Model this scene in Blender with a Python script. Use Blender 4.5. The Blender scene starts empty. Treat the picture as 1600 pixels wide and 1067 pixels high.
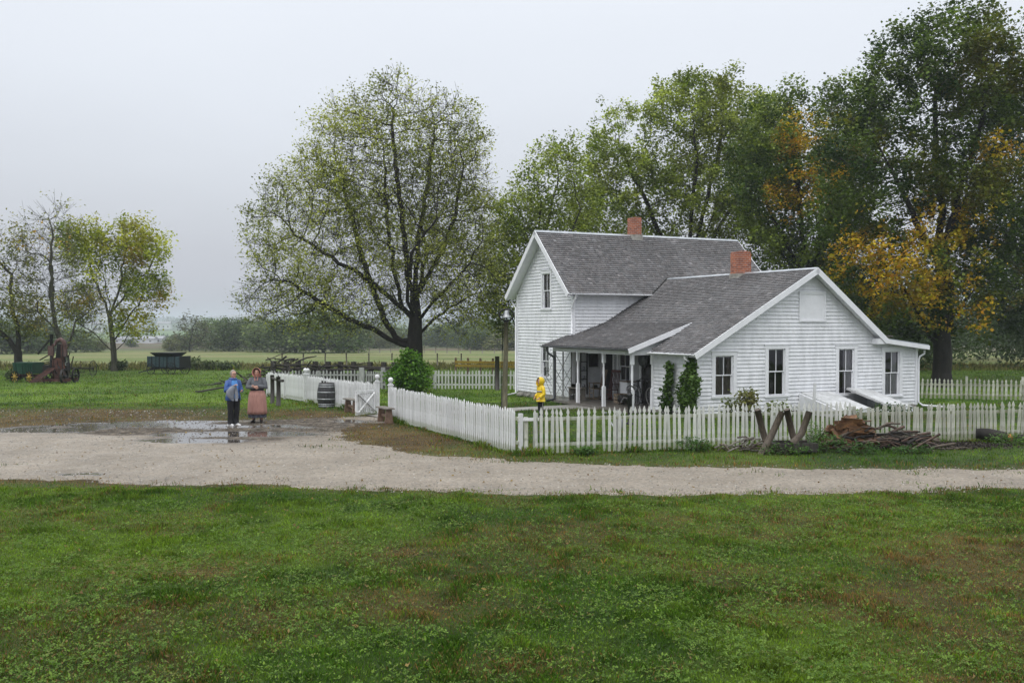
import bpy, math, random
import numpy as np
from mathutils import Vector, Matrix, Euler
C = bpy.context.scene.collection
R = math.radians
PI = math.pi
rnd = random.Random(7)
CAMH, F, HZ = 3.07, 1500.0, 506.0

# ---------------------------------------------------------------- terrain and positions
_TY = [-60, 33, 43, 72, 120, 200, 350, 500, 800, 1200, 1800, 2600, 4100]
_TZ = [0, 0, -.13, -.48, -1.3, -2.8, -5, -6, -6, -4, 3, 11, 14]
def th(y): return np.interp(y, _TY, _TZ)
def gp(px, y):
    """ground point in the photograph's column px at distance y"""
    return Vector(((px - 800) / F * y, y, float(th(y))))

def hash2(ix, iy, s):
    h = (ix.astype(np.int64) * 374761393 + iy.astype(np.int64) * 668265263 + s * 144665) & 0xffffffff
    h = ((h ^ (h >> 13)) * 1274126177) & 0xffffffff
    return ((h ^ (h >> 16)) & 0xffff) / 65535.0
def vnoise(x, y, s=0):
    x = np.asarray(x, float); y = np.asarray(y, float)
    ix = np.floor(x); iy = np.floor(y); fx = x - ix; fy = y - iy
    fx = fx * fx * (3 - 2 * fx); fy = fy * fy * (3 - 2 * fy)
    a = hash2(ix, iy, s); b = hash2(ix + 1, iy, s); c = hash2(ix, iy + 1, s); d = hash2(ix + 1, iy + 1, s)
    return (a * (1 - fx) + b * fx) * (1 - fy) + (c * (1 - fx) + d * fx) * fy
def fbm(x, y, s=0, o=4):
    t = 0; a = .5; n = 0
    for k in range(o):
        t = t + a * vnoise(x * 2 ** k, y * 2 ** k, s + k * 17); n += a; a *= .5
    return t / n
def sstep(a, b, x):
    t = np.clip((x - a) / (b - a), 0, 1); return t * t * (3 - 2 * t)

# ---------------------------------------------------------------- objects
def tag(o, label=None, cat=None, group=None, kind=None):
    if label: o['label'] = label
    if cat: o['category'] = cat
    if group: o['group'] = group
    if kind: o['kind'] = kind
    return o
def thing(name, label, cat, loc=(0, 0, 0), rz=0, group=None):
    o = bpy.data.objects.new(name, None); C.objects.link(o)
    o.empty_display_size = .2
    o.location = loc; o.rotation_euler = (0, 0, rz)
    return tag(o, label, cat, group)
def link(name, me, m=None, parent=None, loc=None, rot=None):
    o = bpy.data.objects.new(name, me); C.objects.link(o)
    if m is not None and not len(me.materials): me.materials.append(m)
    if parent is not None: o.parent = parent
    if loc is not None: o.location = loc
    if rot is not None: o.rotation_euler = rot
    return o
def copy_tree(o, parent=None):
    c = o.copy(); C.objects.link(c); c.parent = parent
    for ch in list(o.children): copy_tree(ch, c)
    return c

def basis(d):
    d = Vector(d).normalized()
    r = Vector((0, 0, 1)) if abs(d.z) < .95 else Vector((1, 0, 0))
    a = d.cross(r).normalized(); b = a.cross(d).normalized()
    return a, b, d

class MB:
    def __init__(s): s.v = []; s.f = []; s.sm = []
    def add(s, vs, fs, smooth=False):
        k = len(s.v); s.v += [tuple(v) for v in vs]
        s.f += [tuple(i + k for i in f) for f in fs]; s.sm += [smooth] * len(fs); return s
    def box(s, c, d, rot=None, taper=1.0):
        hx, hy, hz = d[0] / 2, d[1] / 2, d[2] / 2; vs = []
        for z in (-1, 1):
            k = taper if z > 0 else 1
            for x, y in ((-1, -1), (1, -1), (1, 1), (-1, 1)):
                vs.append(Vector((x * hx * k, y * hy * k, z * hz)))
        if rot is not None:
            m = rot if isinstance(rot, Matrix) else Euler(rot).to_matrix(); vs = [m @ v for v in vs]
        c = Vector(c)
        return s.add([v + c for v in vs], [(3, 2, 1, 0), (4, 5, 6, 7), (0, 1, 5, 4), (1, 2, 6, 5), (2, 3, 7, 6), (3, 0, 4, 7)])
    def bar(s, a, b, w, t):
        """rectangular bar from a to b"""
        a = Vector(a); b = Vector(b); A, B, D = basis(b - a); vs = []
        for p in (a, b):
            for x, y in ((-1, -1), (1, -1), (1, 1), (-1, 1)): vs.append(p + A * x * w / 2 + B * y * t / 2)
        return s.add(vs, [(3, 2, 1, 0), (4, 5, 6, 7), (0, 1, 5, 4), (1, 2, 6, 5), (2, 3, 7, 6), (3, 0, 4, 7)])
    def tube(s, pts, rad, n=8, cap=True, smooth=True, flat=1.0):
        pts = [Vector(p) for p in pts]; m = len(pts)
        if not hasattr(rad, '__len__'): rad = [rad] * m
        vs = []; pa = None
        for i, p in enumerate(pts):
            d = (pts[min(i + 1, m - 1)] - pts[max(i - 1, 0)])
            A, B, D = basis(d)
            if pa is not None:
                A = (pa - D * pa.dot(D)).normalized(); B = A.cross(D)
            pa = A; r = rad[i]; rx, ry = r if hasattr(r, '__len__') else (r, r * flat)
            for k in range(n):
                t = 2 * PI * k / n; vs.append(p + A * math.cos(t) * rx + B * math.sin(t) * ry)
        fs = [(i * n + k, i * n + (k + 1) % n, (i + 1) * n + (k + 1) % n, (i + 1) * n + k) for i in range(m - 1) for k in range(n)]
        s.add(vs, fs, smooth)
        if cap: s.add([], []); k0 = len(s.v) - len(vs); s.f += [tuple(k0 + i for i in range(n)), tuple(k0 + (m - 1) * n + n - 1 - i for i in range(n))]; s.sm += [False, False]
        return s
    def lathe(s, prof, c=(0, 0, 0), n=16, axis='z', smooth=True, sx=1, sy=1, caps=True):
        vs = []
        for r, z in prof:
            for k in range(n):
                t = 2 * PI * k / n; x, y = r * math.cos(t) * sx, r * math.sin(t) * sy
                v = (x, y, z) if axis == 'z' else ((z, x, y) if axis == 'x' else (x, z, y))
                vs.append(Vector(v) + Vector(c))
        m = len(prof)
        fs = [(i * n + k, i * n + (k + 1) % n, (i + 1) * n + (k + 1) % n, (i + 1) * n + k) for i in range(m - 1) for k in range(n)]
        s.add(vs, fs, smooth); k0 = len(s.v) - len(vs)
        if not caps: return s
        if prof[0][0] > 1e-4: s.f.append(tuple(k0 + n - 1 - i for i in range(n))); s.sm.append(False)
        if prof[-1][0] > 1e-4: s.f.append(tuple(k0 + (m - 1) * n + i for i in range(n))); s.sm.append(False)
        return s
    def ring(s, c, Rr, r, axis='x', n=24, k=6, a0=0, a1=2 * PI, sq=1.0):
        pts = []; full = abs(a1 - a0 - 2 * PI) < 1e-6
        for i in range(n + (0 if full else 1)):
            t = a0 + (a1 - a0) * i / n; p, q = Rr * math.cos(t), Rr * math.sin(t) * sq
            v = {'x': (0, p, q), 'y': (p, 0, q), 'z': (p, q, 0)}[axis]; pts.append(Vector(c) + Vector(v))
        m = len(pts); ax = Vector({'x': (1, 0, 0), 'y': (0, 1, 0), 'z': (0, 0, 1)}[axis]); vs = []
        for p in pts:
            d = (p - Vector(c)).normalized()
            for j in range(k):
                t = 2 * PI * j / k; vs.append(p + d * r * math.cos(t) + ax * r * math.sin(t))
        fs = [((i % m) * k + j, (i % m) * k + (j + 1) % k, ((i + 1) % m) * k + (j + 1) % k, ((i + 1) % m) * k + j) for i in range(m if full else m - 1) for j in range(k)]
        return s.add(vs, fs, True)
    def ball(s, c, r, n=12, m=8, sc=(1, 1, 1)):
        prof = [(max(1e-5, r * math.sin(PI * i / m)), -r * math.cos(PI * i / m)) for i in range(m + 1)]
        k0 = len(s.v); s.lathe(prof, (0, 0, 0), n)
        for i in range(k0, len(s.v)):
            v = s.v[i]; s.v[i] = (v[0] * sc[0] + c[0], v[1] * sc[1] + c[1], v[2] * sc[2] + c[2])
        return s
    def prism(s, out, t, mat=None):
        """outline in x-z plane, thickness t along y (from 0 to t)"""
        n = len(out); vs = [Vector((x, 0, z)) for x, z in out] + [Vector((x, t, z)) for x, z in out]
        if mat is not None: vs = [mat @ v for v in vs]
        return s.add(vs, [tuple(range(n)), tuple(range(2 * n - 1, n - 1, -1))] + [(i, i + n, (i + 1) % n + n, (i + 1) % n) for i in range(n)])
    def quad(s, *p): return s.add(p, [tuple(range(len(p)))])
    def mesh(s, name='m'):
        me = bpy.data.meshes.new(name); me.from_pydata(s.v, [], s.f)
        me.polygons.foreach_set('use_smooth', s.sm); me.update(); return me
    def obj(s, name, m, parent=None, loc=None, rot=None, bevel=0, label=None):
        o = link(name, s.mesh(name), m, parent, loc, rot)
        if bevel:
            b = o.modifiers.new('bevel', 'BEVEL'); b.width = bevel; b.segments = 1; b.limit_method = 'ANGLE'
        if label: o['label'] = label
        return o

def np_mesh(name, V, nper, col=None, smooth=False, F_=None):
    """V (N*nper,3): N polygons of nper corners each; or V with faces F_"""
    me = bpy.data.meshes.new(name)
    V = np.ascontiguousarray(V, dtype=np.float32)
    if F_ is None: F_ = np.arange(len(V)).reshape(-1, nper)
    n = len(F_)
    me.vertices.add(len(V)); me.vertices.foreach_set('co', V.ravel())
    me.loops.add(n * nper); me.loops.foreach_set('vertex_index', F_.astype(np.int32).ravel())
    me.polygons.add(n); me.polygons.foreach_set('loop_start', np.arange(n, dtype=np.int32) * nper)
    if smooth: me.polygons.foreach_set('use_smooth', np.ones(n, bool))
    me.update(calc_edges=True)
    if col is not None:
        a = me.color_attributes.new('col', 'FLOAT_COLOR', 'POINT')
        c4 = np.ones((len(V), 4), np.float32); c4[:, :3] = col; a.data.foreach_set('color', c4.ravel())
    return me

# ---------------------------------------------------------------- materials
def nt(m): m.use_nodes = True; t = m.node_tree; return t, t.nodes['Principled BSDF'], t.nodes, t.links
def mat(name, c1, c2=None, scale=4, rough=.6, bump=0, bscale=None, metal=0, spec=.4, vary=.0, stretch=(1, 1, 1), attr=False, det=6, dirt=None, dirtz=.5, coat=0):
    m = bpy.data.materials.new(name); t, b, N, L = nt(m)
    tc = N.new('ShaderNodeTexCoord'); mp = N.new('ShaderNodeMapping'); mp.inputs['Scale'].default_value = stretch
    L.new(tc.outputs['Object'], mp.inputs[0])
    nz = N.new('ShaderNodeTexNoise'); nz.inputs['Scale'].default_value = scale; nz.inputs['Detail'].default_value = det; nz.inputs['Roughness'].default_value = .65
    L.new(mp.outputs[0], nz.inputs['Vector'])
    cr = N.new('ShaderNodeValToRGB'); cr.color_ramp.elements[0].position = .35; cr.color_ramp.elements[1].position = .65
    c2 = c2 or tuple(x * .75 for x in c1)
    cr.color_ramp.elements[0].color = (*c2, 1); cr.color_ramp.elements[1].color = (*c1, 1)
    L.new(nz.outputs[0], cr.inputs[0]); out = cr.outputs[0]
    def mul(a, bb):
        x = N.new('ShaderNodeMix'); x.data_type = 'RGBA'; x.blend_type = 'MULTIPLY'; x.inputs[0].default_value = 1
        L.new(a, x.inputs[6]); L.new(bb, x.inputs[7]); return x.outputs[2]
    if attr:
        a = N.new('ShaderNodeAttribute'); a.attribute_name = 'col'; out = mul(out, a.outputs['Color'])
    if vary:
        oi = N.new('ShaderNodeObjectInfo'); mr = N.new('ShaderNodeMapRange'); mr.inputs[3].default_value = 1 - vary; mr.inputs[4].default_value = 1
        L.new(oi.outputs['Random'], mr.inputs[0]); out = mul(out, mr.outputs[0])
    if dirt:   # splash-back dirt and algae low down, with its own ragged outline
        sp = N.new('ShaderNodeSeparateXYZ'); L.new(tc.outputs['Object'], sp.inputs[0])
        n2 = N.new('ShaderNodeTexNoise'); n2.inputs['Scale'].default_value = 7; n2.inputs['Detail'].default_value = 8; L.new(tc.outputs['Object'], n2.inputs['Vector'])
        mr = N.new('ShaderNodeMapRange'); mr.inputs[1].default_value = 0; mr.inputs[2].default_value = dirtz; mr.inputs[3].default_value = .75; mr.inputs[4].default_value = -.25
        L.new(sp.outputs[2], mr.inputs[0])
        ad = N.new('ShaderNodeMath'); ad.operation = 'ADD'; L.new(mr.outputs[0], ad.inputs[0])
        r2 = N.new('ShaderNodeMapRange'); r2.inputs[1].default_value = .35; r2.inputs[2].default_value = .65; r2.inputs[3].default_value = -.5; r2.inputs[4].default_value = .5
        L.new(n2.outputs[0], r2.inputs[0]); L.new(r2.outputs[0], ad.inputs[1])
        cl = N.new('ShaderNodeClamp'); L.new(ad.outputs[0], cl.inputs[0])
        x = N.new('ShaderNodeMix'); x.data_type = 'RGBA'; L.new(cl.outputs[0], x.inputs[0]); L.new(out, x.inputs[6]); x.inputs[7].default_value = (*dirt, 1); out = x.outputs[2]
    L.new(out, b.inputs['Base Color'])
    b.inputs['Roughness'].default_value = rough; b.inputs['Metallic'].default_value = metal
    b.inputs['Specular IOR Level'].default_value = spec; b.inputs['Coat Weight'].default_value = coat
    if bump:
        nb = N.new('ShaderNodeTexNoise'); nb.inputs['Scale'].default_value = bscale or scale * 4; nb.inputs['Detail'].default_value = 5
        L.new(mp.outputs[0], nb.inputs['Vector']); bp = N.new('ShaderNodeBump'); bp.inputs['Strength'].default_value = bump; bp.inputs['Distance'].default_value = .02
        L.new(nb.outputs[0], bp.inputs['Height']); L.new(bp.outputs[0], b.inputs['Normal'])
    return m

def leafmat(name, rough=.45, trans=.35, spec=.22):
    m = bpy.data.materials.new(name); t, b, N, L = nt(m)
    a = N.new('ShaderNodeAttribute'); a.attribute_name = 'col'
    L.new(a.outputs['Color'], b.inputs['Base Color']); b.inputs['Roughness'].default_value = rough; b.inputs['Specular IOR Level'].default_value = spec
    tr = N.new('ShaderNodeBsdfTranslucent'); hs = N.new('ShaderNodeHueSaturation'); hs.inputs['Saturation'].default_value = 1.15; hs.inputs['Value'].default_value = 1.3
    L.new(a.outputs['Color'], hs.inputs['Color']); L.new(hs.outputs[0], tr.inputs['Color'])
    mx = N.new('ShaderNodeMixShader'); mx.inputs[0].default_value = trans
    L.new(b.outputs[0], mx.inputs[1]); L.new(tr.outputs[0], mx.inputs[2]); L.new(mx.outputs[0], N['Material Output'].inputs['Surface'])
    return m

Mt = {}
Mt['white'] = mat('white_paint', (.80, .81, .84), (.64, .655, .68), 2.2, .5, .15, 30, stretch=(1.6, 1.6, .4), dirt=(.42, .43, .38), dirtz=.28)
Mt['trim'] = mat('white_trim', (.80, .81, .84), (.72, .73, .76), 3, .4)
Mt['fence'] = mat('fence_paint', (.78, .79, .80), (.60, .61, .60), 5, .55, .3, 40, vary=.18, stretch=(2, 2, .5), dirt=(.22, .25, .14), dirtz=.30)
Mt['fence_old'] = mat('weathered_fence_paint', (.66, .67, .60), (.34, .35, .27), 6, .7, .4, 40, vary=.35, stretch=(2, 2, .4), dirt=(.16, .18, .09), dirtz=.5)
Mt['fence_grey'] = mat('grey_fence_paint', (.46, .47, .46), (.28, .29, .28), 6, .75, .3, 30, vary=.25, stretch=(2, 2, .4))
Mt['greywood'] = mat('grey_wood', (.24, .22, .19), (.11, .10, .085), 8, .7, .5, 40, stretch=(3, 3, .4))
Mt['darkwood'] = mat('wet_dark_wood', (.055, .048, .04), (.02, .018, .016), 9, .5, .5, 40, stretch=(3, 3, .5))
Mt['redwood'] = mat('wet_red_brown_wood', (.27, .18, .13), (.14, .09, .065), 8, .45, .3, 30, vary=.1)
Mt['log'] = mat('log_wood', (.12, .095, .07), (.05, .038, .028), 9, .6, .6, 30, stretch=(3, 3, .6))
Mt['bark'] = mat('bark', (.028, .024, .020), (.010, .009, .008), 5, .8, .8, 18, stretch=(1, 1, .3))
Mt['barkg'] = mat('lichen_bark', (.085, .085, .06), (.03, .028, .022), 5, .8, .8, 18, stretch=(1, 1, .3))
Mt['iron'] = mat('dark_iron', (.035, .035, .035), (.016, .014, .013), 20, .5, .2, 60, metal=.6)
Mt['rust'] = mat('rusty_iron', (.12, .05, .038), (.03, .018, .016), 5, .75, .4, 40, metal=.2)
Mt['tin'] = mat('weathered_tin', (.42, .44, .45), (.26, .27, .28), 8, .4, metal=.7)
Mt['fence2'] = mat('grimy_fence_paint', (.74, .75, .72), (.54, .56, .50), 5, .6, .35, 40, vary=.26, stretch=(2, 2, .5), dirt=(.20, .23, .12), dirtz=.5)
Mt['galv'] = mat('roof_metal', (.50, .53, .56), (.36, .39, .42), 3, .35, metal=.5)
Mt['brick'] = None
# ================================================================ farmhouse (local x along the gable front, y back along the ell)
PX0, PY0, HA = 6.0, 31.05, R(25.95)
ca, sa = math.cos(HA), math.sin(HA)
def hv_front(px, y=0.0):
    """x on the plane y=const seen in column px"""
    r = (px - 800) / F; bx, by = PX0 - sa * y, PY0 + ca * y
    return (r * by - bx) / (ca - sa * r)
def hv_side(px, x=0.0):
    r = (px - 800) / F; bx, by = PX0 + ca * x, PY0 + sa * x
    return (bx - r * by) / (sa + ca * r)
def hz(py, x, y): return CAMH - (py - HZ) / F * (PY0 + sa * x + ca * y)

house = thing('farmhouse', 'white clapboard farmhouse with grey shingle roofs, two brick chimneys and a side porch', 'house', (PX0, PY0, 0), HA)

# brick
def brickmat():
    m = bpy.data.materials.new('chimney_brick'); t, b, N, L = nt(m)
    tc = N.new('ShaderNodeTexCoord'); mp = N.new('ShaderNodeMapping'); mp.inputs['Rotation'].default_value = (R(90), 0, 0)
    sp = N.new('ShaderNodeSeparateXYZ'); L.new(tc.outputs['Object'], sp.inputs[0])
    ad = N.new('ShaderNodeMath'); ad.operation = 'ADD'; L.new(sp.outputs[0], ad.inputs[0]); L.new(sp.outputs[1], ad.inputs[1])
    cb = N.new('ShaderNodeCombineXYZ'); L.new(ad.outputs[0], cb.inputs[0]); L.new(sp.outputs[2], cb.inputs[1])
    br = N.new('ShaderNodeTexBrick'); br.inputs['Scale'].default_value = 1; br.inputs['Brick Width'].default_value = .2; br.inputs['Row Height'].default_value = .075
    br.inputs['Mortar Size'].default_value = .008; br.inputs['Color1'].default_value = (.46, .13, .05, 1); br.inputs['Color2'].default_value = (.20, .05, .028, 1); br.inputs['Mortar'].default_value = (.33, .28, .24, 1)
    L.new(cb.outputs[0], br.inputs['Vector'])
    nz = N.new('ShaderNodeTexNoise'); nz.inputs['Scale'].default_value = 6; L.new(tc.outputs['Object'], nz.inputs['Vector'])
    mx = N.new('ShaderNodeMix'); mx.data_type = 'RGBA'; mx.blend_type = 'MULTIPLY'; mx.inputs[0].default_value = .6
    L.new(br.outputs[0], mx.inputs[6]); L.new(nz.outputs[0], mx.inputs[7]); 
    m2 = N.new('ShaderNodeMix'); m2.data_type = 'RGBA'; m2.blend_type = 'MULTIPLY'; m2.inputs[0].default_value = 1; m2.inputs[7].default_value = (1.35, 1.35, 1.35, 1)
    L.new(mx.outputs[2], m2.inputs[6]); L.new(m2.outputs[2], b.inputs['Base Color']); b.inputs['Roughness'].default_value = .8
    return m
Mt['brick'] = brickmat()

def glassmat(name, tint=(.9, .9, .95)):
    m = bpy.data.materials.new(name); t, b, N, L = nt(m); N.remove(b)
    g = N.new('ShaderNodeBsdfGlossy'); g.inputs['Roughness'].default_value = .02; tr = N.new('ShaderNodeBsdfTransparent')
    tr.inputs[0].default_value = (*[x * .8 for x in tint], 1)
    fr = N.new('ShaderNodeFresnel'); fr.inputs[0].default_value = 1.5
    nz = N.new('ShaderNodeTexNoise'); nz.inputs['Scale'].default_value = 1.3; tc = N.new('ShaderNodeTexCoord'); L.new(tc.outputs['Object'], nz.inputs['Vector'])
    bp = N.new('ShaderNodeBump'); bp.inputs['Strength'].default_value = .12; bp.inputs['Distance'].default_value = .1; L.new(nz.outputs[0], bp.inputs['Height']); L.new(bp.outputs[0], g.inputs['Normal'])
    mx = N.new('ShaderNodeMixShader'); mr = N.new('ShaderNodeMath'); mr.operation = 'MULTIPLY'; mr.inputs[1].default_value = 1.6
    L.new(fr.outputs[0], mr.inputs[0]); L.new(mr.outputs[0], mx.inputs[0]); L.new(tr.outputs[0], mx.inputs[1]); L.new(g.outputs[0], mx.inputs[2]); L.new(mx.outputs[0], N['Material Output'].inputs['Surface'])
    return m
Mt['glass'] = glassmat('old_window_glass')
Mt['curtain'] = mat('lace_curtain', (.72, .71, .70), (.52, .51, .50), 12, .9, stretch=(6, 6, .5))
Mt['brcurtain'] = mat('brown_curtain', (.30, .25, .21), (.12, .10, .09), 12, .9, stretch=(6, 6, .5))
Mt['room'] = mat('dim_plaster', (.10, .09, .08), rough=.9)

# ---- clapboards: wall lies in the plane through org along dir d; outward normal n
def clap(name, L_, zt, holes, org, d, n, parent, expo=.125, z0=0.12, m=None, label=None):
    """L_: length; zt(x): top height; holes: (x0,x1,z0,z1)"""
    b = MB(); org = Vector(org); d = Vector(d).normalized(); n = Vector(n).normalized(); U = Vector((0, 0, 1))
    zmax = max(zt(x) for x in np.linspace(0, L_, 200)); r = random.Random(len(name) + int(L_ * 10))
    def P(x, z, o): return org + d * x + U * z + n * o
    xs = np.linspace(0, L_, int(L_ / .02) + 2); zs = np.array([zt(x) for x in xs])
    z = z0
    while z < zmax - .01:
        z1 = min(z + expo, zmax); ok0 = xs[zs > z + .004]
        if len(ok0) < 2: break
        a0, a1 = ok0[0], ok0[-1]; ok1 = xs[zs >= z1 - .002]
        if len(ok1) >= 2: c0, c1 = ok1[0], ok1[-1]
        else: c0 = c1 = xs[int(np.argmax(zs))]
        segs = [(a0, a1, c0, c1)]
        for h in holes:
            if z1 > h[2] + .02 and z < h[3] - .02:
                ns = []
                for s in segs:
                    if s[1] <= h[0] or s[0] >= h[1]: ns.append(s); continue
                    if s[0] < h[0]: ns.append((s[0], h[0], min(s[2], h[0]), h[0]))
                    if s[1] > h[1]: ns.append((h[1], s[1], h[1], max(s[3], h[1])))
                segs = ns
        for (p, q, p1, q1) in segs:
            # break into board lengths with small butt offsets
            cuts = [p]; x = p + r.uniform(1.2, 3.6)
            while x < q - .6: cuts.append(x); x += r.uniform(2.2, 4.2)
            cuts.append(q)
            for i in range(len(cuts) - 1):
                e0, e1 = cuts[i] + (.0015 if i else 0), cuts[i + 1]
                t0 = p1 if i == 0 else e0; t1 = q1 if i == len(cuts) - 2 else e1
                if t1 < t0: t0 = t1 = (t0 + t1) / 2
                w = r.uniform(-.002, .002)
                b.add([P(e0, z, .040 + w), P(e1, z, .040 + w), P(t1, z1 + .002, .004), P(t0, z1 + .002, .004), P(e0, z, -.0), P(e1, z, -.0)],
                      [(0, 1, 2, 3), (4, 5, 1, 0)])
        z = z1
    return b.obj(name, m or Mt['white'], parent, label=label)

# sheathing: inner face of each wall so the rooms stay dark
def sheath(b, L_, zt, holes, org, d, n, t=.1):
    org = Vector(org); d = Vector(d).normalized(); n = Vector(n).normalized(); U = Vector((0, 0, 1))
    cuts = sorted(set([0, L_] + [h[0] for h in holes] + [h[1] for h in holes] + list(np.arange(.25, L_, .25))))
    for a, c in zip(cuts[:-1], cuts[1:]):
        hs = sorted([h for h in holes if h[0] <= a + 1e-6 and h[1] >= c - 1e-6], key=lambda h: h[2])
        z = 0; pieces = []
        for h in hs: pieces.append((z, h[2])); z = h[3]
        pieces.append((z, None))
        for (p, q) in pieces:
            qa, qc = (zt(a), zt(c)) if q is None else (q, q)
            P = lambda x, zz, o: org + d * x + U * zz + n * o
            b.add([P(a, p, -.003), P(c, p, -.003), P(c, qc, -.003), P(a, qa, -.003), P(a, p, -t), P(c, p, -t), P(c, qc, -t), P(a, qa, -t)],
                  [(0, 1, 2, 3), (7, 6, 5, 4), (0, 3, 7, 4), (1, 5, 6, 2), (0, 4, 5, 1), (3, 2, 6, 7)])

def window(px0, px1, z0, z1, org, d, n, parent, cas=.13, curt=None, vbar=True, cas_b=.05, sash_rail=.5, head=.13, label=None, brown=False):
    """window with its glass from px0..px1 along d; returns hole"""
    org = Vector(org); d = Vector(d).normalized(); n = Vector(n).normalized(); U = Vector((0, 0, 1))
    m3 = Matrix((d, -n, U)).transposed().to_4x4(); m3.translation = org + d * px0 + U * z0
    w, h = px1 - px0, z1 - z0
    def B(name, boxes, m, par, bev=0):
        b = MB()
        for c, s in boxes: b.box(c, s)
        b.v = [tuple(m3 @ Vector(v)) for v in b.v]; return b.obj(name, m, par)
    fr = B('window', [((-cas / 2, -.022, h / 2), (cas, .05, h + .0)), ((w + cas / 2, -.022, h / 2), (cas, .05, h)),
                      ((w / 2, -.024, h + head / 2), (w + 2 * cas + .03, .056, head)), ((w / 2, -.034, h + head + .015), (w + 2 * cas + .09, .08, .03)),
                      ((w / 2, -.03, -.03), (w + 2 * cas + .05, .10, .06)), ((w / 2, -.02, -.06 - cas_b / 2), (w + 2 * cas, .045, cas_b)),
                      ((.006, .05, h / 2), (.012, .1, h)), ((w - .006, .05, h / 2), (.012, .1, h)), ((w / 2, .05, h - .006), (w, .1, .012))], Mt['trim'], parent)
    sw = .035; mid = h * sash_rail
    for k, (a, c, o) in enumerate(((mid, h, .022), (0, mid + .03, .058))):
        bx = [((sw / 2 + .012, o, (a + c) / 2), (sw, .032, c - a)), ((w - sw / 2 - .012, o, (a + c) / 2), (sw, .032, c - a)),
              ((w / 2, o, a + sw / 2), (w - 2 * sw - .024, .030, sw)), ((w / 2, o, c - sw / 2), (w - 2 * sw - .024, .030, sw))]
        if vbar: bx.append(((w / 2, o, (a + c) / 2), (.024, .026, c - a - 2 * sw)))
        B('sash', bx, Mt['trim'], fr)
        b = MB(); b.add([(sw, o, a + sw), (w - sw, o, a + sw), (w - sw, o, c - sw), (sw, o, c - sw)], [(0, 1, 2, 3)])
        b.v = [tuple(m3 @ Vector(v)) for v in b.v]; b.obj('pane', Mt['glass'], fr)
    if curt:
        b = MB()
        for (a, c, za, zb) in curt:
            k = 14; vs = []
            for i in range(k + 1):
                x = w * (a + (c - a) * i / k); y = .092 + .014 * math.sin(i * 2.1 + a * 9)
                vs += [(x, y, h * za), (x, y, h * zb)]
            b.add(vs, [(2 * i, 2 * i + 2, 2 * i + 3, 2 * i + 1) for i in range(k)], True)
        b.v = [tuple(m3 @ Vector(v)) for v in b.v]; b.obj('curtain', Mt['brcurtain'] if brown else Mt['curtain'], fr)
    return (px0, px1, z0, z1)

# ---- heights of the roof planes
EAVE, SL = 2.11, .557
XR, ZR = 4.77, 4.97
def z_left(x): return EAVE + (x + .36) * SL
def z_right(x): return ZR - (x - XR) * .742
def z_shed(x): return 2.56 - (x - 7.75) * .118
def z_porch(x): return 3.12 - (1.46 - x) * .336
def ell_top(x):
    return (z_left(x) if x < XR else (z_right(x) if x < 7.95 else z_shed(x))) - .13
MRZ, MY0, MY1, ML = 6.97, 8.1, 13.07, 9.75
MYC = (MY0 + MY1) / 2; MS = .94
def z_main(y): return MRZ - abs(y - MYC) * MS
def main_top(y): return z_main(y + MY0) - .14

wb = MB()
# ell front gable wall, y = 0
H = []
for (a, c, za, zb, kw) in ((1117, 1145, 619, 556, dict(curt=[(0.05, .95, .02, .55), (.05, .3, .5, 1), (.75, .95, .5, 1)], brown=True)),
                           (1200, 1226, 618, 545, dict(curt=[(0, .16, .02, 1)], brown=True)),
                           (1310, 1334, 616, 545, dict(curt=[(.42, 1, .02, 1)])),
                           (1382, 1405, 618, 549, dict(curt=[(.1, .95, .02, .5), (.55, .95, .5, 1)]))):
    x0, x1 = hv_front(a), hv_front(c)
    H.append(window(x0, x1, hz(za, x0, 0), hz(zb, x0, 0), (0, 0, 0), (1, 0, 0), (0, -1, 0), house, cas=.14, **kw))
clap('front_wall', 9.85, ell_top, H, (0, 0, 0), (1, 0, 0), (0, -1, 0), house)
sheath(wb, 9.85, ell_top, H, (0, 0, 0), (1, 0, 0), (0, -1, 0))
# boarded gable opening
x0, x1 = hv_front(1247), hv_front(1288); za, zb = hz(503, x0, 0), hz(456, x0, 0)
b = MB(); cx, cw = (x0 + x1) / 2, x1 - x0
b.box((cx, -.026, (za + zb) / 2), (cw - .14, .03, zb - za - .14)); pn = b.obj('gable_shutter', Mt['trim'], house)
b = MB(); b.box((x0 + .035, -.035, (za + zb) / 2), (.07, .07, zb - za)); b.box((x1 - .035, -.035, (za + zb) / 2), (.07, .07, zb - za))
b.box((cx, -.037, zb - .035), (cw - .14, .066, .07)); b.box((cx, -.037, za + .035), (cw - .14, .066, .07)); b.box((cx, -.045, zb + .012), (cw + .05, .09, .024)); b.obj('shutter_frame', Mt['trim'], pn)
# ell left wall stub x = 0, y 0..2.47 (seen between the porch and the corner)
lz = lambda s: 2.2
clap('side_wall', 2.47, lz, [], (0, 2.47, 0), (0, -1, 0), (-1, 0, 0), house)
sheath(wb, 2.47, lz, [], (0, 2.47, 0), (0, -1, 0), (-1, 0, 0))
# shed end wall x = 9.85
clap('side_wall', 5.5, lambda s: 2.16, [], (9.85, 0, 0), (0, 1, 0), (1, 0, 0), house)
sheath(wb, 5.5, lambda s: 2.16, [], (9.85, 0, 0), (0, 1, 0), (1, 0, 0))
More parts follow.
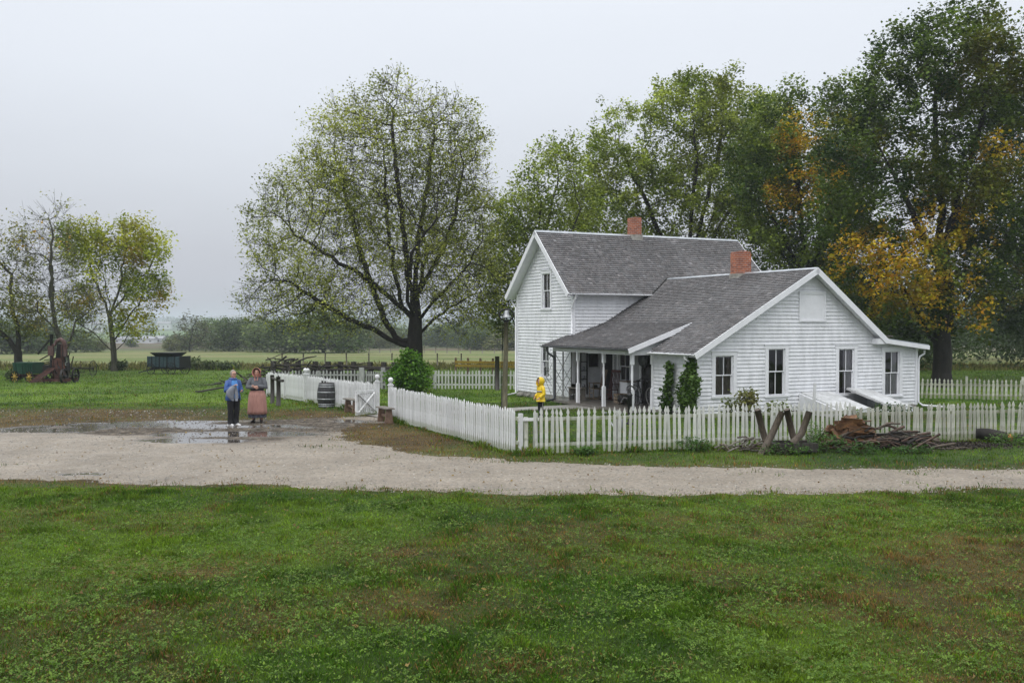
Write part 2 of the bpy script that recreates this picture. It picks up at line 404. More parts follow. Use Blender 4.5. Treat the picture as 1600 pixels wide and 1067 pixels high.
# porch recess: near end wall (faces back), long back wall x = 1.3
Mt['pw'] = mat('shade_greyed_white_paint', (.50, .51, .52), (.36, .37, .38), 1.6, .6, .15, 30)  # white wall colour darkened to paint in the shade of the porch recess
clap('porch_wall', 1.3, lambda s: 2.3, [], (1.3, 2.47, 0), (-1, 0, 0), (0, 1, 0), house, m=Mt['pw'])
XB = 1.3
dA = (8.1 - 8.02, 8.1 - 7.18, .1, 2.1); dB = (8.1 - 5.17, 8.1 - 4.37, .1, 2.1)
wW = (8.1 - 7.0, 8.1 - 5.55, 1.42, 2.12)
# wall runs from y=8.1 down to 2.47 : s = 8.1 - y
wh = window(8.1 - 6.75, 8.1 - 5.95, .85, 1.95, (XB, 8.1, 0), (0, -1, 0), (-1, 0, 0), house, curt=[(0, .4, 0, 1)], brown=True)
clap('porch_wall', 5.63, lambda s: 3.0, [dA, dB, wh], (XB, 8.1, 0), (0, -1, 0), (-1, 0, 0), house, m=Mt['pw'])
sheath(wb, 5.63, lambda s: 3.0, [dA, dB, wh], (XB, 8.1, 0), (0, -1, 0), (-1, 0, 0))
Mt['door'] = mat('dark_door_paint', (.045, .042, .04), (.025, .022, .02), 5, .5)
for (s0, s1, q0, q1) in (dA, dB):
    ya, yb = 8.1 - s0, 8.1 - s1
    b = MB()
    for (c_, d_) in (((XB - .02, ya + .05 if ya < 8 else ya + .03, (q1) / 2), (.05, .1 if ya < 8 else .06, q1)), ((XB - .02, yb - .05, q1 / 2), (.05, .1, q1)), ((XB - .024, (ya + yb) / 2, q1 + .05), (.055, ya - yb + .2 if ya < 8 else ya - yb + .12, .1))): b.box(c_, d_)
    dr = b.obj('door', Mt['trim'], house)
    b = MB(); w_ = ya - yb
    for (cz, hh) in ((q0 + .12, .24), (1.05, .12), (q1 - .06, .12)): b.box((XB + .03, (ya + yb) / 2, cz), (.03, w_ - .2, hh))
    b.box((XB + .03, ya - .05, (q0 + q1) / 2), (.032, .1, q1 - q0)); b.box((XB + .03, yb + .05, (q0 + q1) / 2), (.032, .1, q1 - q0))
    b.obj('screen_frame', Mt['door'], dr)
    b = MB(); b.box((XB + .055, (ya + yb) / 2, (q0 + q1) / 2), (.012, w_ - .05, q1 - q0 - .02)); b.obj('door_leaf', Mt['door'], dr)
    b = MB(); b.ball((XB - .01, yb + .07, 1.02), .025); b.obj('knob', Mt['iron'], dr)
# main block: gable wall x=0 (y 8.1..13.07), front side wall y = 8.1
Hm = []
y0, y1 = hv_side(860.5), hv_side(848.5)
GO = (0, MY1, 0); GD = (0, -1, 0); GN = (-1, 0, 0)
s0, s1 = MY1 - y1, MY1 - y0
Hm.append(window(s0, s1, hz(482, 0, y0), hz(427, 0, y0), GO, GD, GN, house, cas=.13, vbar=True, curt=[(0.0, 1, .25, 1)], brown=True))
s0b = MY1 - hv_side(847); s1b = s0b + (s1 - s0)
Hm.append(window(s0b, s1b, hz(590, 0, y0), hz(545, 0, y0) + .12, GO, GD, GN, house, cas=.13, vbar=True, curt=[(0, 1, .3, 1)]))
gt = lambda s: z_main(MY1 - s) - .14
clap('gable_wall', 4.97, gt, Hm, GO, GD, GN, house, expo=.135)
sheath(wb, 4.97, gt, Hm, GO, GD, GN)
clap('upper_wall', ML, lambda s: 4.42, [], (0, MY0, 0), (1, 0, 0), (0, -1, 0), house, expo=.135)
sheath(wb, ML, lambda s: 4.42, [], (0, MY0, 0), (1, 0, 0), (0, -1, 0))
clap('back_wall', ML, lambda s: 4.42, [], (ML, MY1, 0), (-1, 0, 0), (0, 1, 0), house, expo=.135)
clap('gable_wall', 4.97, lambda s: z_main(MY0 + s) - .14, [], (ML, MY0, 0), (0, 1, 0), (1, 0, 0), house, expo=.135)
sheath(wb, ML, lambda s: 4.42, [], (ML, MY1, 0), (-1, 0, 0), (0, 1, 0)); sheath(wb, 4.97, lambda s: z_main(MY0 + s) - .14, [], (ML, MY0, 0), (0, 1, 0), (1, 0, 0))
# ell far side wall (x=9.85 behind the shed), floors and ceiling inside
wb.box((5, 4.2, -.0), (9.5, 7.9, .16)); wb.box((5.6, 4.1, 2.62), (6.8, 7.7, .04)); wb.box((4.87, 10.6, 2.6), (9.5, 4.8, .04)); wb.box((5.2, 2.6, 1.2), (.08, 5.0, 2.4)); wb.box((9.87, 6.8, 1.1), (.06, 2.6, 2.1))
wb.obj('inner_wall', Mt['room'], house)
# corner boards, foundation
b = MB()
for (x, y, z0, z1) in ((-.012, -.012, .1, 2.28), (9.862, -.012, .1, 2.2), (-.012, MY1 + .012, .05, 4.36), (-.012, MY0 - .012, 2.2, 4.36), (-.012, MY0 - .012, .1, 2.2), (-.012, 2.48, .1, 2.2)):
    b = MB(); b.box((x, y, (z0 + z1) / 2), (.11, .11, z1 - z0)); b.obj('corner_board', Mt['trim'], house)
Mt['stone'] = mat('foundation_stone', (.34, .33, .30), (.18, .17, .15), 5, .85, .5, 14)
b = MB(); b.box((4.92, -.0, .02), (9.86, .05, .2)); b.box((0, 1.2, .02), (.05, 2.5, .2)); b.box((9.85, 2.7, .02), (.05, 5.5, .2)); b.box((0, 10.6, -.05), (.05, 5.0, .36)); b.box((4.9, MY1, -.05), (ML, .05, .36)); b.obj('foundation', Mt['stone'], house)

# ---- shingles
def shingle_mat():
    m = mat('cedar_shingles', (1.0, 1.0, 1.0), (.72, .72, .72), 9, .72, .35, 60, stretch=(1, 1, 1), attr=True, spec=.35); return m
Mt['shingle'] = shingle_mat()
def shingles(name, o, e1, e2, n, L1, L2, inside, seed, expo=.135, parent=None, deck_poly=None):
    """o: eave start; e1 along the eave, e2 up the slope; inside(a,b)->bool in slope coordinates"""
    rr = np.random.RandomState(seed); o = Vector(o); e1 = Vector(e1).normalized(); e2 = Vector(e2).normalized(); n = Vector(n).normalized()
    V = []; Cc = []
    rows = int(L2 / expo) + 1
    for i in range(rows):
        bz = i * expo; a = -rr.uniform(0, .1)
        while a < L1:
            w = rr.uniform(.075, .19); a2 = min(a + w, L1 + .0); mid = (a + a2) / 2
            if inside(mid, bz + expo / 2) and a2 > .0:
                aa = max(a, 0); j = rr.uniform(-.010, .010); lift = rr.uniform(0, .006)
                top = min(bz + expo + .02, L2)
                p = [o + e1 * (aa + .003) + e2 * (bz + j) + n * (.028 + lift), o + e1 * (a2 - .003) + e2 * (bz + j) + n * (.028 + lift),
                     o + e1 * (a2 - .003) + e2 * top + n * .006, o + e1 * (aa + .003) + e2 * top + n * .006]
                q = [o + e1 * (aa + .003) + e2 * (bz + j) - n * .002, o + e1 * (a2 - .003) + e2 * (bz + j) - n * .002, p[1], p[0]]
                V += p + q
                v = .135 * rr.uniform(.7, 1.25) * (.8 + .4 * float(vnoise(aa * .7, bz * .7, seed)))
                if rr.rand() < .06: v *= 1.5
                wm = rr.uniform(-.02, .05); cc = (v * (1.02 + wm), v, v * (1.02 - wm * .6)); Cc += [cc] * 8
            a = a2 + .001 if a2 < L1 else L1
    me = np_mesh(name, np.array([tuple(v) for v in V]), 4, np.array(Cc)); return link(name, me, Mt['shingle'], parent)
Mt['deck'] = mat('roof_deck', (.05, .047, .045), rough=.9)

def deck(pts, t, parent, name='roof', m=None):
    """closed slab under a polygon"""
    b = MB(); n = len(pts); P = [Vector(p) for p in pts]; nn = (P[1] - P[0]).cross(P[2] - P[0]).normalized()
    if nn.z < 0: P.reverse(); nn = -nn
    lo = [p - Vector((0, 0, t)) for p in P]; b.add(P + lo, [tuple(range(n)), tuple(range(2 * n - 1, n - 1, -1))] + [(i, i + n, (i + 1) % n + n, (i + 1) % n) for i in range(n)])
    return b.obj(name, m or Mt['trim'], parent)
OG, OE = .35, .36
# ell left slope: x -.36..XR, y -OG .. valley with main front slope
def ymain(z): return MYC - (MRZ - z) / MS       # y where the main front slope has height z
yv_top = ymain(ZR); zme = 4.28; ye = ymain(zme)        # main eave y
x_at = lambda z: (z - EAVE) / SL - .36
xe = x_at(zme)
sq = math.hypot(1, SL)
Pl = [(-.36, -OG, EAVE), (XR, -OG, ZR), (XR, yv_top, ZR), (xe, ye, zme), (xe, MY0, zme), (1.46, MY0, z_left(1.46)), (1.46, 2.2, z_left(1.46)), (-.36, 2.2, EAVE)]
b = MB()
def slab(b, poly, t=.05):
    n = len(poly); P = [Vector(p) for p in poly]
    lo = [p - Vector((0, 0, t)) for p in P]; b.add(P + lo, [tuple(range(n)), tuple(range(2 * n - 1, n - 1, -1))] + [(i, i + n, (i + 1) % n + n, (i + 1) % n) for i in range(n)])
slab(b, [(-.36, -OG, EAVE), (XR, -OG, ZR), (XR, 2.2, ZR), (-.36, 2.2, EAVE)][::-1])
slab(b, [(1.46, 2.2, z_left(1.46)), (XR, 2.2, ZR), (XR, ye, ZR), (1.46, ye, z_left(1.46))][::-1])
slab(b, [(xe, ye, zme), (XR, ye, ZR), (XR, yv_top, ZR)][::-1])
slab(b, [(-.36, -OG, EAVE), (XR, -OG, ZR), (XR, yv_top, ZR)][:0] or [(XR, -OG, ZR), (8.07, -OG, z_right(8.07)), (8.07, 9, z_right(8.07)), (XR, 9, ZR)][::-1])
ellroof = b.obj('ell_roof', Mt['trim'], house)
ins_l = lambda a, s: (lambda x, y: (x > 1.44 or y < 2.2) and (y < MY0 - .01 or (y < ymain(z_left(x)) + .0 and x > xe)))(s / sq - .36, a - OG)
shingles('shingles', (-.36, -OG, EAVE), (0, 1, 0), (1, 0, SL), (-SL, 0, 1), yv_top + OG, (XR + .36) * sq, ins_l, 3, parent=ellroof)
sr = math.hypot(1, .742)
shingles('shingles', (8.07, -OG, z_right(8.07)), (0, 1, 0), (-1, 0, .742), (.742, 0, 1), 8.6, 3.3 * sr, lambda a, s: True, 4, parent=ellroof)
# porch roof
YP0, YP1, XP0 = 2.2, 8.47, -1.22
b = MB(); slab(b, [(XP0, YP0, z_porch(XP0)), (1.46, YP0, z_porch(1.46)), (1.46, MY0 - .02, z_porch(1.46)), (-.03, MY0 - .02, z_porch(-.03)), (-.03, YP1, z_porch(-.03)), (XP0, YP1, z_porch(XP0))][::-1], .04)
porchroof = b.obj('porch_roof', Mt['deck'], house)
sp_ = math.hypot(1, .336)
shingles('shingles', (XP0, YP0, z_porch(XP0)), (0, 1, 0), (1, 0, .336), (-.336, 0, 1), YP1 - YP0, 2.68 * sp_, lambda a, s: (a + YP0 < MY0 - .01) or (s / sp_ + XP0 < -.05), 5, parent=porchroof, expo=.12)
# main roof: two slopes
GOV = .45; sm_ = math.hypot(1, MS); MX0, MX1 = -GOV, ML + GOV
yme = MYC - (MRZ - zme) / MS
b = MB(); slab(b, [(MX0, yme, zme), (MX0, MYC, MRZ), (MX1, MYC, MRZ), (MX1, yme, zme)], .05); slab(b, [(MX0, MYC, MRZ), (MX0, 2 * MYC - yme, zme), (MX1, 2 * MYC - yme, zme), (MX1, MYC, MRZ)], .05)
mainroof = b.obj('main_roof', Mt['trim'], house)
Lm = (MRZ - zme) / MS * sm_
shingles('shingles', (MX0, yme, zme), (1, 0, 0), (0, 1, MS), (0, -MS, 1), MX1 - MX0, Lm, lambda a, s: not (s / sm_ * MS + zme < z_left(min(a + MX0, XR)) - .0 and a + MX0 < XR and a + MX0 > xe) and not (XR <= a + MX0 < 8 and s / sm_ * MS + zme < z_right(a + MX0)), 6, parent=mainroof)
shingles('shingles', (MX0, 2 * MYC - yme, zme), (1, 0, 0), (0, -1, MS), (0, MS, 1), MX1 - MX0, Lm, lambda a, s: True, 8, parent=mainroof)
# shed roof (metal)
b = MB(); slab(b, [(7.9, -OG + .0, z_shed(7.9) + .03), (10.16, -OG, z_shed(10.16) + .03), (10.16, 6, z_shed(10.16) + .03), (7.9, 6, z_shed(7.9) + .03)], .05); shedroof = b.obj('shed_roof', Mt['galv'], house)
b = MB(); b.bar((8.05, -OG - .02, z_shed(8.05) - .08), (10.16, -OG - .02, z_shed(10.16) - .08), .03, .14); b.box((10.1, 2.8, z_shed(10.1) - .1), (.03, 6.1, .1)); b.box((9.0, -.17, z_shed(9.0) - .14), (2.1, .33, .015), rot=(0, math.atan(.118), 0)); b.obj('fascia', Mt['trim'], shedroof)
# ridge caps
b = MB()
for a, c in (((MX0 - .01, MYC, MRZ + .035), (MX1 + .01, MYC, MRZ + .035)),):
    for s in (-1, 1): b.add([Vector(a), Vector(c), Vector(c) + Vector((0, s * .09, -.08)), Vector(a) + Vector((0, s * .09, -.08))], [(0, 1, 2, 3)])
b.obj('ridge_cap', Mt['galv'], mainroof)
b = MB(); a = Vector((XR, -OG - .01, ZR + .035)); c = Vector((XR, yv_top, ZR + .035))
for s, k in ((-1, SL), (1, .742)): b.add([a, c, c + Vector((s * .11, 0, -.11 * k)), a + Vector((s * .11, 0, -.11 * k))], [(0, 1, 2, 3)])
b.obj('ridge_cap', Mt['galv'], ellroof)
b = MB(); b.tube([(xe - .02, ye, zme + .035), (XR, yv_top, ZR + .035)], .03, 6); b.obj('valley_flashing', Mt['iron'], ellroof)
# fascia / rake boards
def rake(b, p, q, w=.2, t=.03, up=.02):
    """board hanging below the line p-q"""
    p = Vector(p); q = Vector(q); d = (q - p).normalized(); side = d.cross(Vector((0, 0, 1))).normalized(); dn = side.cross(d).normalized()
    if dn.z > 0: dn = -dn
    c0, c1 = p - dn * up, q - dn * up
    vs = [c0 - side * t / 2, c0 + side * t / 2, c0 + side * t / 2 + dn * w, c0 - side * t / 2 + dn * w]; vs2 = [v + (c1 - c0) for v in vs]
    b.add(vs + vs2, [(0, 1, 2, 3), (7, 6, 5, 4), (0, 4, 5, 1), (1, 5, 6, 2), (2, 6, 7, 3), (3, 7, 4, 0)])
b = MB(); yf = -OG - .017
rake(b, (-.40, yf, EAVE - .02), (XR, yf, ZR + .0), .19); b.obj('rake_board', Mt['trim'], ellroof); b = MB(); rake(b, (XR, yf, ZR), (8.11, yf, z_right(8.11)), .19)
b.obj('rake_board', Mt['trim'], ellroof)
b = MB()   # soffit of the front gable overhang and the boxed return
slab(b, [(-.36, -OG, EAVE - .10), (XR, -OG, ZR - .10), (XR, 0.0, ZR - .10), (-.36, 0, EAVE - .10)], .012); slab(b, [(XR, -OG, ZR - .10), (8.07, -OG, z_right(8.07) - .10), (8.07, 0, z_right(8.07) - .10), (XR, 0, ZR - .10)], .012)
b.box((7.86, -.18, z_right(8.07) - .07), (.46, .33, .2)); b.obj('soffit', Mt['trim'], ellroof)
b = MB(); xf = MX0 - .017
rake(b, (xf, yme - .04, zme - .03), (xf, MYC, MRZ), .2); rake(b, (xf, MYC, MRZ), (xf, 2 * MYC - yme + .04, zme - .03), .2)
b.obj('rake_board', Mt['trim'], mainroof); b = MB()
xg = MX1 + .017; rake(b, (xg, yme - .04, zme - .03), (xg, MYC, MRZ), .2); rake(b, (xg, MYC, MRZ), (xg, 2 * MYC - yme + .04, zme - .03), .2)
b.obj('rake_board', Mt['trim'], mainroof)
for s in (0, 1):
    b = MB()
    X0, X1 = (MX0, 0.0) if s == 0 else (ML, MX1)
    slab(b, [(X0, yme, zme - .12), (X0, MYC, MRZ - .12), (X1, MYC, MRZ - .12), (X1, yme, zme - .12)], .012); slab(b, [(X0, MYC, MRZ - .12), (X0, 2 * MYC - yme, zme - .12), (X1, 2 * MYC - yme, zme - .12), (X1, MYC, MRZ - .12)], .012)
    b.obj('soffit', Mt['trim'], mainroof)
b = MB(); rake(b, (XP0 - .03, YP0 - .017, z_porch(XP0) - .02), (1.40, YP0 - .017, z_porch(1.40) + .0), .17); b.obj('rake_board', Mt['trim'], porchroof)
b = MB(); b.add([(XP0 + .05, YP0 + .28, 2.03), (-.0, YP0 + .28, 2.03), (1.3, YP0 + .28, 2.12), (1.3, YP0 + .28, z_porch(1.3) - .08), (XP0 + .05, YP0 + .28, z_porch(XP0) - .05)], [(0, 1, 2, 3, 4)]); b.obj('porch_gable_board', Mt['trim'], porchroof)

# gutters
def gutter(pts, m, parent, r=.055):
    b = MB(); p, q = Vector(pts[0]), Vector(pts[1]); d = (q - p).normalized(); s = d.cross(Vector((0, 0, 1))).normalized(); vs = []
    K = 7
    for P in (p, q):
        for k in range(K):
            t = PI + PI * k / (K - 1); vs.append(P + s * r * math.cos(t) + Vector((0, 0, r * math.sin(t))))
    b.add(vs, [(k, k + 1, K + k + 1, K + k) for k in range(K - 1)], True)
    b.f += [tuple(range(K)), tuple(range(2 * K - 1, K - 1, -1))]; b.sm += [False, False]
    o = b.obj('gutter', m, parent); sd = o.modifiers.new('s', 'SOLIDIFY'); sd.thickness = .006; return o
Mt['gutter_dk'] = mat('weathered_gutter', (.13, .14, .15), (.07, .075, .08), 8, .4, metal=.4)
g1 = gutter([(-.42, -OG, EAVE - .01), (-.42, 2.18, EAVE - .01)], Mt['trim'], house)
g2 = gutter([(MX0 + .1, yme - .06, zme - .01), (xe - .1, yme - .06, zme - .01)], Mt['trim'], house)
g3 = gutter([(XP0 - .06, YP0 - .02, z_porch(XP0) - .01), (XP0 - .06, YP1, z_porch(XP0) - .01)], Mt['gutter_dk'], house)
g4 = gutter([(MX0 + .1, 2 * MYC - yme + .06, zme - .01), (ML, 2 * MYC - yme + .06, zme - .01)], Mt['trim'], house)
def spout(pts, m, r=.035):
    b = MB(); b.tube(pts, r, 8); return b.obj('downspout', m, house)
spout([(-.42, .12, EAVE - .05), (-.42, .12, EAVE - .15), (-.36, .10, EAVE - .22), (-.12, .06, EAVE - .3), (-.075, .05, EAVE - .42), (-.075, .05, .25), (-.11, .03, .12), (-.3, -.05, .06)], Mt['trim'])
spout([(-.15, yme - .06, zme - .05), (-.15, yme - .06, zme - .2), (-.15, MY0 - .3, zme - .3), (-.13, MY0 - .06, zme - .62), (-.11, MY0 - .06, zme - .75), (-.11, MY0 - .06, 2.68)], Mt['trim'], .04)
spout([(XP0 - .06, 7.95, 2.14), (XP0 - .06, 7.95, 2.0), (XP0 + .02, 7.94, 1.9), (XP0 + .22, 7.93, 1.78), (XP0 + .26, 7.93, 1.65), (XP0 + .26, 7.93, .2), (XP0 + .2, 7.93, .1), (XP0 - .1, 7.93, .06)], Mt['gutter_dk'], .045)
spout([(-.12, 2 * MYC - yme + .06, zme - .05), (-.12, 2 * MYC - yme, zme - .25), (-.10, MY1 + .06, zme - .5), (-.10, MY1 + .06, .1), (-.16, MY1 - .1, 0), (-.9, MY1 - .5, -.06)], Mt['trim'], .035)
spout([(10.1, -.2, 2.1), (10.1, -.2, 1.98), (9.96, -.12, 1.88), (9.93, -.09, 1.75), (9.93, -.09, .2), (10.02, -.2, .08), (10.5, -.8, .05)], Mt['trim'], .035)
# chimneys
def chimney(c, s, ztop, zbot, parent):
    b = MB(); b.box((c[0], c[1], (ztop + zbot) / 2), (s, s * .9, ztop - zbot))
    for q_ in range(9): b.box((c[0] + (q_ % 3 - 1) * (s * .33), c[1] + (q_ // 3 - 1) * s * .3, ztop + .02), (.16, .12, .06 + .03 * ((q_ * 5) % 3)), (0, 0, .1 * (q_ % 4 - 1.5)))
    o = b.obj('chimney', Mt['brick'], parent)
    b = MB(); b.box((c[0], c[1], zbot + .12), (s + .10, s * .9 + .1, .26), taper=.93); b.obj('flashing', Mt['stone'], o)
    b = MB(); b.box((c[0], c[1], ztop + .032), (s - .22, s * .9 - .22, .012)); b.obj('flue', Mt['iron'], o)
    return o
xc = hv_front(991, MYC); chimney((xc, MYC), .47, hz(343, xc, MYC), MRZ - .22, mainroof)
yc = hv_side(1157, XR); chimney((XR, yc), .57, hz(396, XR, yc), ZR - .25, ellroof)

# ---- porch floor, posts, beam
Mt['porchfloor'] = mat('wet_porch_boards', (.20, .185, .165), (.11, .10, .09), 5, .3, .2, 20, stretch=(1, 1, 1))
Mt['concrete'] = mat('wet_concrete', (.34, .325, .30), (.22, .21, .19), 3, .35, .2, 30)
b = MB(); b.box((.15, 5.3, .05), (2.3, 5.58, .1)); b.obj('porch_floor', Mt['porchfloor'], house)
def post():
    b = MB(); w = .11
    b.box((0, 0, .36), (w, w, .72)); b.box((0, 0, 1.75), (w, w, .36))
    b.lathe([(.055, .72), (.05, .735), (.035, .76), (.03, .78), (.046, .80), (.034, .83), (.036, 1.0), (.045, 1.2), (.036, 1.42), (.034, 1.48), (.046, 1.51), (.03, 1.53), (.036, 1.55), (.055, 1.57)], n=12)
    return b.mesh('porch_post')
pm = post()
for k, (x, y) in enumerate([(-.89, 2.47), (-.89, 4.33), (-.89, 6.19), (-.89, 8.05), (-.06, 2.47)]):
    if k == 3:
        bb = MB(); bb.box((x, y, 1.05), (.1, .1, 1.9)); bb.obj('porch_post', Mt['fence_grey'], house); continue
    o = link('porch_post', pm, Mt['trim'], house, (x, y, .1))
b = MB(); b.box((-.89, 5.26, 2.06), (.09, 5.68, .13)); b.box((-.45, 8.05, 2.06), (.8, .09, .13)); b.box((-.45, 2.48, 2.06), (.78, .09, .13))
b.obj('porch_beam', Mt['trim'], house)
# ---- crossed-lath trellis closing the far end of the porch
trellis = MB()
for k, (x0, z0, x1, z1) in enumerate([(-.85, .15, -.1, 1.35), (-.85, .75, -.12, 2.0), (-.6, .12, -.08, 1.0), (-.1, .15, -.85, 1.35), (-.1, .75, -.85, 1.95), (-.35, .12, -.85, .95)]):
    trellis.bar((x0, 8.12 + .012 * (k > 2), z0), (x1, 8.12 + .012 * (k > 2), z1), .03, .012)
trellis.box((-.48, 8.09, 1.05), (.05, .03, 1.9)); trellis.box((-.1, 8.09, 1.05), (.05, .03, 1.9))
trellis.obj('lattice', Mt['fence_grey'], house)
# ================================================================ ground, road, path
def to_px(x, y, z=0): return 800 + F * x / y, HZ + F * (CAMH - z) / y
def gx(px, py):
    """ground point under an image position (near part, flat)"""
    y = F * CAMH / (py - HZ); return ((px - 800) / F * y, y)
ROAD = [(-420, 738), (-200, 741), (0, 745), (200, 752), (480, 760), (700, 768), (900, 772), (1200, 770.5), (1400, 768), (1600, 761), (1800, 756), (2100, 752),
        (2100, 729), (1800, 733), (1600, 735), (1400, 735), (1200, 733.5), (1000, 730), (850, 724), (750, 718), (640, 711), (600, 705), (565, 696), (537, 684), (528, 672), (560, 664), (592, 660),
        (606, 655), (596, 651), (548, 653), (500, 654), (440, 656), (400, 657), (330, 658), (250, 657), (150, 660), (60, 664), (0, 670), (-200, 674), (-420, 677)]
RP = np.array([gx(a, b) for a, b in ROAD])
def inside_poly(x, y, P):
    c = np.zeros(x.shape, bool); n = len(P); j = n - 1
    for i in range(n):
        xi, yi = P[i]; xj, yj = P[j]
        cond = ((yi > y) != (yj > y)) & (x < (xj - xi) * (y - yi) / (yj - yi + 1e-12) + xi); c ^= cond; j = i
    return c
def poly_dist(x, y, P):
    """signed distance, positive inside"""
    d = np.full(x.shape, 1e9); n = len(P)
    for i in range(n):
        a = P[i]; b = P[(i + 1) % n]; e = b - a; l = e @ e
        t = np.clip(((x - a[0]) * e[0] + (y - a[1]) * e[1]) / l, 0, 1); d = np.minimum(d, np.hypot(x - a[0] - t * e[0], y - a[1] - t * e[1]))
    return np.where(inside_poly(x, y, P), d, -d)
_gs = .12; _X0, _X1, _Y0, _Y1 = -24, 24, 15.5, 38
_nx = int((_X1 - _X0) / _gs) + 1; _ny = int((_Y1 - _Y0) / _gs) + 1
_rx, _ry = np.meshgrid(np.linspace(_X0, _X1, _nx), np.linspace(_Y0, _Y1, _ny))
_rd = poly_dist(_rx, _ry, RP) + (fbm(_rx * 1.1, _ry * 1.1, 3, 5) - .5) * np.where(_rx > -3, .55, 1.1) + (vnoise(_rx * 4, _ry * 4, 4) - .5) * .25 + .12
def grid_at(G, x, y):
    fx = np.clip((x - _X0) / (_X1 - _X0) * (_nx - 1), 0, _nx - 1.001); fy = np.clip((y - _Y0) / (_Y1 - _Y0) * (_ny - 1), 0, _ny - 1.001)
    i = fx.astype(int); j = fy.astype(int); u = fx - i; v = fy - j
    return G[j, i] * (1 - u) * (1 - v) + G[j, i + 1] * u * (1 - v) + G[j + 1, i] * (1 - u) * v + G[j + 1, i + 1] * u * v
def road_d(x, y):
    d = grid_at(_rd, x, y); return np.where((x < _X0) | (x > _X1) | (y < _Y0) | (y > _Y1), -5, d)

def blob(px, py, cx, cy, rx, ry): return np.exp(-(((px - cx) / rx) ** 2 + ((py - cy) / ry) ** 2))
def mudmask(x, y):
    px, py = to_px(x, y)
    m = 1.1 * blob(px, py, 400, 669, 140, 13) + .95 * blob(px, py, 500, 664, 90, 9) + .8 * blob(px, py, 150, 672, 160, 9) + .75 * blob(px, py, 250, 668, 120, 10) + .4 * blob(px, py, 90, 655, 160, 10) + .35 * blob(px, py, 350, 690, 150, 8)
    return np.clip(m + (fbm(x * .45, y * .7, 21, 5) - .5) * 1.7 * np.minimum(1, m * 2.5), 0, 1)
def wetmask(x, y):
    px, py = to_px(x, y)
    m = .52 * blob(px, py, 400, 668, 170, 7) + .9 * blob(px, py, 180, 661, 150, 7) + .8 * blob(px, py, 300, 656, 90, 3.5) + .85 * blob(px, py, 380, 680, 140, 4) + .7 * blob(px, py, 60, 672, 110, 6) + .6 * blob(px, py, 300, 690, 160, 5) + .55 * blob(px, py, 560, 659, 40, 3) + .35 * blob(px, py, 120, 742, 150, 5) + .6 * blob(px, py, 170, 637, 130, 5)
    return np.clip(m * (.15 + 1.7 * fbm(x * .9, y * 1.6, 33, 5)), 0, 1)
def drymask(x, y):
    """how brown and worn the grass is"""
    px, py = to_px(x, np.maximum(y, 1))
    n = fbm(x * .8, y * .8, 11, 5); n2 = fbm(x * .23 + 5, y * .23, 12, 4)
    base = .45 * sstep(.56, .70, n) + .5 * sstep(.55, .7, n2)
    m = 1.3 * blob(px, py, 640, 690, 110, 20) + 1.2 * blob(px, py, 575, 672, 50, 12) + .3 * blob(px, py, 800, 718, 160, 6) + 1.0 * blob(px, py, 150, 648, 300, 15) + .9 * blob(px, py, 0, 668, 220, 12) + .8 * blob(px, py, 480, 648, 60, 6)
    m = m + .9 * blob(px, py, 250, 750, 380, 10) + .25 * blob(px, py, 1450, 728, 260, 7) + .8 * blob(px, py, 650, 950, 170, 30) + .42 * blob(px, py, 1520, 900, 150, 80) + .35 * blob(px, py, 1150, 830, 350, 35) + .6 * blob(px, py, 300, 900, 80, 12) + .7 * blob(px, py, 400, 975, 70, 30) + .6 * blob(px, py, 800, 1045, 120, 22) + .6 * blob(px, py, 620, 865, 50, 10)
    road = np.exp(-np.abs(road_d(x, y)) / .25) * .4
    v = base * .55 + m * (.35 + 1.1 * n) + road
    v = v * (1 - .65 * np.clip(1.3 * blob(px, py, 1150, 718, 420, 9), 0, 1)); v = np.where(y > 35, v * .25, v)
    return np.clip(v, 0, 1)

def ground_mat():
    m = bpy.data.materials.new('lawn_soil'); t, b, N, L = nt(m)
    a = N.new('ShaderNodeAttribute'); a.attribute_name = 'col'
    g = N.new('ShaderNodeNewGeometry'); nz = N.new('ShaderNodeTexNoise'); nz.inputs['Scale'].default_value = 2.2; nz.inputs['Detail'].default_value = 9; nz.inputs['Roughness'].default_value = .7
    L.new(g.outputs['Position'], nz.inputs['Vector'])
    r = N.new('ShaderNodeMapRange'); r.inputs[1].default_value = .3; r.inputs[2].default_value = .7; r.inputs[3].default_value = .6; r.inputs[4].default_value = 1.35; L.new(nz.outputs[0], r.inputs[0])
    x = N.new('ShaderNodeMix'); x.data_type = 'RGBA'; x.blend_type = 'MULTIPLY'; x.inputs[0].default_value = 1; L.new(a.outputs['Color'], x.inputs[6]); L.new(r.outputs[0], x.inputs[7])
    L.new(x.outputs[2], b.inputs['Base Color']); b.inputs['Roughness'].default_value = .85; b.inputs['Specular IOR Level'].default_value = .2
    n2 = N.new('ShaderNodeTexNoise'); n2.inputs['Scale'].default_value = 14; n2.inputs['Detail'].default_value = 6; L.new(g.outputs['Position'], n2.inputs['Vector'])
    bp = N.new('ShaderNodeBump'); bp.inputs['Strength'].default_value = .6; bp.inputs['Distance'].default_value = .05; L.new(n2.outputs[0], bp.inputs['Height']); L.new(bp.outputs[0], b.inputs['Normal'])
    return m
def lerp3(a, b, t): return np.array(a)[None, :] * (1 - t[:, None]) + np.array(b)[None, :] * t[:, None]
GREEN, GREEN2, DRY, DRY2 = (.054, .118, .012), (.138, .222, .026), (.22, .155, .055), (.12, .078, .03)
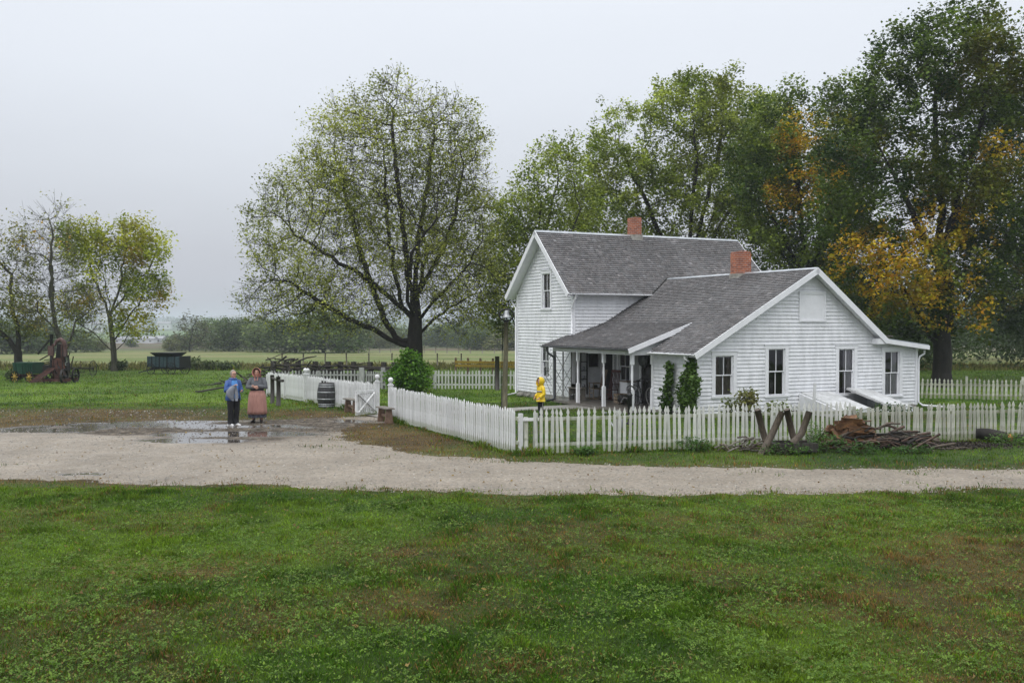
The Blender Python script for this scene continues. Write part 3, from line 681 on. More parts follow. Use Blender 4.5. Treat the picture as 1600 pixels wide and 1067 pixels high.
def lawncol(x, y, n=None):
    d = drymask(x, y); k = fbm(x * .35, y * .35, 41, 4) if n is None else n
    far = sstep(36, 60, y)
    c = lerp3(GREEN, GREEN2, sstep(.35, .65, k)); c = c * (1 - d[:, None]) + lerp3(DRY2, DRY, sstep(.3, .7, fbm(x * 2, y * 2, 42, 3))) * d[:, None]
    lush = np.stack([.088 + 0 * k, .150 + 0 * k, .020 + 0 * k], 1) * (.8 + .5 * k[:, None]); c = c * (1 - far[:, None]) + lush * far[:, None]
    return c
ys = np.concatenate([np.arange(-60, 4, 4), np.arange(4, 40, .35), np.arange(40, 80, 1), np.arange(80, 200, 4), np.arange(200, 520, 12), np.arange(520, 1300, 45), np.arange(1300, 4101, 140), [4100]])
ys = np.unique(np.concatenate([ys, _TY])); ncol = 260
S = np.linspace(-1, 1, ncol); GX = S[None, :] * (34 + .86 * np.maximum(ys, 0))[:, None]; GY = np.repeat(ys[:, None], ncol, 1)
GZ = th(GY) + np.where(GY > 900, (fbm(GX / 380, GY / 380, 51, 4) - .5) * np.clip((GY - 900) / 60, 0, 9), 0) + np.where((GY > 60) & (GY < 900), (fbm(GX / 60, GY / 60, 52) - .5) * .5 * np.clip((GY - 60) / 60, 0, 1), 0)
x, y = GX.ravel(), GY.ravel()
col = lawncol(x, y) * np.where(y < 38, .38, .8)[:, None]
# field bands beyond the lawn
fld = lerp3((.105, .14, .035), (.165, .17, .065), sstep(.4, .6, fbm(x / 22, y / 9, 61, 4)))
k = sstep(80, 92, y)[:, None]; col = col * (1 - k) + fld * k
rough = sstep(74, 77, y) * (1 - sstep(84, 88, y)); col = col * (1 - rough[:, None]) + lerp3((.075, .085, .03), (.12, .11, .045), vnoise(x / 2, y / 2, 62)) * rough[:, None]
px_, _ = to_px(x, np.maximum(y, 1))
k = sstep(205, 240, y)[:, None]; col = col * (1 - k) + lerp3((.10, .075, .045), (.07, .085, .035), sstep(.4, .6, fbm(x / 40, y / 40, 63))) * k
k = sstep(430, 480, y)[:, None] * (1 - sstep(1000, 1150, y))[:, None]; col = col * (1 - k) + lerp3((.10, .17, .06), (.15, .20, .08), sstep(.4, .6, fbm(x / 90, y / 60, 64))) * k
k = sstep(1050, 1200, y)[:, None]; col = col * (1 - k) + lerp3((.045, .07, .03), (.09, .13, .05), sstep(.5, .62, fbm(x / 200, y / 160, 65))) * k
nr = len(ys); I = np.arange(nr - 1)[:, None] * ncol + np.arange(ncol - 1)[None, :]; I = I.ravel()
me = np_mesh('ground', np.stack([x, y, GZ.ravel()], 1), 4, col, True, np.stack([I, I + 1, I + ncol + 1, I + ncol], 1))
tag(link('ground', me, ground_mat()), kind='structure')

def road_mat():
    m = bpy.data.materials.new('wet_limestone_gravel'); t, b, N, L = nt(m)
    a = N.new('ShaderNodeAttribute'); a.attribute_name = 'col'      # r: mud, g: standing water, b: grit
    sp = N.new('ShaderNodeSeparateColor'); L.new(a.outputs['Color'], sp.inputs[0])
    g = N.new('ShaderNodeNewGeometry')
    def noise(s, d=8, r=.7):
        n = N.new('ShaderNodeTexNoise'); n.inputs['Scale'].default_value = s; n.inputs['Detail'].default_value = d; n.inputs['Roughness'].default_value = r; L.new(g.outputs['Position'], n.inputs['Vector']); return n.outputs[0]
    def ramp(i, *st):
        c = N.new('ShaderNodeValToRGB'); e = c.color_ramp.elements
        while len(e) < len(st): e.new(.5)
        for q, (p, cc) in zip(e, st): q.position = p; q.color = (*cc, 1) if hasattr(cc, '__len__') else (cc, cc, cc, 1)
        L.new(i, c.inputs[0]); return c.outputs[0]
    def mix(f, A, B, bl='MIX'):
        x = N.new('ShaderNodeMix'); x.data_type = 'RGBA'; x.blend_type = bl
        for s_, v in ((0, f), (6, A), (7, B)):
            if hasattr(v, 'links'): L.new(v, x.inputs[s_])
            else: x.inputs[s_].default_value = v if s_ == 0 else (*v, 1)
        return x.outputs[2]
    c = ramp(noise(.5), (.32, (.195, .168, .132)), (.5, (.25, .216, .172)), (.68, (.315, .273, .22)))
    c = mix(.8, c, ramp(noise(28, 6, .8), (.3, .65), (.7, 1.25)), 'MULTIPLY')
    vo = N.new('ShaderNodeTexVoronoi'); vo.inputs['Scale'].default_value = 22; L.new(g.outputs['Position'], vo.inputs['Vector'])
    c = mix(.6, c, ramp(vo.outputs['Color'], (.1, .55), (.9, 1.25)), 'MULTIPLY')
    mud = ramp(noise(3.2, 10, .85), (.36, (.018, .015, .012)), (.50, (.08, .068, .055)), (.62, (.24, .205, .165)))
    md = N.new('ShaderNodeMath'); md.operation = 'MULTIPLY_ADD'; md.inputs[1].default_value = 1.3; L.new(noise(1.6, 9, .8), md.inputs[0]); L.new(sp.outputs[0], md.inputs[2]); mdc = N.new('ShaderNodeMath'); mdc.operation = 'MULTIPLY'; mdc.inputs[1].default_value = .5; L.new(md.outputs[0], mdc.inputs[0]); mk = ramp(mdc.outputs[0], (.47, 0), (.66, 1.0))
    c = mix(mk, c, mud)
    wn = N.new('ShaderNodeMath'); wn.operation = 'MULTIPLY_ADD'; wn.inputs[1].default_value = .5; L.new(noise(3.5, 5), wn.inputs[0]); L.new(sp.outputs[1], wn.inputs[2]); wet = ramp(wn.outputs[0], (.60, 0), (.70, 1.0))
    c = mix(wet, c, (.07, .06, .052)); L.new(c, b.inputs['Base Color'])
    damp = ramp(noise(1.7), (.42, .5), (.6, .75))
    rg = mix(mk, damp, (.85, .85, .85)); sx = N.new('ShaderNodeMapRange'); sx.inputs[3].default_value = .4; sx.inputs[4].default_value = .06; L.new(mk, sx.inputs[0]); sw = N.new('ShaderNodeMath'); sw.operation = 'MAXIMUM'; L.new(sx.outputs[0], sw.inputs[0]); L.new(wet, sw.inputs[1]); sh = N.new('ShaderNodeMath'); sh.operation = 'MULTIPLY'; sh.inputs[1].default_value = .8; L.new(sw.outputs[0], sh.inputs[0]); L.new(sh.outputs[0], b.inputs['Specular IOR Level']); rg = mix(wet, rg, (.04, .04, .04)); L.new(rg, b.inputs['Roughness'])
    bp = N.new('ShaderNodeBump'); bp.inputs['Distance'].default_value = .03; L.new(noise(16, 6), bp.inputs['Height'])
    inv = N.new('ShaderNodeMapRange'); inv.inputs[3].default_value = .7; inv.inputs[4].default_value = .02; L.new(wet, inv.inputs[0]); L.new(inv.outputs[0], bp.inputs['Strength']); L.new(bp.outputs[0], b.inputs['Normal'])
    return m
keep = _rd > 0
vid = np.full(_rd.shape, -1)
J, I = np.meshgrid(np.arange(_ny - 1), np.arange(_nx - 1), indexing='ij')
q = (_rd[:-1, :-1] > 0) | (_rd[1:, :-1] > 0) | (_rd[:-1, 1:] > 0) | (_rd[1:, 1:] > 0)
J, I = J[q], I[q]; idx = lambda j, i: j * _nx + i
FQ = np.stack([idx(J, I), idx(J, I + 1), idx(J + 1, I + 1), idx(J + 1, I)], 1); used = np.unique(FQ); rem = np.zeros(_rd.size, int); rem[used] = np.arange(len(used))
vx, vy = _rx.ravel()[used].copy(), _ry.ravel()[used].copy()
# pull the outer vertices onto the ragged edge
dd = _rd.ravel()[used]; gy_, gx_ = np.gradient(_rd, _gs); gxx, gyy = gx_.ravel()[used], gy_.ravel()[used]; gl = np.hypot(gxx, gyy) + .3
mv = np.where(dd < 0, np.minimum(-dd, .1), 0) ; vx += gxx / gl * mv; vy += gyy / gl * mv
col = np.stack([mudmask(vx, vy), wetmask(vx, vy), np.zeros(len(vx))], 1)
zz = th(vy) + .006 + sstep(0, .8, dd) * .012 - .008 * (1 - sstep(-.1, .1, dd))
zz = zz - .0 * col[:, 1]
me = np_mesh('road', np.stack([vx, vy, zz], 1), 4, col, True, rem[FQ]); tag(link('road', me, road_mat()), kind='structure')

# pebbles on the gravel, one mass
rr = np.random.RandomState(5); n = 24000
yy = 17 + rr.rand(n) ** 1.15 * 17; xx = (rr.rand(n) * 2 - 1) * (yy * .56 + 1); pxx, pyy = to_px(xx, yy); ok = (road_d(xx, yy) > -.2) | ((rr.rand(n) < .4) & (blob(pxx, pyy, 150, 650, 260, 14) > .45)) | (rr.rand(n) < .3 * mudmask(xx, yy)); xx, yy = xx[ok], yy[ok]; n = len(xx)
s = (.008 + .02 * rr.rand(n) ** 2.5) * np.clip(yy / 22, 1, 1.5)
T = np.array([(1, 0, 0), (-.2, .9, 0), (-.9, -.1, 0), (-.1, -.95, 0), (0, 0, .75)])
an = rr.rand(n) * 6.28; V = np.zeros((n, 5, 3)); ca_, sa_ = np.cos(an)[:, None], np.sin(an)[:, None]
tx, ty, tz = T[:, 0][None] * (1 + .3 * rr.randn(n, 1)), T[:, 1][None], T[:, 2][None]
V[:, :, 0] = xx[:, None] + s[:, None] * (tx * ca_ - ty * sa_); V[:, :, 1] = yy[:, None] + s[:, None] * (tx * sa_ + ty * ca_); V[:, :, 2] = th(yy)[:, None] + .018 + s[:, None] * tz
fr = np.array([(0, 1, 4), (1, 2, 4), (2, 3, 4), (3, 0, 4)]); FF = (np.arange(n)[:, None, None] * 5 + fr[None]).reshape(-1, 3)
g_ = (.13 + .25 * rr.rand(n) ** 1.5) * (1 - .62 * np.clip(1.3 * mudmask(xx, yy), 0, 1)); col = np.repeat(np.stack([g_ * 1.05, g_ * .98, g_ * .86], 1), 5, 0)
tag(link('gravel', np_mesh('gravel', V.reshape(-1, 3), 3, col, False, FF), mat('gravel_stone', (1, 1, 1), (.8, .8, .8), 30, .6, attr=True)), kind='stuff')

# concrete walk from the gate to the porch
b = MB(); W = [(-4.6, 31.6), (-2.0, 33.2), (0.3, 34.6), (2.2, 35.6), (4.6, 35.2)]
pl = [Vector((a, c, 0)) for a, c in W]; vs = []
for i, p in enumerate(pl):
    d = (pl[min(i + 1, 4)] - pl[max(i - 1, 0)]).normalized(); s_ = Vector((-d.y, d.x, 0)); w_ = .5 if i < 3 else .75
    for o in (-1, 1):
        for z in (.035, -.05): vs.append(p + s_ * o * w_ + Vector((0, 0, float(th(p.y)) + z)))
b.add(vs, [f for i in range(4) for f in ((4 * i, 4 * i + 4, 4 * i + 6, 4 * i + 2), (4 * i + 1, 4 * i + 5, 4 * i + 4, 4 * i), (4 * i + 2, 4 * i + 6, 4 * i + 7, 4 * i + 3))])
tag(b.obj('path', Mt['concrete']), kind='structure')

# ================================================================ grass
def blades(n, x, y, h, w, col, seed, bend=.5):
    rr = np.random.RandomState(seed); a = rr.rand(n) * 6.283; la = rr.rand(n) * 6.283; ln = h * bend * rr.rand(n)
    z = th(y) - .004; dx, dy = np.cos(a) * w / 2, np.sin(a) * w / 2; lx, ly = np.cos(la) * ln, np.sin(la) * ln
    V = np.zeros((n, 4, 3))
    V[:, 0] = np.stack([x - dx, y - dy, z], 1); V[:, 1] = np.stack([x + dx, y + dy, z], 1)
    V[:, 2] = np.stack([x + dx * .6 + lx * .5, y + dy * .6 + ly * .5, z + h * .65], 1); V[:, 3] = np.stack([x + lx * 1.3, y + ly * 1.3, z + h * .95], 1)
    c = np.repeat(col, 4, 0); return V.reshape(-1, 3), c
NOGRASS = [np.array(q) for q in ([W[0], W[1], W[2], W[3], W[4]],)]
def walkd(x, y):
    d = np.full(x.shape, 9.)
    for a, c in zip(W[:-1], W[1:]):
        a = np.array(a); c = np.array(c); e = c - a; t = np.clip(((x - a[0]) * e[0] + (y - a[1]) * e[1]) / (e @ e), 0, 1); d = np.minimum(d, np.hypot(x - a[0] - t * e[0], y - a[1] - t * e[1]))
    return d
def in_house(x, y):
    dx, dy = x - PX0, y - PY0; lx, ly = dx * ca + dy * sa, -dx * sa + dy * ca
    return ((lx > -.02) & (lx < 9.9) & (ly > 0) & (ly < 13.1)) | ((lx > -1.0) & (lx < 2) & (ly > 2.5) & (ly < 8.2))
def allowed(x, y, rr):
    d = road_d(x, y); p = np.where(d > .12, 0.0, 1.0); p = np.where((d > -.3) & (d <= .12), .65, p)
    p = np.where((d > .12) & (d < 1.6), np.maximum(p, .85 * sstep(.60, .70, fbm(x * 1.3, y * 1.9, 91, 4) - .05 * d)), p); pz = (d > .12) & (d < 1.6) & (p > .05)
    # a few tufts stray onto the gravel
    p = np.where((d > .12) & (d < .45) & ~pz, .05, p); px, py = to_px(x, y); p = p * (1 - .38 * np.clip(1.4 * blob(px, py, 150, 650, 280, 15), 0, 1)); p = np.where(walkd(x, y) < .52, 0, p); p = np.where(in_house(x, y), 0, p)
    px, py = to_px(x, y); chr_ = blob(px, py, 1440, 694, 110, 9); p = p * (1 - np.clip(chr_ * 1.3, 0, .97))
    return rr.rand(len(x)) < p
def colvar(c, rr, s=.36):
    n = len(c); v = 1 + s * rr.randn(n); k = rr.rand(n) < .05; c = c * np.clip(v, .35, 1.9)[:, None]; c[k] = c[k] * .5 + np.array([.2, .17, .06]) * .5
    return c
def bladecol(x, y, d, rr):
    k = .6 * fbm(x * .35, y * .35, 41, 4) + .4 * vnoise(x * 2.3, y * 2.3, 44); g = lerp3(GREEN, GREEN2, sstep(.32, .68, k)); b_ = lerp3(DRY2, DRY, rr.rand(len(x))); b_[:, 0] *= .8 + .5 * rr.rand(len(x))
    pick = rr.rand(len(x)) < np.clip(d * 1.15 * (.5 + vnoise(x * 4, y * 4, 45)), 0, .93); c = np.where(pick[:, None], b_, g)
    if (y > 70).any(): k2 = sstep(71, 76, y)[:, None]; c = c * (1 - k2) + lerp3((.085, .10, .03), (.17, .15, .06), vnoise(x / 1.7, y / 1.7, 62)) * k2
    return c
VV = []; CC = []
def patch(n, ymin, ymax, pw, h0, w0, seed, hs=.35, lat=.56):
    rr = np.random.RandomState(seed); u = rr.rand(n)
    k = 2 - pw; y = (ymin ** k + u * (ymax ** k - ymin ** k)) ** (1 / k) if abs(k) > 1e-3 else ymin * (ymax / ymin) ** u
    x = (rr.rand(n) * 2 - 1) * (y * lat + 1.2); ok = allowed(x, y, rr); x, y = x[ok], y[ok]; n = len(x)
    d = drymask(x, y); tall = fbm(x * 1.1, y * 1.1, 71, 4); tuft = sstep(.52, .74, vnoise(x * 3.4, y * 3.4, 71) * .6 + .4 * tall)
    thin = rr.rand(n) > d * .22; x, y, d, tuft = x[thin], y[thin], d[thin], tuft[thin]; n = len(x)
    h = h0 * (.55 + .8 * rr.rand(n)) * (1 + 1.2 * tuft) * (1 - .3 * d); w = w0 * (.7 + .6 * rr.rand(n)) * (y / ymin) ** .7
    c = bladecol(x, y, d, rr); c = c * (1 - .15 * tuft * (1 - d))[:, None] * (.50 + .55 * vnoise(x * 7, y * 7, 73) + .55 * vnoise(x * 2.6, y * 2.6, 74))[:, None]; c = colvar(c, rr)
    V, c = blades(n, x, y, h, w, c, seed + 1); VV.append(V); CC.append(c)
_lc = lawncol
def lawncol(x, y):
    c = _lc(x, y); k = sstep(71, 76, y)[:, None]; r = vnoise(x / 1.7, y / 1.7, 62); return c * (1 - k) + lerp3((.085, .10, .03), (.17, .15, .06), r) * k
GM = leafmat('grass_blade', .6, .35)
patch(500000, 6.8, 17.9, 1.45, .034, .0050, 100)
patch(150000, 17.5, 37, 1.2, .042, .013, 110)
V = np.concatenate(VV); Cc = np.concatenate(CC)
tag(link('grass', np_mesh('grass', V, 4, Cc), GM), kind='stuff')
VV = []; CC = []
patch(190000, 36, 78, 1.4, .055, .020, 120, lat=.62)
patch(30000, 73, 90, 1.0, .22, .07, 130, lat=.62)
tag(link('meadow_grass', np_mesh('meadow_grass', np.concatenate(VV), 4, np.concatenate(CC)), GM), kind='stuff')
rr = np.random.RandomState(190); X_ = []; Y_ = []
for a, c, n in (((.1, 22.3), (8.6, 24.25), 5200), ((8.7, 24.3), (14.2, 25.3), 3600), ((-3.86, 30.4), (.1, 22.3), 3600), ((-4.5, 32.2), (-8.1, 38.1), 1500), ((-8.2, 38.3), (-10.7, 42.1), 900)):
    t_ = rr.rand(n); X_.append(a[0] + (c[0] - a[0]) * t_ + rr.randn(n) * .10); Y_.append(a[1] + (c[1] - a[1]) * t_ + rr.randn(n) * .10)
x, y = np.concatenate(X_), np.concatenate(Y_); g_ = vnoise(x * 2.1 + y, y * 1.3, 191); k = rr.rand(len(x)) < .25 + .75 * g_; x, y, g_ = x[k], y[k], g_[k]; n = len(x)
V, c = blades(n, x, y, (.05 + .17 * g_ ** 1.5) * (.6 + .7 * rr.rand(n)), .011 + 0 * x, colvar(bladecol(x, y, 0 * x + .12, rr), rr), 192); tag(link('long_grass', np_mesh('long_grass', V, 4, c), GM), kind='stuff')
# clover and broad low weeds in the foreground
rr = np.random.RandomState(200); n = 72000; k = .55; u = rr.rand(n); y = (6.8 ** k + u * (16.5 ** k - 6.8 ** k)) ** (1 / k); x = (rr.rand(n) * 2 - 1) * (y * .56 + 1)
cl = fbm(x * .45, y * .45, 81, 4); ok = (rr.rand(n) < (.10 + .75 * sstep(.36, .66, .6 * cl + .4 * vnoise(x * 2.2, y * 2.2, 82))) * (1 - .8 * drymask(x, y))) & (road_d(x, y) < -.5); x, y = x[ok], y[ok]; n = len(x)
zc = .02 + .035 * rr.rand(n); s = (.011 + .012 * rr.rand(n) ** 2) ; V = np.zeros((n, 3, 4, 3)); a0 = rr.rand(n) * 6.28; tl = rr.randn(n, 2) * .35
for j in range(3):
    a = a0 + j * 2.094 + rr.randn(n) * .15; c_, s_ = np.cos(a), np.sin(a)
    for q, (p_, o_) in enumerate(((.1, 0), (.9, -.62), (1.5, 0), (.9, .62))):
        lx = s * (p_ * c_ - o_ * s_); ly = s * (p_ * s_ + o_ * c_); V[:, j, q] = np.stack([x + lx, y + ly, zc + lx * tl[:, 0] + ly * tl[:, 1] + (.004 if p_ > 1 else 0)], 1)
c = lerp3((.06, .13, .014), (.155, .245, .04), rr.rand(n)); c = np.repeat(colvar(c, rr, .15), 12, 0)
tag(link('clover', np_mesh('clover', V.reshape(-1, 3), 4, c), GM), kind='stuff')
rr = np.random.RandomState(205); n = 60000; k = .55; u = rr.rand(n); y = (6.8 ** k + u * (17 ** k - 6.8 ** k)) ** (1 / k); x = (rr.rand(n) * 2 - 1) * (y * .56 + 1)
ok = (rr.rand(n) < .12 + .8 * sstep(.45, .65, .5 * fbm(x * .6, y * .6, 86, 4) + .5 * vnoise(x * 3, y * 3, 87))) & (road_d(x, y) < -.3); x, y = x[ok], y[ok]; n = len(x); s = .018 + .022 * rr.rand(n) ** 2; a = rr.rand(n) * 6.28; tz = rr.rand(n) * .9; z0 = .012 + .03 * rr.rand(n)
V = np.zeros((n, 4, 3))
for q, (p_, o_) in enumerate(((0, 0), (.55, -.32), (1.2, 0), (.55, .32))): V[:, q] = np.stack([x + s * (p_ * np.cos(a) - o_ * np.sin(a)), y + s * (p_ * np.sin(a) + o_ * np.cos(a)), z0 + s * p_ * tz], 1)
c = lerp3((.06, .13, .010), (.16, .25, .03), rr.rand(n)); dm = rr.rand(n) < drymask(x, y) * .8; c[dm] = lerp3(DRY2, DRY, rr.rand(dm.sum())); tag(link('low_weeds', np_mesh('low_weeds', V.reshape(-1, 3), 4, np.repeat(colvar(c, rr, .2), 4, 0)), GM), kind='stuff')
# straw scraps
rr = np.random.RandomState(210); n = 1500; x = -4.9 + rr.randn(n) * .55; y = 12.2 + rr.randn(n) * .35
V, c = blades(n, x, y, .015 + 0 * x, .004 + 0 * x, np.tile([.42, .33, .16], (n, 1)) * (.6 + .6 * rr.rand(n, 1)), 5, 9)
tag(link('straw', np_mesh('straw', V, 4, c), GM), kind='stuff')
# fallen leaves
rr = np.random.RandomState(220); n = 1500; y = 8 + rr.rand(n) ** .8 * 30; x = (rr.rand(n) * 2 - 1) * y * .55; ok = ~in_house(x, y); x, y = x[ok], y[ok]; n = len(x); a = rr.rand(n) * 6.28; s = .02 + .02 * rr.rand(n)
V = np.zeros((n, 4, 3))
for q, (p_, o_) in enumerate(((-1, 0), (0, -.5), (1, 0), (0, .5))):
    V[:, q] = np.stack([x + s * (p_ * np.cos(a) - o_ * np.sin(a)), y + s * (p_ * np.sin(a) + o_ * np.cos(a)), th(y) + .03 + .012 * rr.randn(n)], 1)
c = np.repeat(lerp3((.10, .055, .025), (.28, .20, .06), rr.rand(n)), 4, 0); tag(link('fallen_leaves', np_mesh('fallen_leaves', V.reshape(-1, 3), 4, c), GM), kind='stuff')
# ================================================================ trees
def grow(trunk, A, step, infl, kill, trop=(0, 0, .0), iters=160, seed=0, jit=.12, stems=()):
    """space colonisation from a trunk polyline towards the points A"""
    rr = np.random.RandomState(seed)
    nodes = [np.array(p, float) for p in trunk]; par = [-1] + list(range(len(trunk) - 1))
    for (i0, pl) in stems:
        q = i0 if i0 >= 0 else i0 + len(trunk)
        for p in pl:
            a = nodes[q]; b_ = np.array(p, float); m_ = max(1, int(round(np.linalg.norm(b_ - a) / (step * 1.3))))
            for j in range(1, m_ + 1): nodes.append(a + (b_ - a) * j / m_ + (rr.randn(3) * .05 if j < m_ else 0)); par.append(q); q = len(nodes) - 1
    A = A.copy(); N0 = np.array(nodes); D = ((A[:, None] - N0[None]) ** 2).sum(2); near = D.argmin(1); nd = D.min(1); trop = np.array(trop)
    seen = set()
    for it in range(iters):
        if len(A) == 0: break
        m = nd < infl ** 2
        if not m.any(): break
        NA = np.array(nodes); dirs = A[m] - NA[near[m]]; dirs /= np.linalg.norm(dirs, axis=1)[:, None] + 1e-9
        acc = np.zeros((len(nodes), 3)); np.add.at(acc, near[m], dirs); ids = np.unique(near[m]); new = []
        for i in ids:
            d = acc[i]; l = np.linalg.norm(d)
            if l < 1e-6: d = rr.randn(3); l = np.linalg.norm(d)
            d = d / l + trop + rr.randn(3) * jit; d /= np.linalg.norm(d); p = NA[i] + d * step
            key = (i, round(p[0] * 4 / step), round(p[1] * 4 / step), round(p[2] * 4 / step))
            if key in seen: continue
            seen.add(key); new.append((p, i))
        if not new: break
        k0 = len(nodes)
        for p, i in new: nodes.append(p); par.append(int(i))
        NN = np.array([p for p, _ in new]); D = ((A[:, None] - NN[None]) ** 2).sum(2); mn = D.min(1); am = D.argmin(1) + k0
        bt = mn < nd; nd = np.where(bt, mn, nd); near = np.where(bt, am, near)
        kp = nd > kill ** 2; A = A[kp]; nd = nd[kp]; near = near[kp]
    return np.array(nodes), np.array(par)
def radii(par, r0, rb):
    n = len(par); kids = np.bincount(par[1:], minlength=n); tips = np.zeros(n)
    for i in range(n - 1, 0, -1):
        if kids[i] == 0: tips[i] = 1
        tips[par[i]] += tips[i]
    e = math.log(max(tips[0], 4)) / math.log(rb / r0); return r0 * np.maximum(tips, 1) ** (1 / e), tips
def branch_mesh(P, par, rad, name, flare=0.0):
    n = len(P); main = np.full(n, -1); best = np.zeros(n)
    for i in range(1, n):
        if rad[i] > best[par[i]]: best[par[i]] = rad[i]; main[par[i]] = i
    d = np.zeros((n, 3)); d[1:] = P[1:] - P[par[1:]]; d[0] = P[1] - P[0]; d /= np.linalg.norm(d, axis=1)[:, None] + 1e-9
    dn = d.copy(); hm = main >= 0; dn[hm] = d[hm] + d[main[hm]]; dn /= np.linalg.norm(dn, axis=1)[:, None] + 1e-9
    def frame(D):
        ref = np.where(np.abs(D[:, 0:1]) > .9, np.array([[0, 1., 0]]), np.array([[1., 0, 0]])); a = np.cross(D, ref); a /= np.linalg.norm(a, axis=1)[:, None]; return a, np.cross(a, D)
    E = np.arange(1, n); V = []; FF = []; k0 = 0
    for lo, hi, sides in ((0, .02, 3), (.02, .07, 5), (.07, 9, 10)):
        e = E[(rad[E] >= lo) & (rad[E] < hi)]
        if not len(e): continue
        p = par[e]; ismain = main[p] == e
        D0 = np.where(ismain[:, None], dn[p], d[e]); R0 = np.where(ismain, rad[p], np.minimum(rad[p], rad[e] * 1.25)); D1 = dn[e]; R1 = rad[e]
        R0 = R0.copy(); rt = p == 0; R0[rt] *= 1 + flare
        a0, b0 = frame(D0); a1, b1 = frame(D1); t = np.arange(sides) / sides * 2 * PI; c, s = np.cos(t), np.sin(t)
        r0 = P[p][:, None] + R0[:, None, None] * (a0[:, None] * c[None, :, None] + b0[:, None] * s[None, :, None])
        r1 = P[e][:, None] + R1[:, None, None] * (a1[:, None] * c[None, :, None] + b1[:, None] * s[None, :, None])
        V.append(np.concatenate([r0, r1], 1).reshape(-1, 3)); j = np.arange(sides); q = np.stack([j, (j + 1) % sides, (j + 1) % sides + sides, j + sides], 1)
        FF.append((np.arange(len(e))[:, None, None] * 2 * sides + q[None]).reshape(-1, 4) + k0); k0 += len(e) * 2 * sides
    return np_mesh(name, np.concatenate(V), 4, None, True, np.concatenate(FF))
def ell_pts(lobes, rs, shell=.45):
    out = []
    for (c, r, n) in lobes:
        v = rs.randn(n, 3); v /= np.linalg.norm(v, axis=1)[:, None]; rad = (shell + (1 - shell) * rs.rand(n, 1)) ** .7
        k = rs.rand(n) < .25; rad[k] = rs.rand(k.sum(), 1) ** .5
        out.append(np.array(c) + v * rad * np.array(r))
    return np.concatenate(out)
def leaves(P, n_per, size, rs, spread, c_lo, c_hi, patches=(), autumn=(.42, .22, .03), keep=None, aspect=.45, clump=41, aut_bg=.0, low=.0):
    """n_per leaves round each twig node; patches: (centre, radius, strength) of turned foliage"""
    n = len(P) * n_per; base = np.repeat(P, n_per, 0); pos = base + rs.randn(n, 3) * spread
    k_ = None
    nv = rs.randn(n, 3) * .62; nv[:, 2] += 1; u = np.cross(nv, rs.randn(n, 3)); u /= np.linalg.norm(u, axis=1)[:, None]; w = np.cross(u, nv); w /= np.linalg.norm(w, axis=1)[:, None]
    s = size * (.6 + .8 * rs.rand(n, 1)); V = np.zeros((n, 4, 3)); nn = np.cross(u, w)
    V[:, 0] = pos - u * s * .5; V[:, 1] = pos - w * s * aspect + nn * s * .12; V[:, 2] = pos + u * s * .5; V[:, 3] = pos + w * s * aspect + nn * s * .12
    cn = fbm(pos[:, 0] * .55 + pos[:, 1] * .35, pos[:, 2] * .55 - pos[:, 1] * .3, clump, 3); c = lerp3(c_lo, c_hi, np.clip(sstep(.3, .7, cn) + .25 * rs.randn(n), 0, 1))
    en = np.repeat(rs.rand(len(P)), n_per); en = en[k_] if k_ is not None else en; c = c * (.62 + .8 * en[:, None])
    a = np.full(n, aut_bg) * sstep(.5, .75, fbm(pos[:, 0] * .5, pos[:, 2] * .5, clump + 5, 3))
    for (pc, pr, st) in patches:
        dd = np.linalg.norm((pos - np.array(pc)) / np.array(pr), axis=1) + (vnoise(pos[:, 0] * .9, pos[:, 2] * .9 + pos[:, 1], 77) - .5) * 1.5 + (vnoise(pos[:, 0] * 2.4, pos[:, 2] * 2.4, 78) - .5) * .5; a = np.maximum(a, st * (1 - sstep(.6, 1.05, dd)))
    a = np.clip(a * (.7 + .6 * rs.rand(n)), 0, 1); au = np.array(autumn)[None] * (.65 + .7 * rs.rand(n, 1)); au[:, 1] *= (.7 + .6 * rs.rand(n)); c = c * (1 - a[:, None]) + au * a[:, None]
    return V.reshape(-1, 3), np.repeat(c, 4, 0)
LEAF = leafmat('tree_leaf', .5, .3)
def twigs(P, par, rad, rs, per, ln, up=.3):
    """straight fine shoots added to the thin nodes"""
    thin = np.where(rad < .03)[0]; thin = thin[thin > 2]; idx = np.repeat(thin, per); n = len(idx); d = P[idx] - P[par[idx]]; d /= np.linalg.norm(d, axis=1)[:, None] + 1e-9
    d = d + rs.randn(n, 3) * .6; d[:, 2] += up; d /= np.linalg.norm(d, axis=1)[:, None]; e = P[idx] + d * ln * (.5 + rs.rand(n, 1)); return idx, e
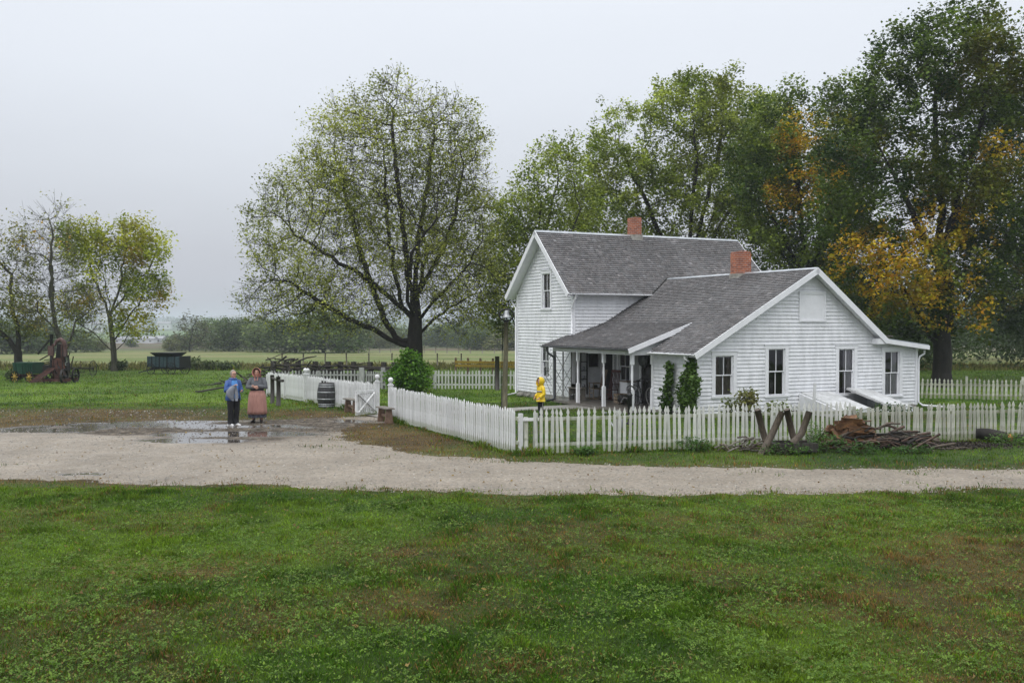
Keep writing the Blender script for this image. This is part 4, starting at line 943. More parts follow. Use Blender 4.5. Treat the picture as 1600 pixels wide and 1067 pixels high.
def tree(name, label, px, D, trunk, lobes, tr, lf, seed, step=.4, infl=3.5, kill=.65, r0=.009, group=None, twig=(2, .6), bark='bark', flare=.35, trop=(0, 0, .08), frac=1.0, cat='tree', world=None, rz=0, stems=None, gap=.15):
    """trunk and lobes in metres from the trunk base; lf: leaf settings"""
    rs = np.random.RandomState(seed); A = ell_pts(lobes, rs); A = A[A[:, 2] > .8]
    if stems is None:
        stems = []; T_ = np.array(trunk)
        for li, (c, r, n_) in enumerate(lobes):
            c = np.array(c, float); c[1] += rs.uniform(-.4, .4) * r[1]; i0 = int(np.argmin(np.abs(T_[:, 2] - max(T_[2, 2], min(c[2] - 1.3 * math.hypot(c[0], c[1]) - .5, T_[-1, 2]))))); a = T_[i0]
            m1 = a + (c - a) * .4 + np.array([0, 0, -.06 * abs(c[0] - a[0])]) + rs.randn(3) * .15; m2 = a + (c - a) * .75 + rs.randn(3) * .25; stems.append((i0, [m1, m2, c]))
    P, par = grow(trunk, A, step, infl, kill, trop, seed=seed, stems=stems); rad, tips = radii(par, r0, tr)
    idx, e = twigs(P, par, rad, rs, twig[0], twig[1]); m = len(P)
    P2 = np.concatenate([P, e]); par2 = np.concatenate([par, idx]); rad2 = np.concatenate([rad, np.full(len(e), r0 * .7)])
    base = gp(px, D) if world is None else Vector(world); base.z -= .08
    t = thing(name, label, cat, base, rz, group)
    link('trunk', branch_mesh(P2, par2, rad2, 'trunk', flare), Mt[bark], t)
    ends = np.concatenate([e, P[(rad < r0 * 2.2) & (np.arange(m) > 3)]]); 
    g_ = .55 * vnoise(ends[:, 0] * .5 + ends[:, 1] * .31, ends[:, 2] * .62 - ends[:, 1] * .27, seed) + .45 * vnoise(ends[:, 0] * 1.2 - ends[:, 1] * .7, ends[:, 2] * 1.3 + ends[:, 1] * .5, seed + 3)
    ends = ends[rs.rand(len(ends)) < frac * 1.35 * np.clip(gap + (1 - gap) * sstep(.33, .60, g_), 0, 1)]
    lf = dict(lf); n_per = lf.pop('n'); size = lf.pop('size'); V, c = leaves(ends, n_per, size, rs, lf.pop('spread', .22), lf.pop('lo'), lf.pop('hi'), **lf)
    link('crown', np_mesh('crown', V, 4, c), LEAF, t)
    print(name, 'nodes', len(P2), 'leaves', len(V) // 4)
    return t
# the big open maple left of the house: 27.3 px per metre
k = 27.3
def loc(px, py, bx, by, s): return ((px - bx) / s, (by - py) / s)
def LB(px, py, rx, ry, dep, n, bx, by, s, y=0): x, z = loc(px, py, bx, by, s); return ((x, y, z), (rx / s, dep, ry / s), n)
B1 = (648, 598, k)
lob = [LB(625, 305, 140, 178, 5.6, 2300, *B1), LB(548, 265, 80, 108, 4.2, 750, *B1), LB(700, 262, 66, 118, 4.2, 800, *B1), LB(490, 375, 105, 125, 4.6, 1300, *B1), LB(706, 360, 78, 140, 4.6, 900, *B1), LB(450, 470, 78, 52, 3.6, 600, *B1), LB(718, 450, 72, 78, 3.8, 650, *B1), LB(560, 480, 90, 45, 4.5, 450, *B1), LB(600, 330, 120, 130, 3, 500, *B1)]
def S1(*pts): return [((a - 648) / k, d, (598 - c) / k) for a, c, d in pts]
stems = [(4, S1((628, 532, .0), (606, 508, .1), (590, 470, .2), (572, 425, .4), (556, 370, .6), (540, 310, .7), (528, 255, .8))),
         (3, S1((622, 534, -.2), (585, 512, -.5), (548, 497, -.9), (505, 470, -1.3), (462, 440, -1.6))),
         (5, S1((628, 478, .3), (616, 430, .5), (606, 370, .8), (598, 300, 1.1), (596, 230, 1.3))),
         (6, S1((640, 440, -.4), (636, 380, -.9), (628, 310, -1.3), (622, 240, -1.5), (620, 180, -1.5))),
         (7, S1((652, 380, .2), (662, 320, .5), (672, 250, .7), (678, 190, .9))),
         (6, S1((672, 425, .0), (696, 382, -.2), (714, 330, -.4), (724, 270, -.5))),
         (4, S1((676, 498, .3), (700, 478, .6), (740, 458, 1.1))),
         (5, S1((610, 462, -.6), (570, 430, -1.2), (520, 400, -1.8), (475, 372, -2.2))),
         (6, S1((655, 440, 1.2), (660, 390, 2.4), (650, 330, 3.4))), (5, S1((640, 470, -1.2), (650, 400, -2.6), (690, 350, -3.4))),
         (3, S1((655, 530, .8), (640, 500, 2.2), (600, 450, 3.4))), (5, S1((690, 460, -.8), (730, 420, -1.4), (755, 380, -1.8)))]
tree('maple_tree', 'big round open-crowned tree with thinning pale green leaves standing behind the leafy bush', 648, 54.9,
     [(0, 0, 0), (.02, 0, .7), (.0, .02, 1.3), (0, 0, 2.0), (0, .0, 2.6), (.05, .0, 3.6), (0, .05, 4.8), (.05, .1, 6.2)], lob, .47,
     dict(n=8, size=.118, lo=(.14, .17, .028), hi=(.36, .39, .085), spread=.19, clump=43), 11, step=.36, infl=4.0, kill=.50, trop=(0, 0, .08), twig=(3, .62), frac=.60, r0=.0095, stems=stems, gap=.25)
# trees behind and beside the house
B2 = (1472, 600, 30.0)
lob = [LB(1470, 130, 125, 120, 4.5, 1000, *B2), LB(1545, 120, 62, 85, 3.5, 450, *B2), LB(1375, 265, 105, 165, 4.5, 1000, *B2), LB(1520, 260, 90, 170, 4.5, 900, *B2), LB(1400, 430, 130, 95, 4.5, 900, *B2), LB(1500, 430, 80, 90, 4.2, 500, *B2)]
DG = dict(n=30, size=.165, lo=(.022, .048, .009), hi=(.10, .15, .026), spread=.24)
def pt(px, py, r, st, B, y=-3.0, ry=3.6): x, z = loc(px, py, *B); return ((x, y, z), (r / B[2], ry, r / B[2] * .85), st)
tree('oak_tree', 'tallest dark green tree right of the house, its low boughs turned orange', 1472, 50,
     [(0, 0, 0), (0, 0, .8), (.05, 0, 1.6), (0, 0, 2.5), (-.1, 0, 3.4), (0, 0, 4.5), (.1, 0, 5.6), (0, .1, 6.8)], lob, .47,
     dict(DG, patches=[pt(1335, 395, 62, .85, B2), pt(1400, 440, 70, .62, B2), pt(1470, 370, 50, .6, B2), pt(1490, 500, 42, .85, B2), pt(1545, 235, 32, .8, B2), pt(1520, 235, 28, .7, B2), pt(1400, 355, 50, .8, B2), pt(1330, 440, 45, .8, B2)], autumn=(.60, .40, .025), aut_bg=.12), 12, step=.5, infl=4.5, kill=.8, frac=.8)
B3 = (1650, 590, 26)
lob = [LB(1630, 230, 110, 130, 5, 800, *B3), LB(1620, 410, 120, 120, 5, 800, *B3), LB(1560, 330, 60, 120, 4, 400, *B3)]
tree('oak_tree', 'dark tree cut off by the right edge of the photo', 1650, 58, [(0, 0, 0), (0, 0, 1), (0, 0, 2), (0, 0, 3.2), (0, 0, 4.5)], lob, .42,
     dict(DG, lo=(.016, .036, .012), hi=(.04, .065, .02), patches=[pt(1600, 130, 40, .6, B3), pt(1560, 420, 60, .4, B3)], autumn=(.3, .2, .03)), 13, step=.55, infl=5, kill=.9, frac=.9)
B4 = (1265, 590, 25)
lob = [LB(1235, 220, 85, 90, 4, 700, *B4), LB(1260, 330, 95, 110, 4.2, 800, *B4), LB(1190, 300, 60, 100, 3.6, 400, *B4), LB(1330, 190, 60, 75, 3.4, 350, *B4), LB(1300, 300, 70, 100, 4, 400, *B4), LB(1215, 400, 50, 60, 3.5, 250, *B4)]
tree('oak_tree', 'middle tree over the front chimney, orange sprays on its left side', 1265, 60, [(0, 0, 0), (0, 0, 1), (0, 0, 2), (.1, 0, 3.2), (0, 0, 4.5), (0, 0, 6)], lob, .38,
     dict(DG, lo=(.05, .09, .015), hi=(.18, .235, .04), patches=[pt(1235, 225, 38, .9, B4), pt(1270, 275, 42, 1, B4), pt(1215, 310, 38, 1, B4), pt(1300, 255, 30, .7, B4)], autumn=(.66, .44, .04)), 14, step=.5, infl=4.5, kill=.8)
B5 = (1075, 580, 22)
lob = [LB(1080, 200, 85, 88, 4.5, 700, *B5), LB(970, 235, 62, 75, 4, 450, *B5), LB(1000, 330, 110, 90, 4.5, 700, *B5), LB(1130, 290, 95, 120, 4.5, 700, *B5), LB(1190, 220, 55, 75, 4, 350, *B5), LB(935, 330, 55, 60, 4, 250, *B5), LB(1130, 170, 60, 60, 3, 300, *B5)]
tree('maple_tree', 'broad olive green tree rising behind the main roof', 1075, 68, [(0, 0, 0), (0, 0, 1), (0, 0, 2.2), (-.1, 0, 3.5), (0, 0, 5), (0, 0, 6.5)], lob, .42,
     dict(DG, size=.18, n=26, lo=(.11, .155, .022), hi=(.33, .39, .075), aut_bg=.15, autumn=(.25, .2, .04)), 15, step=.55, infl=5, kill=.8, frac=.8)
B6 = (822, 590, 24.5)
lob = [LB(872, 280, 55, 60, 3.2, 380, *B6), LB(845, 320, 58, 75, 3.2, 420, *B6), LB(800, 400, 50, 95, 3.0, 420, *B6), LB(850, 420, 60, 70, 3.2, 300, *B6), LB(790, 480, 40, 50, 2.6, 250, *B6), LB(905, 330, 40, 50, 2.5, 200, *B6)]
tree('maple_tree', 'smaller loose green tree close behind the left gable of the house', 822, 61, [(0, 0, 0), (0, 0, .8), (0, 0, 1.8), (0, 0, 2.8), (.2, 0, 4)], lob, .28,
     dict(DG, size=.165, n=22, lo=(.11, .155, .025), hi=(.31, .37, .07)), 16, step=.45, infl=4, kill=.7, frac=.8, gap=.3)
B7 = (178, 580, 20.5)
lob = [LB(135, 385, 42, 48, 2.2, 350, *B7), LB(200, 385, 45, 40, 2.2, 330, *B7), LB(245, 395, 20, 22, 1.2, 90, *B7), LB(230, 455, 36, 34, 1.8, 220, *B7), LB(165, 430, 50, 50, 2.3, 250, *B7), LB(120, 480, 26, 32, 1.6, 150, *B7), LB(205, 505, 32, 28, 1.6, 160, *B7)]
tree('ash_tree', 'lawn tree with forked trunk and yellow-green crown left of the blue wagon', 178, 72, [(0, 0, 0), (0, 0, .7), (-.03, 0, 1.5), (-.1, 0, 2.3), (-.2, 0, 3.2), (-.3, 0, 4.2)], lob, .21,
     dict(DG, n=22, size=.165, lo=(.12, .18, .012), hi=(.40, .44, .035), patches=[pt(250, 470, 20, .9, B7, 0, 3), pt(125, 470, 25, .7, B7, 0, 3), pt(150, 465, 22, .8, B7, 0, 3), pt(215, 405, 18, .7, B7, 0, 3)], autumn=(.42, .32, .04), aut_bg=.3), 17, step=.38, infl=3.2, kill=.6, bark='barkg', frac=.8)
B8 = (103, 588, 24)
lob = [LB(75, 400, 45, 70, 2.3, 380, *B8), LB(60, 470, 50, 50, 2.2, 250, *B8), LB(125, 490, 38, 50, 2.0, 250, *B8), LB(85, 350, 25, 30, 1.3, 120, *B8)]
tree('ash_tree', 'nearly bare leaning tree with upright twigs behind the rusty picker', 103, 61, [(0, 0, 0), (-.05, 0, .8), (-.15, 0, 1.7), (-.4, 0, 2.6), (-.7, 0, 3.4)], lob, .22,
     dict(DG, n=9, size=.15, lo=(.10, .12, .03), hi=(.26, .27, .06), patches=[pt(95, 370, 22, 1, B8, 0, 3), pt(70, 390, 16, .7, B8, 0, 3)], autumn=(.5, .28, .04)), 18, step=.36, infl=3.2, kill=.5, bark='barkg', frac=.13, twig=(4, .9), gap=.05)
B9 = (28, 578, 22)
lob = [LB(5, 410, 42, 62, 2.5, 350, *B9), LB(20, 490, 55, 45, 2.4, 300, *B9), LB(-60, 420, 60, 80, 3, 350, *B9)]
tree('ash_tree', 'olive green tree with a thick straight trunk behind the green wagon box', 28, 66, [(0, 0, 0), (0, 0, .8), (0, 0, 1.6), (.03, 0, 2.4), (0, 0, 3.3)], lob, .27,
     dict(DG, n=14, size=.16, lo=(.08, .11, .02), hi=(.24, .24, .05), aut_bg=.4, autumn=(.35, .27, .05)), 19, step=.42, infl=3.6, kill=.65, frac=.55)

# ---- distant single trees along the field edge (three kinds of crown, each copied)
def far_tree(seed, h, w_, lo, hi, sparse=1.0, rad=.25):
    rs = np.random.RandomState(seed); lb = [((rs.uniform(-.25, .25) * w_, rs.uniform(-.2, .2) * w_, h * z), (w_ * .5 * s, w_ * .5 * s, h * .3 * s), int(90 * s)) for z, s in ((.74, .75), (.5, 1.0), (.3, 1.0), (.2, .8))]
    A = ell_pts(lb, rs); A = A[A[:, 2] > .4]; P, par = grow([(0, 0, 0), (0, 0, h * .06), (0, 0, h * .12)], A, h * .06, h * .6, h * .07, (0, 0, .06), seed=seed); r_, _ = radii(par, .03, rad)
    idx, e = twigs(P, par, np.minimum(r_, .02), rs, 1, h * .06); P2 = np.concatenate([P, e]); par2 = np.concatenate([par, idx]); rr2 = np.concatenate([r_, np.full(len(e), .02)])
    ends = e[rs.rand(len(e)) < sparse]; V, c = leaves(ends, 12, .42, rs, .6, lo, hi, clump=seed)
    return branch_mesh(P2, par2, rr2, 'trunk'), np_mesh('crown', V, 4, c)
for m_ in (): pass
KIND = {'green': far_tree(301, 9, 10, (.065, .11, .03), (.15, .20, .055)), 'dark': far_tree(302, 8, 9, (.05, .085, .028), (.11, .15, .05)),
        'olive': far_tree(303, 8.5, 10, (.09, .11, .035), (.18, .19, .065)), 'bare': far_tree(304, 11, 8, (.06, .07, .03), (.1, .1, .045), .35, .16)}
for a, b_ in KIND.values(): a.materials.append(Mt['bark']); b_.materials.append(LEAF)
def put_far(kind, px, D, h, label, rz, wide=1.0):
    h0 = {'green': 9, 'dark': 8, 'olive': 8.5, 'bare': 11}[kind]; s = h / h0; a, c = KIND[kind]
    t = thing('field_tree', label, 'tree', gp(px, D), rz, 'trees along the far edge of the field'); t.scale = (s * wide, s * wide, s * (.70 + .22 * ((px * 13) % 7) / 6))
    link('trunk', a, None, t); link('crown', c, None, t)
FAR = [('dark', -70, 165, 9.5, 'dark tree beyond the field at the left edge of the photo'), ('dark', 20, 175, 9, 'dark bushy far tree seen under the olive tree at far left'), ('dark', 62, 190, 8.5, 'dark far tree between the two left trunks'),
       ('green', 118, 200, 6.8, 'far green tree just right of the leaning trunk'), ('olive', 150, 205, 3.4, 'low olive far bushy tree left of the forked trunk'), ('dark', 205, 300, 3.2, 'low dark far tree right of the forked trunk'),
       ('olive', 268, 215, 3.0, 'low olive far tree above the blue wagon'), ('bare', 296, 205, 9.2, 'thin bare-stemmed far tree right of the blue wagon'), ('dark', 283, 222, 4.6, 'dark far tree left of the bare-stemmed one'), ('green', 330, 230, 8.6, 'rounded green far tree right of the bare-stemmed one'),
       ('dark', 358, 215, 8.5, 'dark rounded far tree above the woman in blue'), ('olive', 396, 235, 10, 'olive far tree above the bonnet'), ('green', 425, 205, 8.8, 'green far tree above the black hitching post'), ('dark', 462, 195, 10, 'dark wide far tree above the left picket fence end'),
       ('green', 505, 190, 10.5, 'tallest green far tree above the barrel'), ('dark', 545, 200, 9.5, 'dark far tree left of the big maple trunk'), ('olive', 588, 270, 9, 'olive far tree just left of the big trunk'), ('green', 612, 290, 8, 'bluish far tree half hidden by the big trunk'),
       ('dark', 690, 300, 9.5, 'dark bluish far tree right of the big trunk'), ('green', 725, 280, 9, 'green far tree above the yellow rail fence'), ('green', 765, 250, 9, 'green far tree left of the bell pole'), ('dark', 745, 235, 6, 'low dark far tree behind the black post'), ('olive', 805, 230, 9.5, 'olive far tree beside the left corner of the house')]
for i, (kd, px, D, h, lb_) in enumerate(FAR): put_far(kd, px, D, h, lb_, i * 1.7, 1.05 + .25 * ((i * 7) % 5) / 4)
# distant woods: one mass of leafy crowns on the hills and behind the field edge
rs = np.random.RandomState(400); CT = []
for (n, y0, y1, xl, hh) in ((260, 290, 420, .62, 6.0), (420, 1050, 1500, .6, 9), (520, 1700, 3600, .6, 13)):
    yy = y0 + (y1 - y0) * rs.rand(n); xx = (rs.rand(n) * 2 - 1) * yy * xl; px = 800 + F * xx / yy
    if y0 == 290:
        ok = (px < 130) | (px > 540) ; xx, yy = xx[ok], yy[ok]
    elif y0 == 1050:
        ok = fbm(xx / 160, yy / 120, 402) > .44; xx, yy = xx[ok], yy[ok]
    for a, c_ in zip(xx, yy): CT.append((a, c_, float(th(c_)), hh * rs.uniform(.6, 1.2)))
V = []; Cc = []
for (a, c_, z, h) in CT:
    m = 70 if c_ < 600 else 34; v = rs.randn(m, 3); v /= np.linalg.norm(v, axis=1)[:, None]; p = v * (.5 + .5 * rs.rand(m, 1)) * np.array([h * .75, h * .75, h * .5]) + np.array([a, c_, z + h * .5])
    s = h * .2 * (.6 + .8 * rs.rand(m, 1)); u = rs.randn(m, 3); u /= np.linalg.norm(u, axis=1)[:, None]; w2 = np.cross(u, rs.randn(m, 3)); w2 /= np.linalg.norm(w2, axis=1)[:, None]
    V.append(np.stack([p - u * s, p - w2 * s * .7, p + u * s, p + w2 * s * .7], 1).reshape(-1, 3)); c0 = np.array([.045, .065, .024]) * rs.uniform(.7, 1.5) + np.array([.03, .01, 0]) * rs.rand(); Cc.append(np.repeat(c0[None] * (.7 + .6 * rs.rand(m, 1)), 4, 0))
tag(link('distant_woods', np_mesh('distant_woods', np.concatenate(V), 4, np.concatenate(Cc)), LEAF), kind='stuff')
# dim woods behind the house on the right
rs = np.random.RandomState(410); V = []; Cc = []
for i in range(150):
    yy = rs.uniform(72, 118); px = rs.uniform(880, 1720); xx = (px - 800) / F * yy; h = rs.uniform(3, 8) if px > 1000 else rs.uniform(2.5, 5); h = rs.uniform(6, 13) if (px > 1190 and i % 2) else h; m = 700 if h < 8 else 1300
    v = rs.randn(m, 3); v /= np.linalg.norm(v, axis=1)[:, None]; p = v * (.45 + .55 * rs.rand(m, 1)) * np.array([h * .6, h * .6, h * .52]) + np.array([xx, yy, float(th(yy)) + h * .5])
    s = .16 * (.6 + .8 * rs.rand(m, 1)); u = rs.randn(m, 3); u /= np.linalg.norm(u, axis=1)[:, None]; w2 = np.cross(u, rs.randn(m, 3)); w2 /= np.linalg.norm(w2, axis=1)[:, None]
    V.append(np.stack([p - u * s, p - w2 * s * .6, p + u * s, p + w2 * s * .6], 1).reshape(-1, 3)); c0 = np.array([.035, .055, .018]) * rs.uniform(.7, 1.6); Cc.append(np.repeat(c0[None] * (.7 + .6 * rs.rand(m, 1)), 4, 0))
tag(link('woods', np_mesh('woods', np.concatenate(V), 4, np.concatenate(Cc)), LEAF), kind='stuff')
# ================================================================ picket fences
def picket_mesh(kind, w=.07, h=1.05, t=.02, seed=0):
    r = random.Random(seed); j = lambda a: r.uniform(-a, a); q = w / 2
    if kind == 'ornate': o = [(-q, 0), (q, 0), (q, h * .80), (q * .45, h * .825), (q * .5, h * .845), (q * 1.0, h * .875), (q * .95, h * .90), (q * .35, h * .97), (0, h), (-q * .35, h * .97), (-q * .95, h * .90), (-q * 1.0, h * .875), (-q * .5, h * .845), (-q * .45, h * .825), (-q, h * .80)]
    elif kind == 'flat': o = [(-q, 0), (q, 0), (q, h + j(.02)), (-q, h + j(.02))]
    else: o = [(-q, 0), (q, 0), (q, h - w * .9), (0, h), (-q, h - w * .9)]
    o = [(x + j(.002), z + (j(.006) if 0 < z < h else 0)) for x, z in o]
    return MB().prism(o, t).mesh('picket')
def post_mesh(w, h, ball=0, cap=True):
    b = MB(); b.box((0, 0, h / 2), (w, w, h))
    if cap: b.box((0, 0, h + .015), (w + .04, w + .04, .03))
    if ball:
        b.box((0, 0, h + .05), (w - .02, w - .02, .04)); b.lathe([(.04, h + .07), (.03, h + .09), (.035, h + .105)], n=10); b.ball((0, 0, h + .10 + ball * .9), ball, 14, 10)
    return b.mesh('post')
def fence(label, a, c, kind, m, h=1.05, spacing=.13, w=.07, rails=(.28, .82), post_every=2.4, post_h=1.0, side=-1, jit=.01, group='picket fences round the house yard', missing=(), tilt=.012, post_w=.09, seed=0, end_posts=(True, True), low=.04, short=(), pm=None):
    """pickets on the side `side` (-1: the right-hand side when walking a to c turned towards -y local)"""
    r = random.Random(seed + 50); a = Vector((a[0], a[1], 0)); c = Vector((c[0], c[1], 0)); L_ = (c - a).length; d = (c - a) / L_; ang = math.atan2(d.y, d.x)
    za, zc = float(th(a.y)), float(th(c.y)); root = thing('picket_fence', label, 'fence', (a.x, a.y, za), ang, group); sl = (zc - za) / L_
    meshes = [picket_mesh(kind, w, h, .02, seed * 10 + i) for i in range(4)]; sh = [picket_mesh('flat', w, h * .9, .02, seed * 10 + 7)]
    for me in meshes + sh: me.materials.append(m)
    n = int(L_ / spacing)
    for i in range(n + 1):
        if i in missing: continue
        x = min(L_, i * spacing + r.uniform(-jit, jit)); me = sh[0] if i in short else r.choice(meshes)
        o = link('picket', me, None, root, (x, side * .022 - (.02 if side < 0 else 0), sl * x + low + r.uniform(-.012, .012)), (0, r.gauss(0, tilt), 0))
        s_ = r.uniform(.97, 1.02); o.scale = (r.uniform(.9, 1.06), 1, s_)
    for z in rails:
        b = MB(); b.box((L_ / 2, .0, 0), (L_ + .04, .038, .075)); o = b.obj('rail', m, root, (0, 0, z), (0, -math.atan(sl), 0))
    np_ = max(1, int(round(L_ / post_every))); pme = pm or post_mesh(post_w, post_h, 0, False)
    if not len(pme.materials): pme.materials.append(m)
    for i in range(np_ + 1):
        if (i == 0 and not end_posts[0]) or (i == np_ and not end_posts[1]): continue
        x = L_ * i / np_; link('post', pme, None, root, (x, (.019 + post_w / 2 + .002), sl * x - .02), (0, r.gauss(0, .01), 0))
    return root
Cn = (.14, 22.35); GR = (-3.86, 30.5); GL = (-4.54, 32.3); MG = (-8.14, 38.2); FL = (-10.7, 42.2)
Fr = (8.6, 24.3); FR2 = (14.2, 25.35)
fence('white picket fence running from the yard gate to the near corner of the yard', GR, Cn, 'point', Mt['fence'], h=1.04, spacing=.128, w=.078, rails=(.3, .86), side=-1, seed=1, end_posts=(False, True))
fence('white spear-topped picket fence along the road in front of the house', (Cn[0] + .42, Cn[1] + .08), Fr, 'ornate', Mt['fence2'], h=1.06, spacing=.128, w=.072, rails=(.24, .84), side=-1, seed=2, missing=(7, 12), tilt=.024, post_every=2.1)
fence('stained older picket fence along the road at the right, right of the woodpile', (Fr[0] + .1, Fr[1] + .02), FR2, 'ornate', Mt['fence_old'], h=.98, spacing=.125, w=.078, rails=(.25, .78), side=-1, seed=3, tilt=.035, missing=(2,), short=(0, 1, 3, 4, 5, 13, 14, 15), jit=.02, low=.05)
# open corner bay between the two: bare rails and a post
t = thing('fence_gap_rails', 'short bare-railed gap in the white fence at the near yard corner', 'fence', (Cn[0], Cn[1], 0), math.atan2(.08, .42), 'picket fences round the house yard')
b = MB(); b.box((.24, .0, .84), (.5, .035, .07)); b.obj('rail', Mt['fence'], t); b = MB(); b.box((.24, 0, .1), (.5, .035, .07)); b.obj('rail', Mt['fence'], t); b = MB(); b.box((.2, .06, .44), (.09, .08, .9)); b.obj('post', Mt['fence_old'], t)
fence('white picket fence behind the barrel between the open gate and the middle gateposts', GL, MG, 'point', Mt['fence'], h=1.04, spacing=.128, w=.095, rails=(.3, .86), side=1, seed=4, end_posts=(False, False))
fence('farthest stretch of white picket fence beyond the black hitching posts', (MG[0] - .14, MG[1] + .22), FL, 'point', Mt['fence'], h=1.04, spacing=.128, w=.095, rails=(.3, .86), side=1, seed=5, end_posts=(False, True))
# back fences
BL = gp(424, 47.5); BG0 = gp(569, 47.8); BG1 = gp(597, 47.6); BM = gp(680, 47.6); BR = gp(818, 47.3)
gk = dict(h=.92, w=.075, spacing=.17, rails=(.25, .72), side=-1, group='grey picket fences behind the yard', post_w=.1, post_h=.95)
fence('grey picket fence across the back of the yard left of the small grey gate', BL, BG0, 'point', Mt['fence_grey'], seed=6, **gk)
fence('grey picket fence at the back between the grey gate and the leafy bush', BG1, BM, 'point', Mt['fence_grey'], seed=7, **gk)
fence('pale grey picket fence between the leafy bush and the house', BM, BR, 'point', mat('pale_fence_paint', (.62, .64, .60), (.42, .44, .40), 6, .7, .2, 40, vary=.15), seed=8, **gk)
t = thing('fence_gate', 'small grey braced gate in the back picket fence', 'gate', BG0, 0)
wd = (BG1 - BG0).x
for i in range(7): b = MB(); b.box((.12 + i * (wd - .24) / 6, -.02, .48), (.06, .02, .84)); b.obj('picket', Mt['fence_grey'], t)
b = MB(); b.box((wd / 2, .01, .72), (wd - .15, .035, .08)); b.obj('rail', Mt['fence_grey'], t); b = MB(); b.box((wd / 2, .01, .2), (wd - .15, .035, .08)); b.obj('rail', Mt['fence_grey'], t)
b = MB(); b.bar((.1, -.045, .22), (wd - .1, -.045, .72), .07, .02); b.obj('brace', Mt['fence_grey'], t)
for x_, w_ in ((-.13, .24), (wd + .02, .2)):
    b = MB(); b.box((x_, -.02, .53), (w_, .12, 1.1)); b.obj('post', Mt['fence_grey'], t)
RB0 = gp(1428, 40.5); RB1 = gp(1690, 38.5)
fence('weathered picket fence right of the house in front of the dark trees', RB0, RB1, 'ornate', Mt['fence_old'], h=.84, spacing=.168, w=.085, rails=(.22, .62), side=-1, group='picket fences round the house yard', seed=9, tilt=.02)
# gate posts with ball finials
gpm = post_mesh(.13, 1.14, .085); gpm.materials.append(Mt['fence'])
for (p, lb_) in ((GR, 'white gatepost with ball finial right of the yard opening'), (GL, 'white gatepost with ball finial carrying the open gate'), (MG, 'right-hand ball-topped post of the far pair above the barrel'), ((MG[0] - .14, MG[1] + .22), 'left-hand ball-topped post of the far pair above the barrel')):
    o = link('gatepost', gpm, None, None, (p[0], p[1], float(th(p[1])) - .03), (0, 0, R(26))); tag(o, lb_, 'gatepost', 'ball-topped gateposts')
# the open yard gate
g0 = Vector((GL[0] - .08, GL[1] - .12, 0)); g1 = Vector((-5.13, 31.42, 0)); gd = g1 - g0; gw = gd.length
t = thing('yard_gate', 'white picket yard gate with crossed braces, swung open towards the drive', 'gate', g0, math.atan2(gd.y, gd.x))
S_ = 1 # camera side is +y local after the half turn
for i in range(9): b = MB(); b.box((.06 + i * (gw - .1) / 8, -.02, .48), (.065, .018, .8)); b.obj('picket', Mt['fence'], t)
for z in (.12, .82): b = MB(); b.box((gw / 2, .01, z), (gw, .035, .085)); b.obj('rail', Mt['fence'], t)
for x in (.03, gw - .03): b = MB(); b.box((x, .012, .47), (.07, .04, .62)); b.obj('stile', Mt['fence'], t)
b = MB(); b.bar((.07, .045, .17), (gw - .07, .045, .78), .07, .02); b.obj('brace', Mt['fence'], t)
b = MB(); b.bar((.07, .068, .78), (gw - .07, .068, .17), .07, .02); b.obj('brace', Mt['fence'], t)
b = MB(); b.tube([(gw - .05, .085, .72), (gw * .5, .10, .45), (.05, .09, .16)], .007, 5); b.obj('gate_chain', Mt['iron'], t)

# dark post-and-rail fence with heavy stubby posts behind, its posts separate parts
a = gp(428, 54); c = gp(642, 51.5); d = c - a; L_ = d.length
t = thing('rail_fence', 'low black rotting post-and-rail fence behind the grey pickets', 'fence', a, math.atan2(d.y, d.x)); r = random.Random(4)
for i in range(11):
    b = MB(); b.box((i * L_ / 10 + r.uniform(-.1, .1), 0, .62), (.24, .2, 1.25), (0, r.gauss(0, .05), 0)); b.obj('post', Mt['darkwood'], t, rot=(0, -math.atan(d.z / L_), 0))
for z in (.45, .85, 1.02):
    b = MB(); b.tube([(x, -.12 + r.uniform(-.03, .03), z + r.uniform(-.06, .06)) for x in np.linspace(0, L_, 9)], .06, 6); b.obj('rail', Mt['darkwood'], t)
# yellow rail fence
Mt['yellow'] = mat('yellow_plank_paint', (.52, .36, .05), (.38, .25, .04), 4, .6)
a = gp(712, 66); c = gp(830, 64); d = c - a; L_ = d.length
t = thing('plank_fence', 'bright yellow plank fence beyond the back pickets', 'fence', a, math.atan2(d.y, d.x))
for i in range(7): b = MB(); b.box((i * L_ / 6, 0, .55), (.12, .1, 1.2)); b.obj('post', Mt['redwood'], t)
for z in (.62, .86): b = MB(); b.box((L_ / 2, -.07, z), (L_, .03, .17)); b.obj('rail', Mt['yellow'], t)
# field wire fence
for (pa, Da, pb, Db, n, lb_) in ((440, 82, 720, 78, 9, 'thin post-and-wire fence across the pasture behind the black rail fence'), (560, 190, 830, 175, 16, 'farther line of small pasture fence posts right of the big tree trunk')):
    a = gp(pa, Da); c = gp(pb, Db); d = c - a; L_ = d.length; t = thing('wire_fence', lb_, 'fence', a, math.atan2(d.y, d.x))
    for i in range(n): b = MB(); b.tube([(i * L_ / (n - 1), 0, -.2 + d.z * i / (n - 1)), (i * L_ / (n - 1) + r.uniform(-.05, .05), 0, 1.25 + d.z * i / (n - 1))], .055 if Da < 100 else .09, 6); b.obj('post', Mt['greywood'], t)
    for z in (.5, .8, 1.1): b = MB(); b.tube([(0, 0, z), (L_, 0, z + d.z)], .006, 4); b.obj('wire', Mt['iron'], t)
# ================================================================ things in the yard and on the lawn
def Tb(m): return mat(*m)
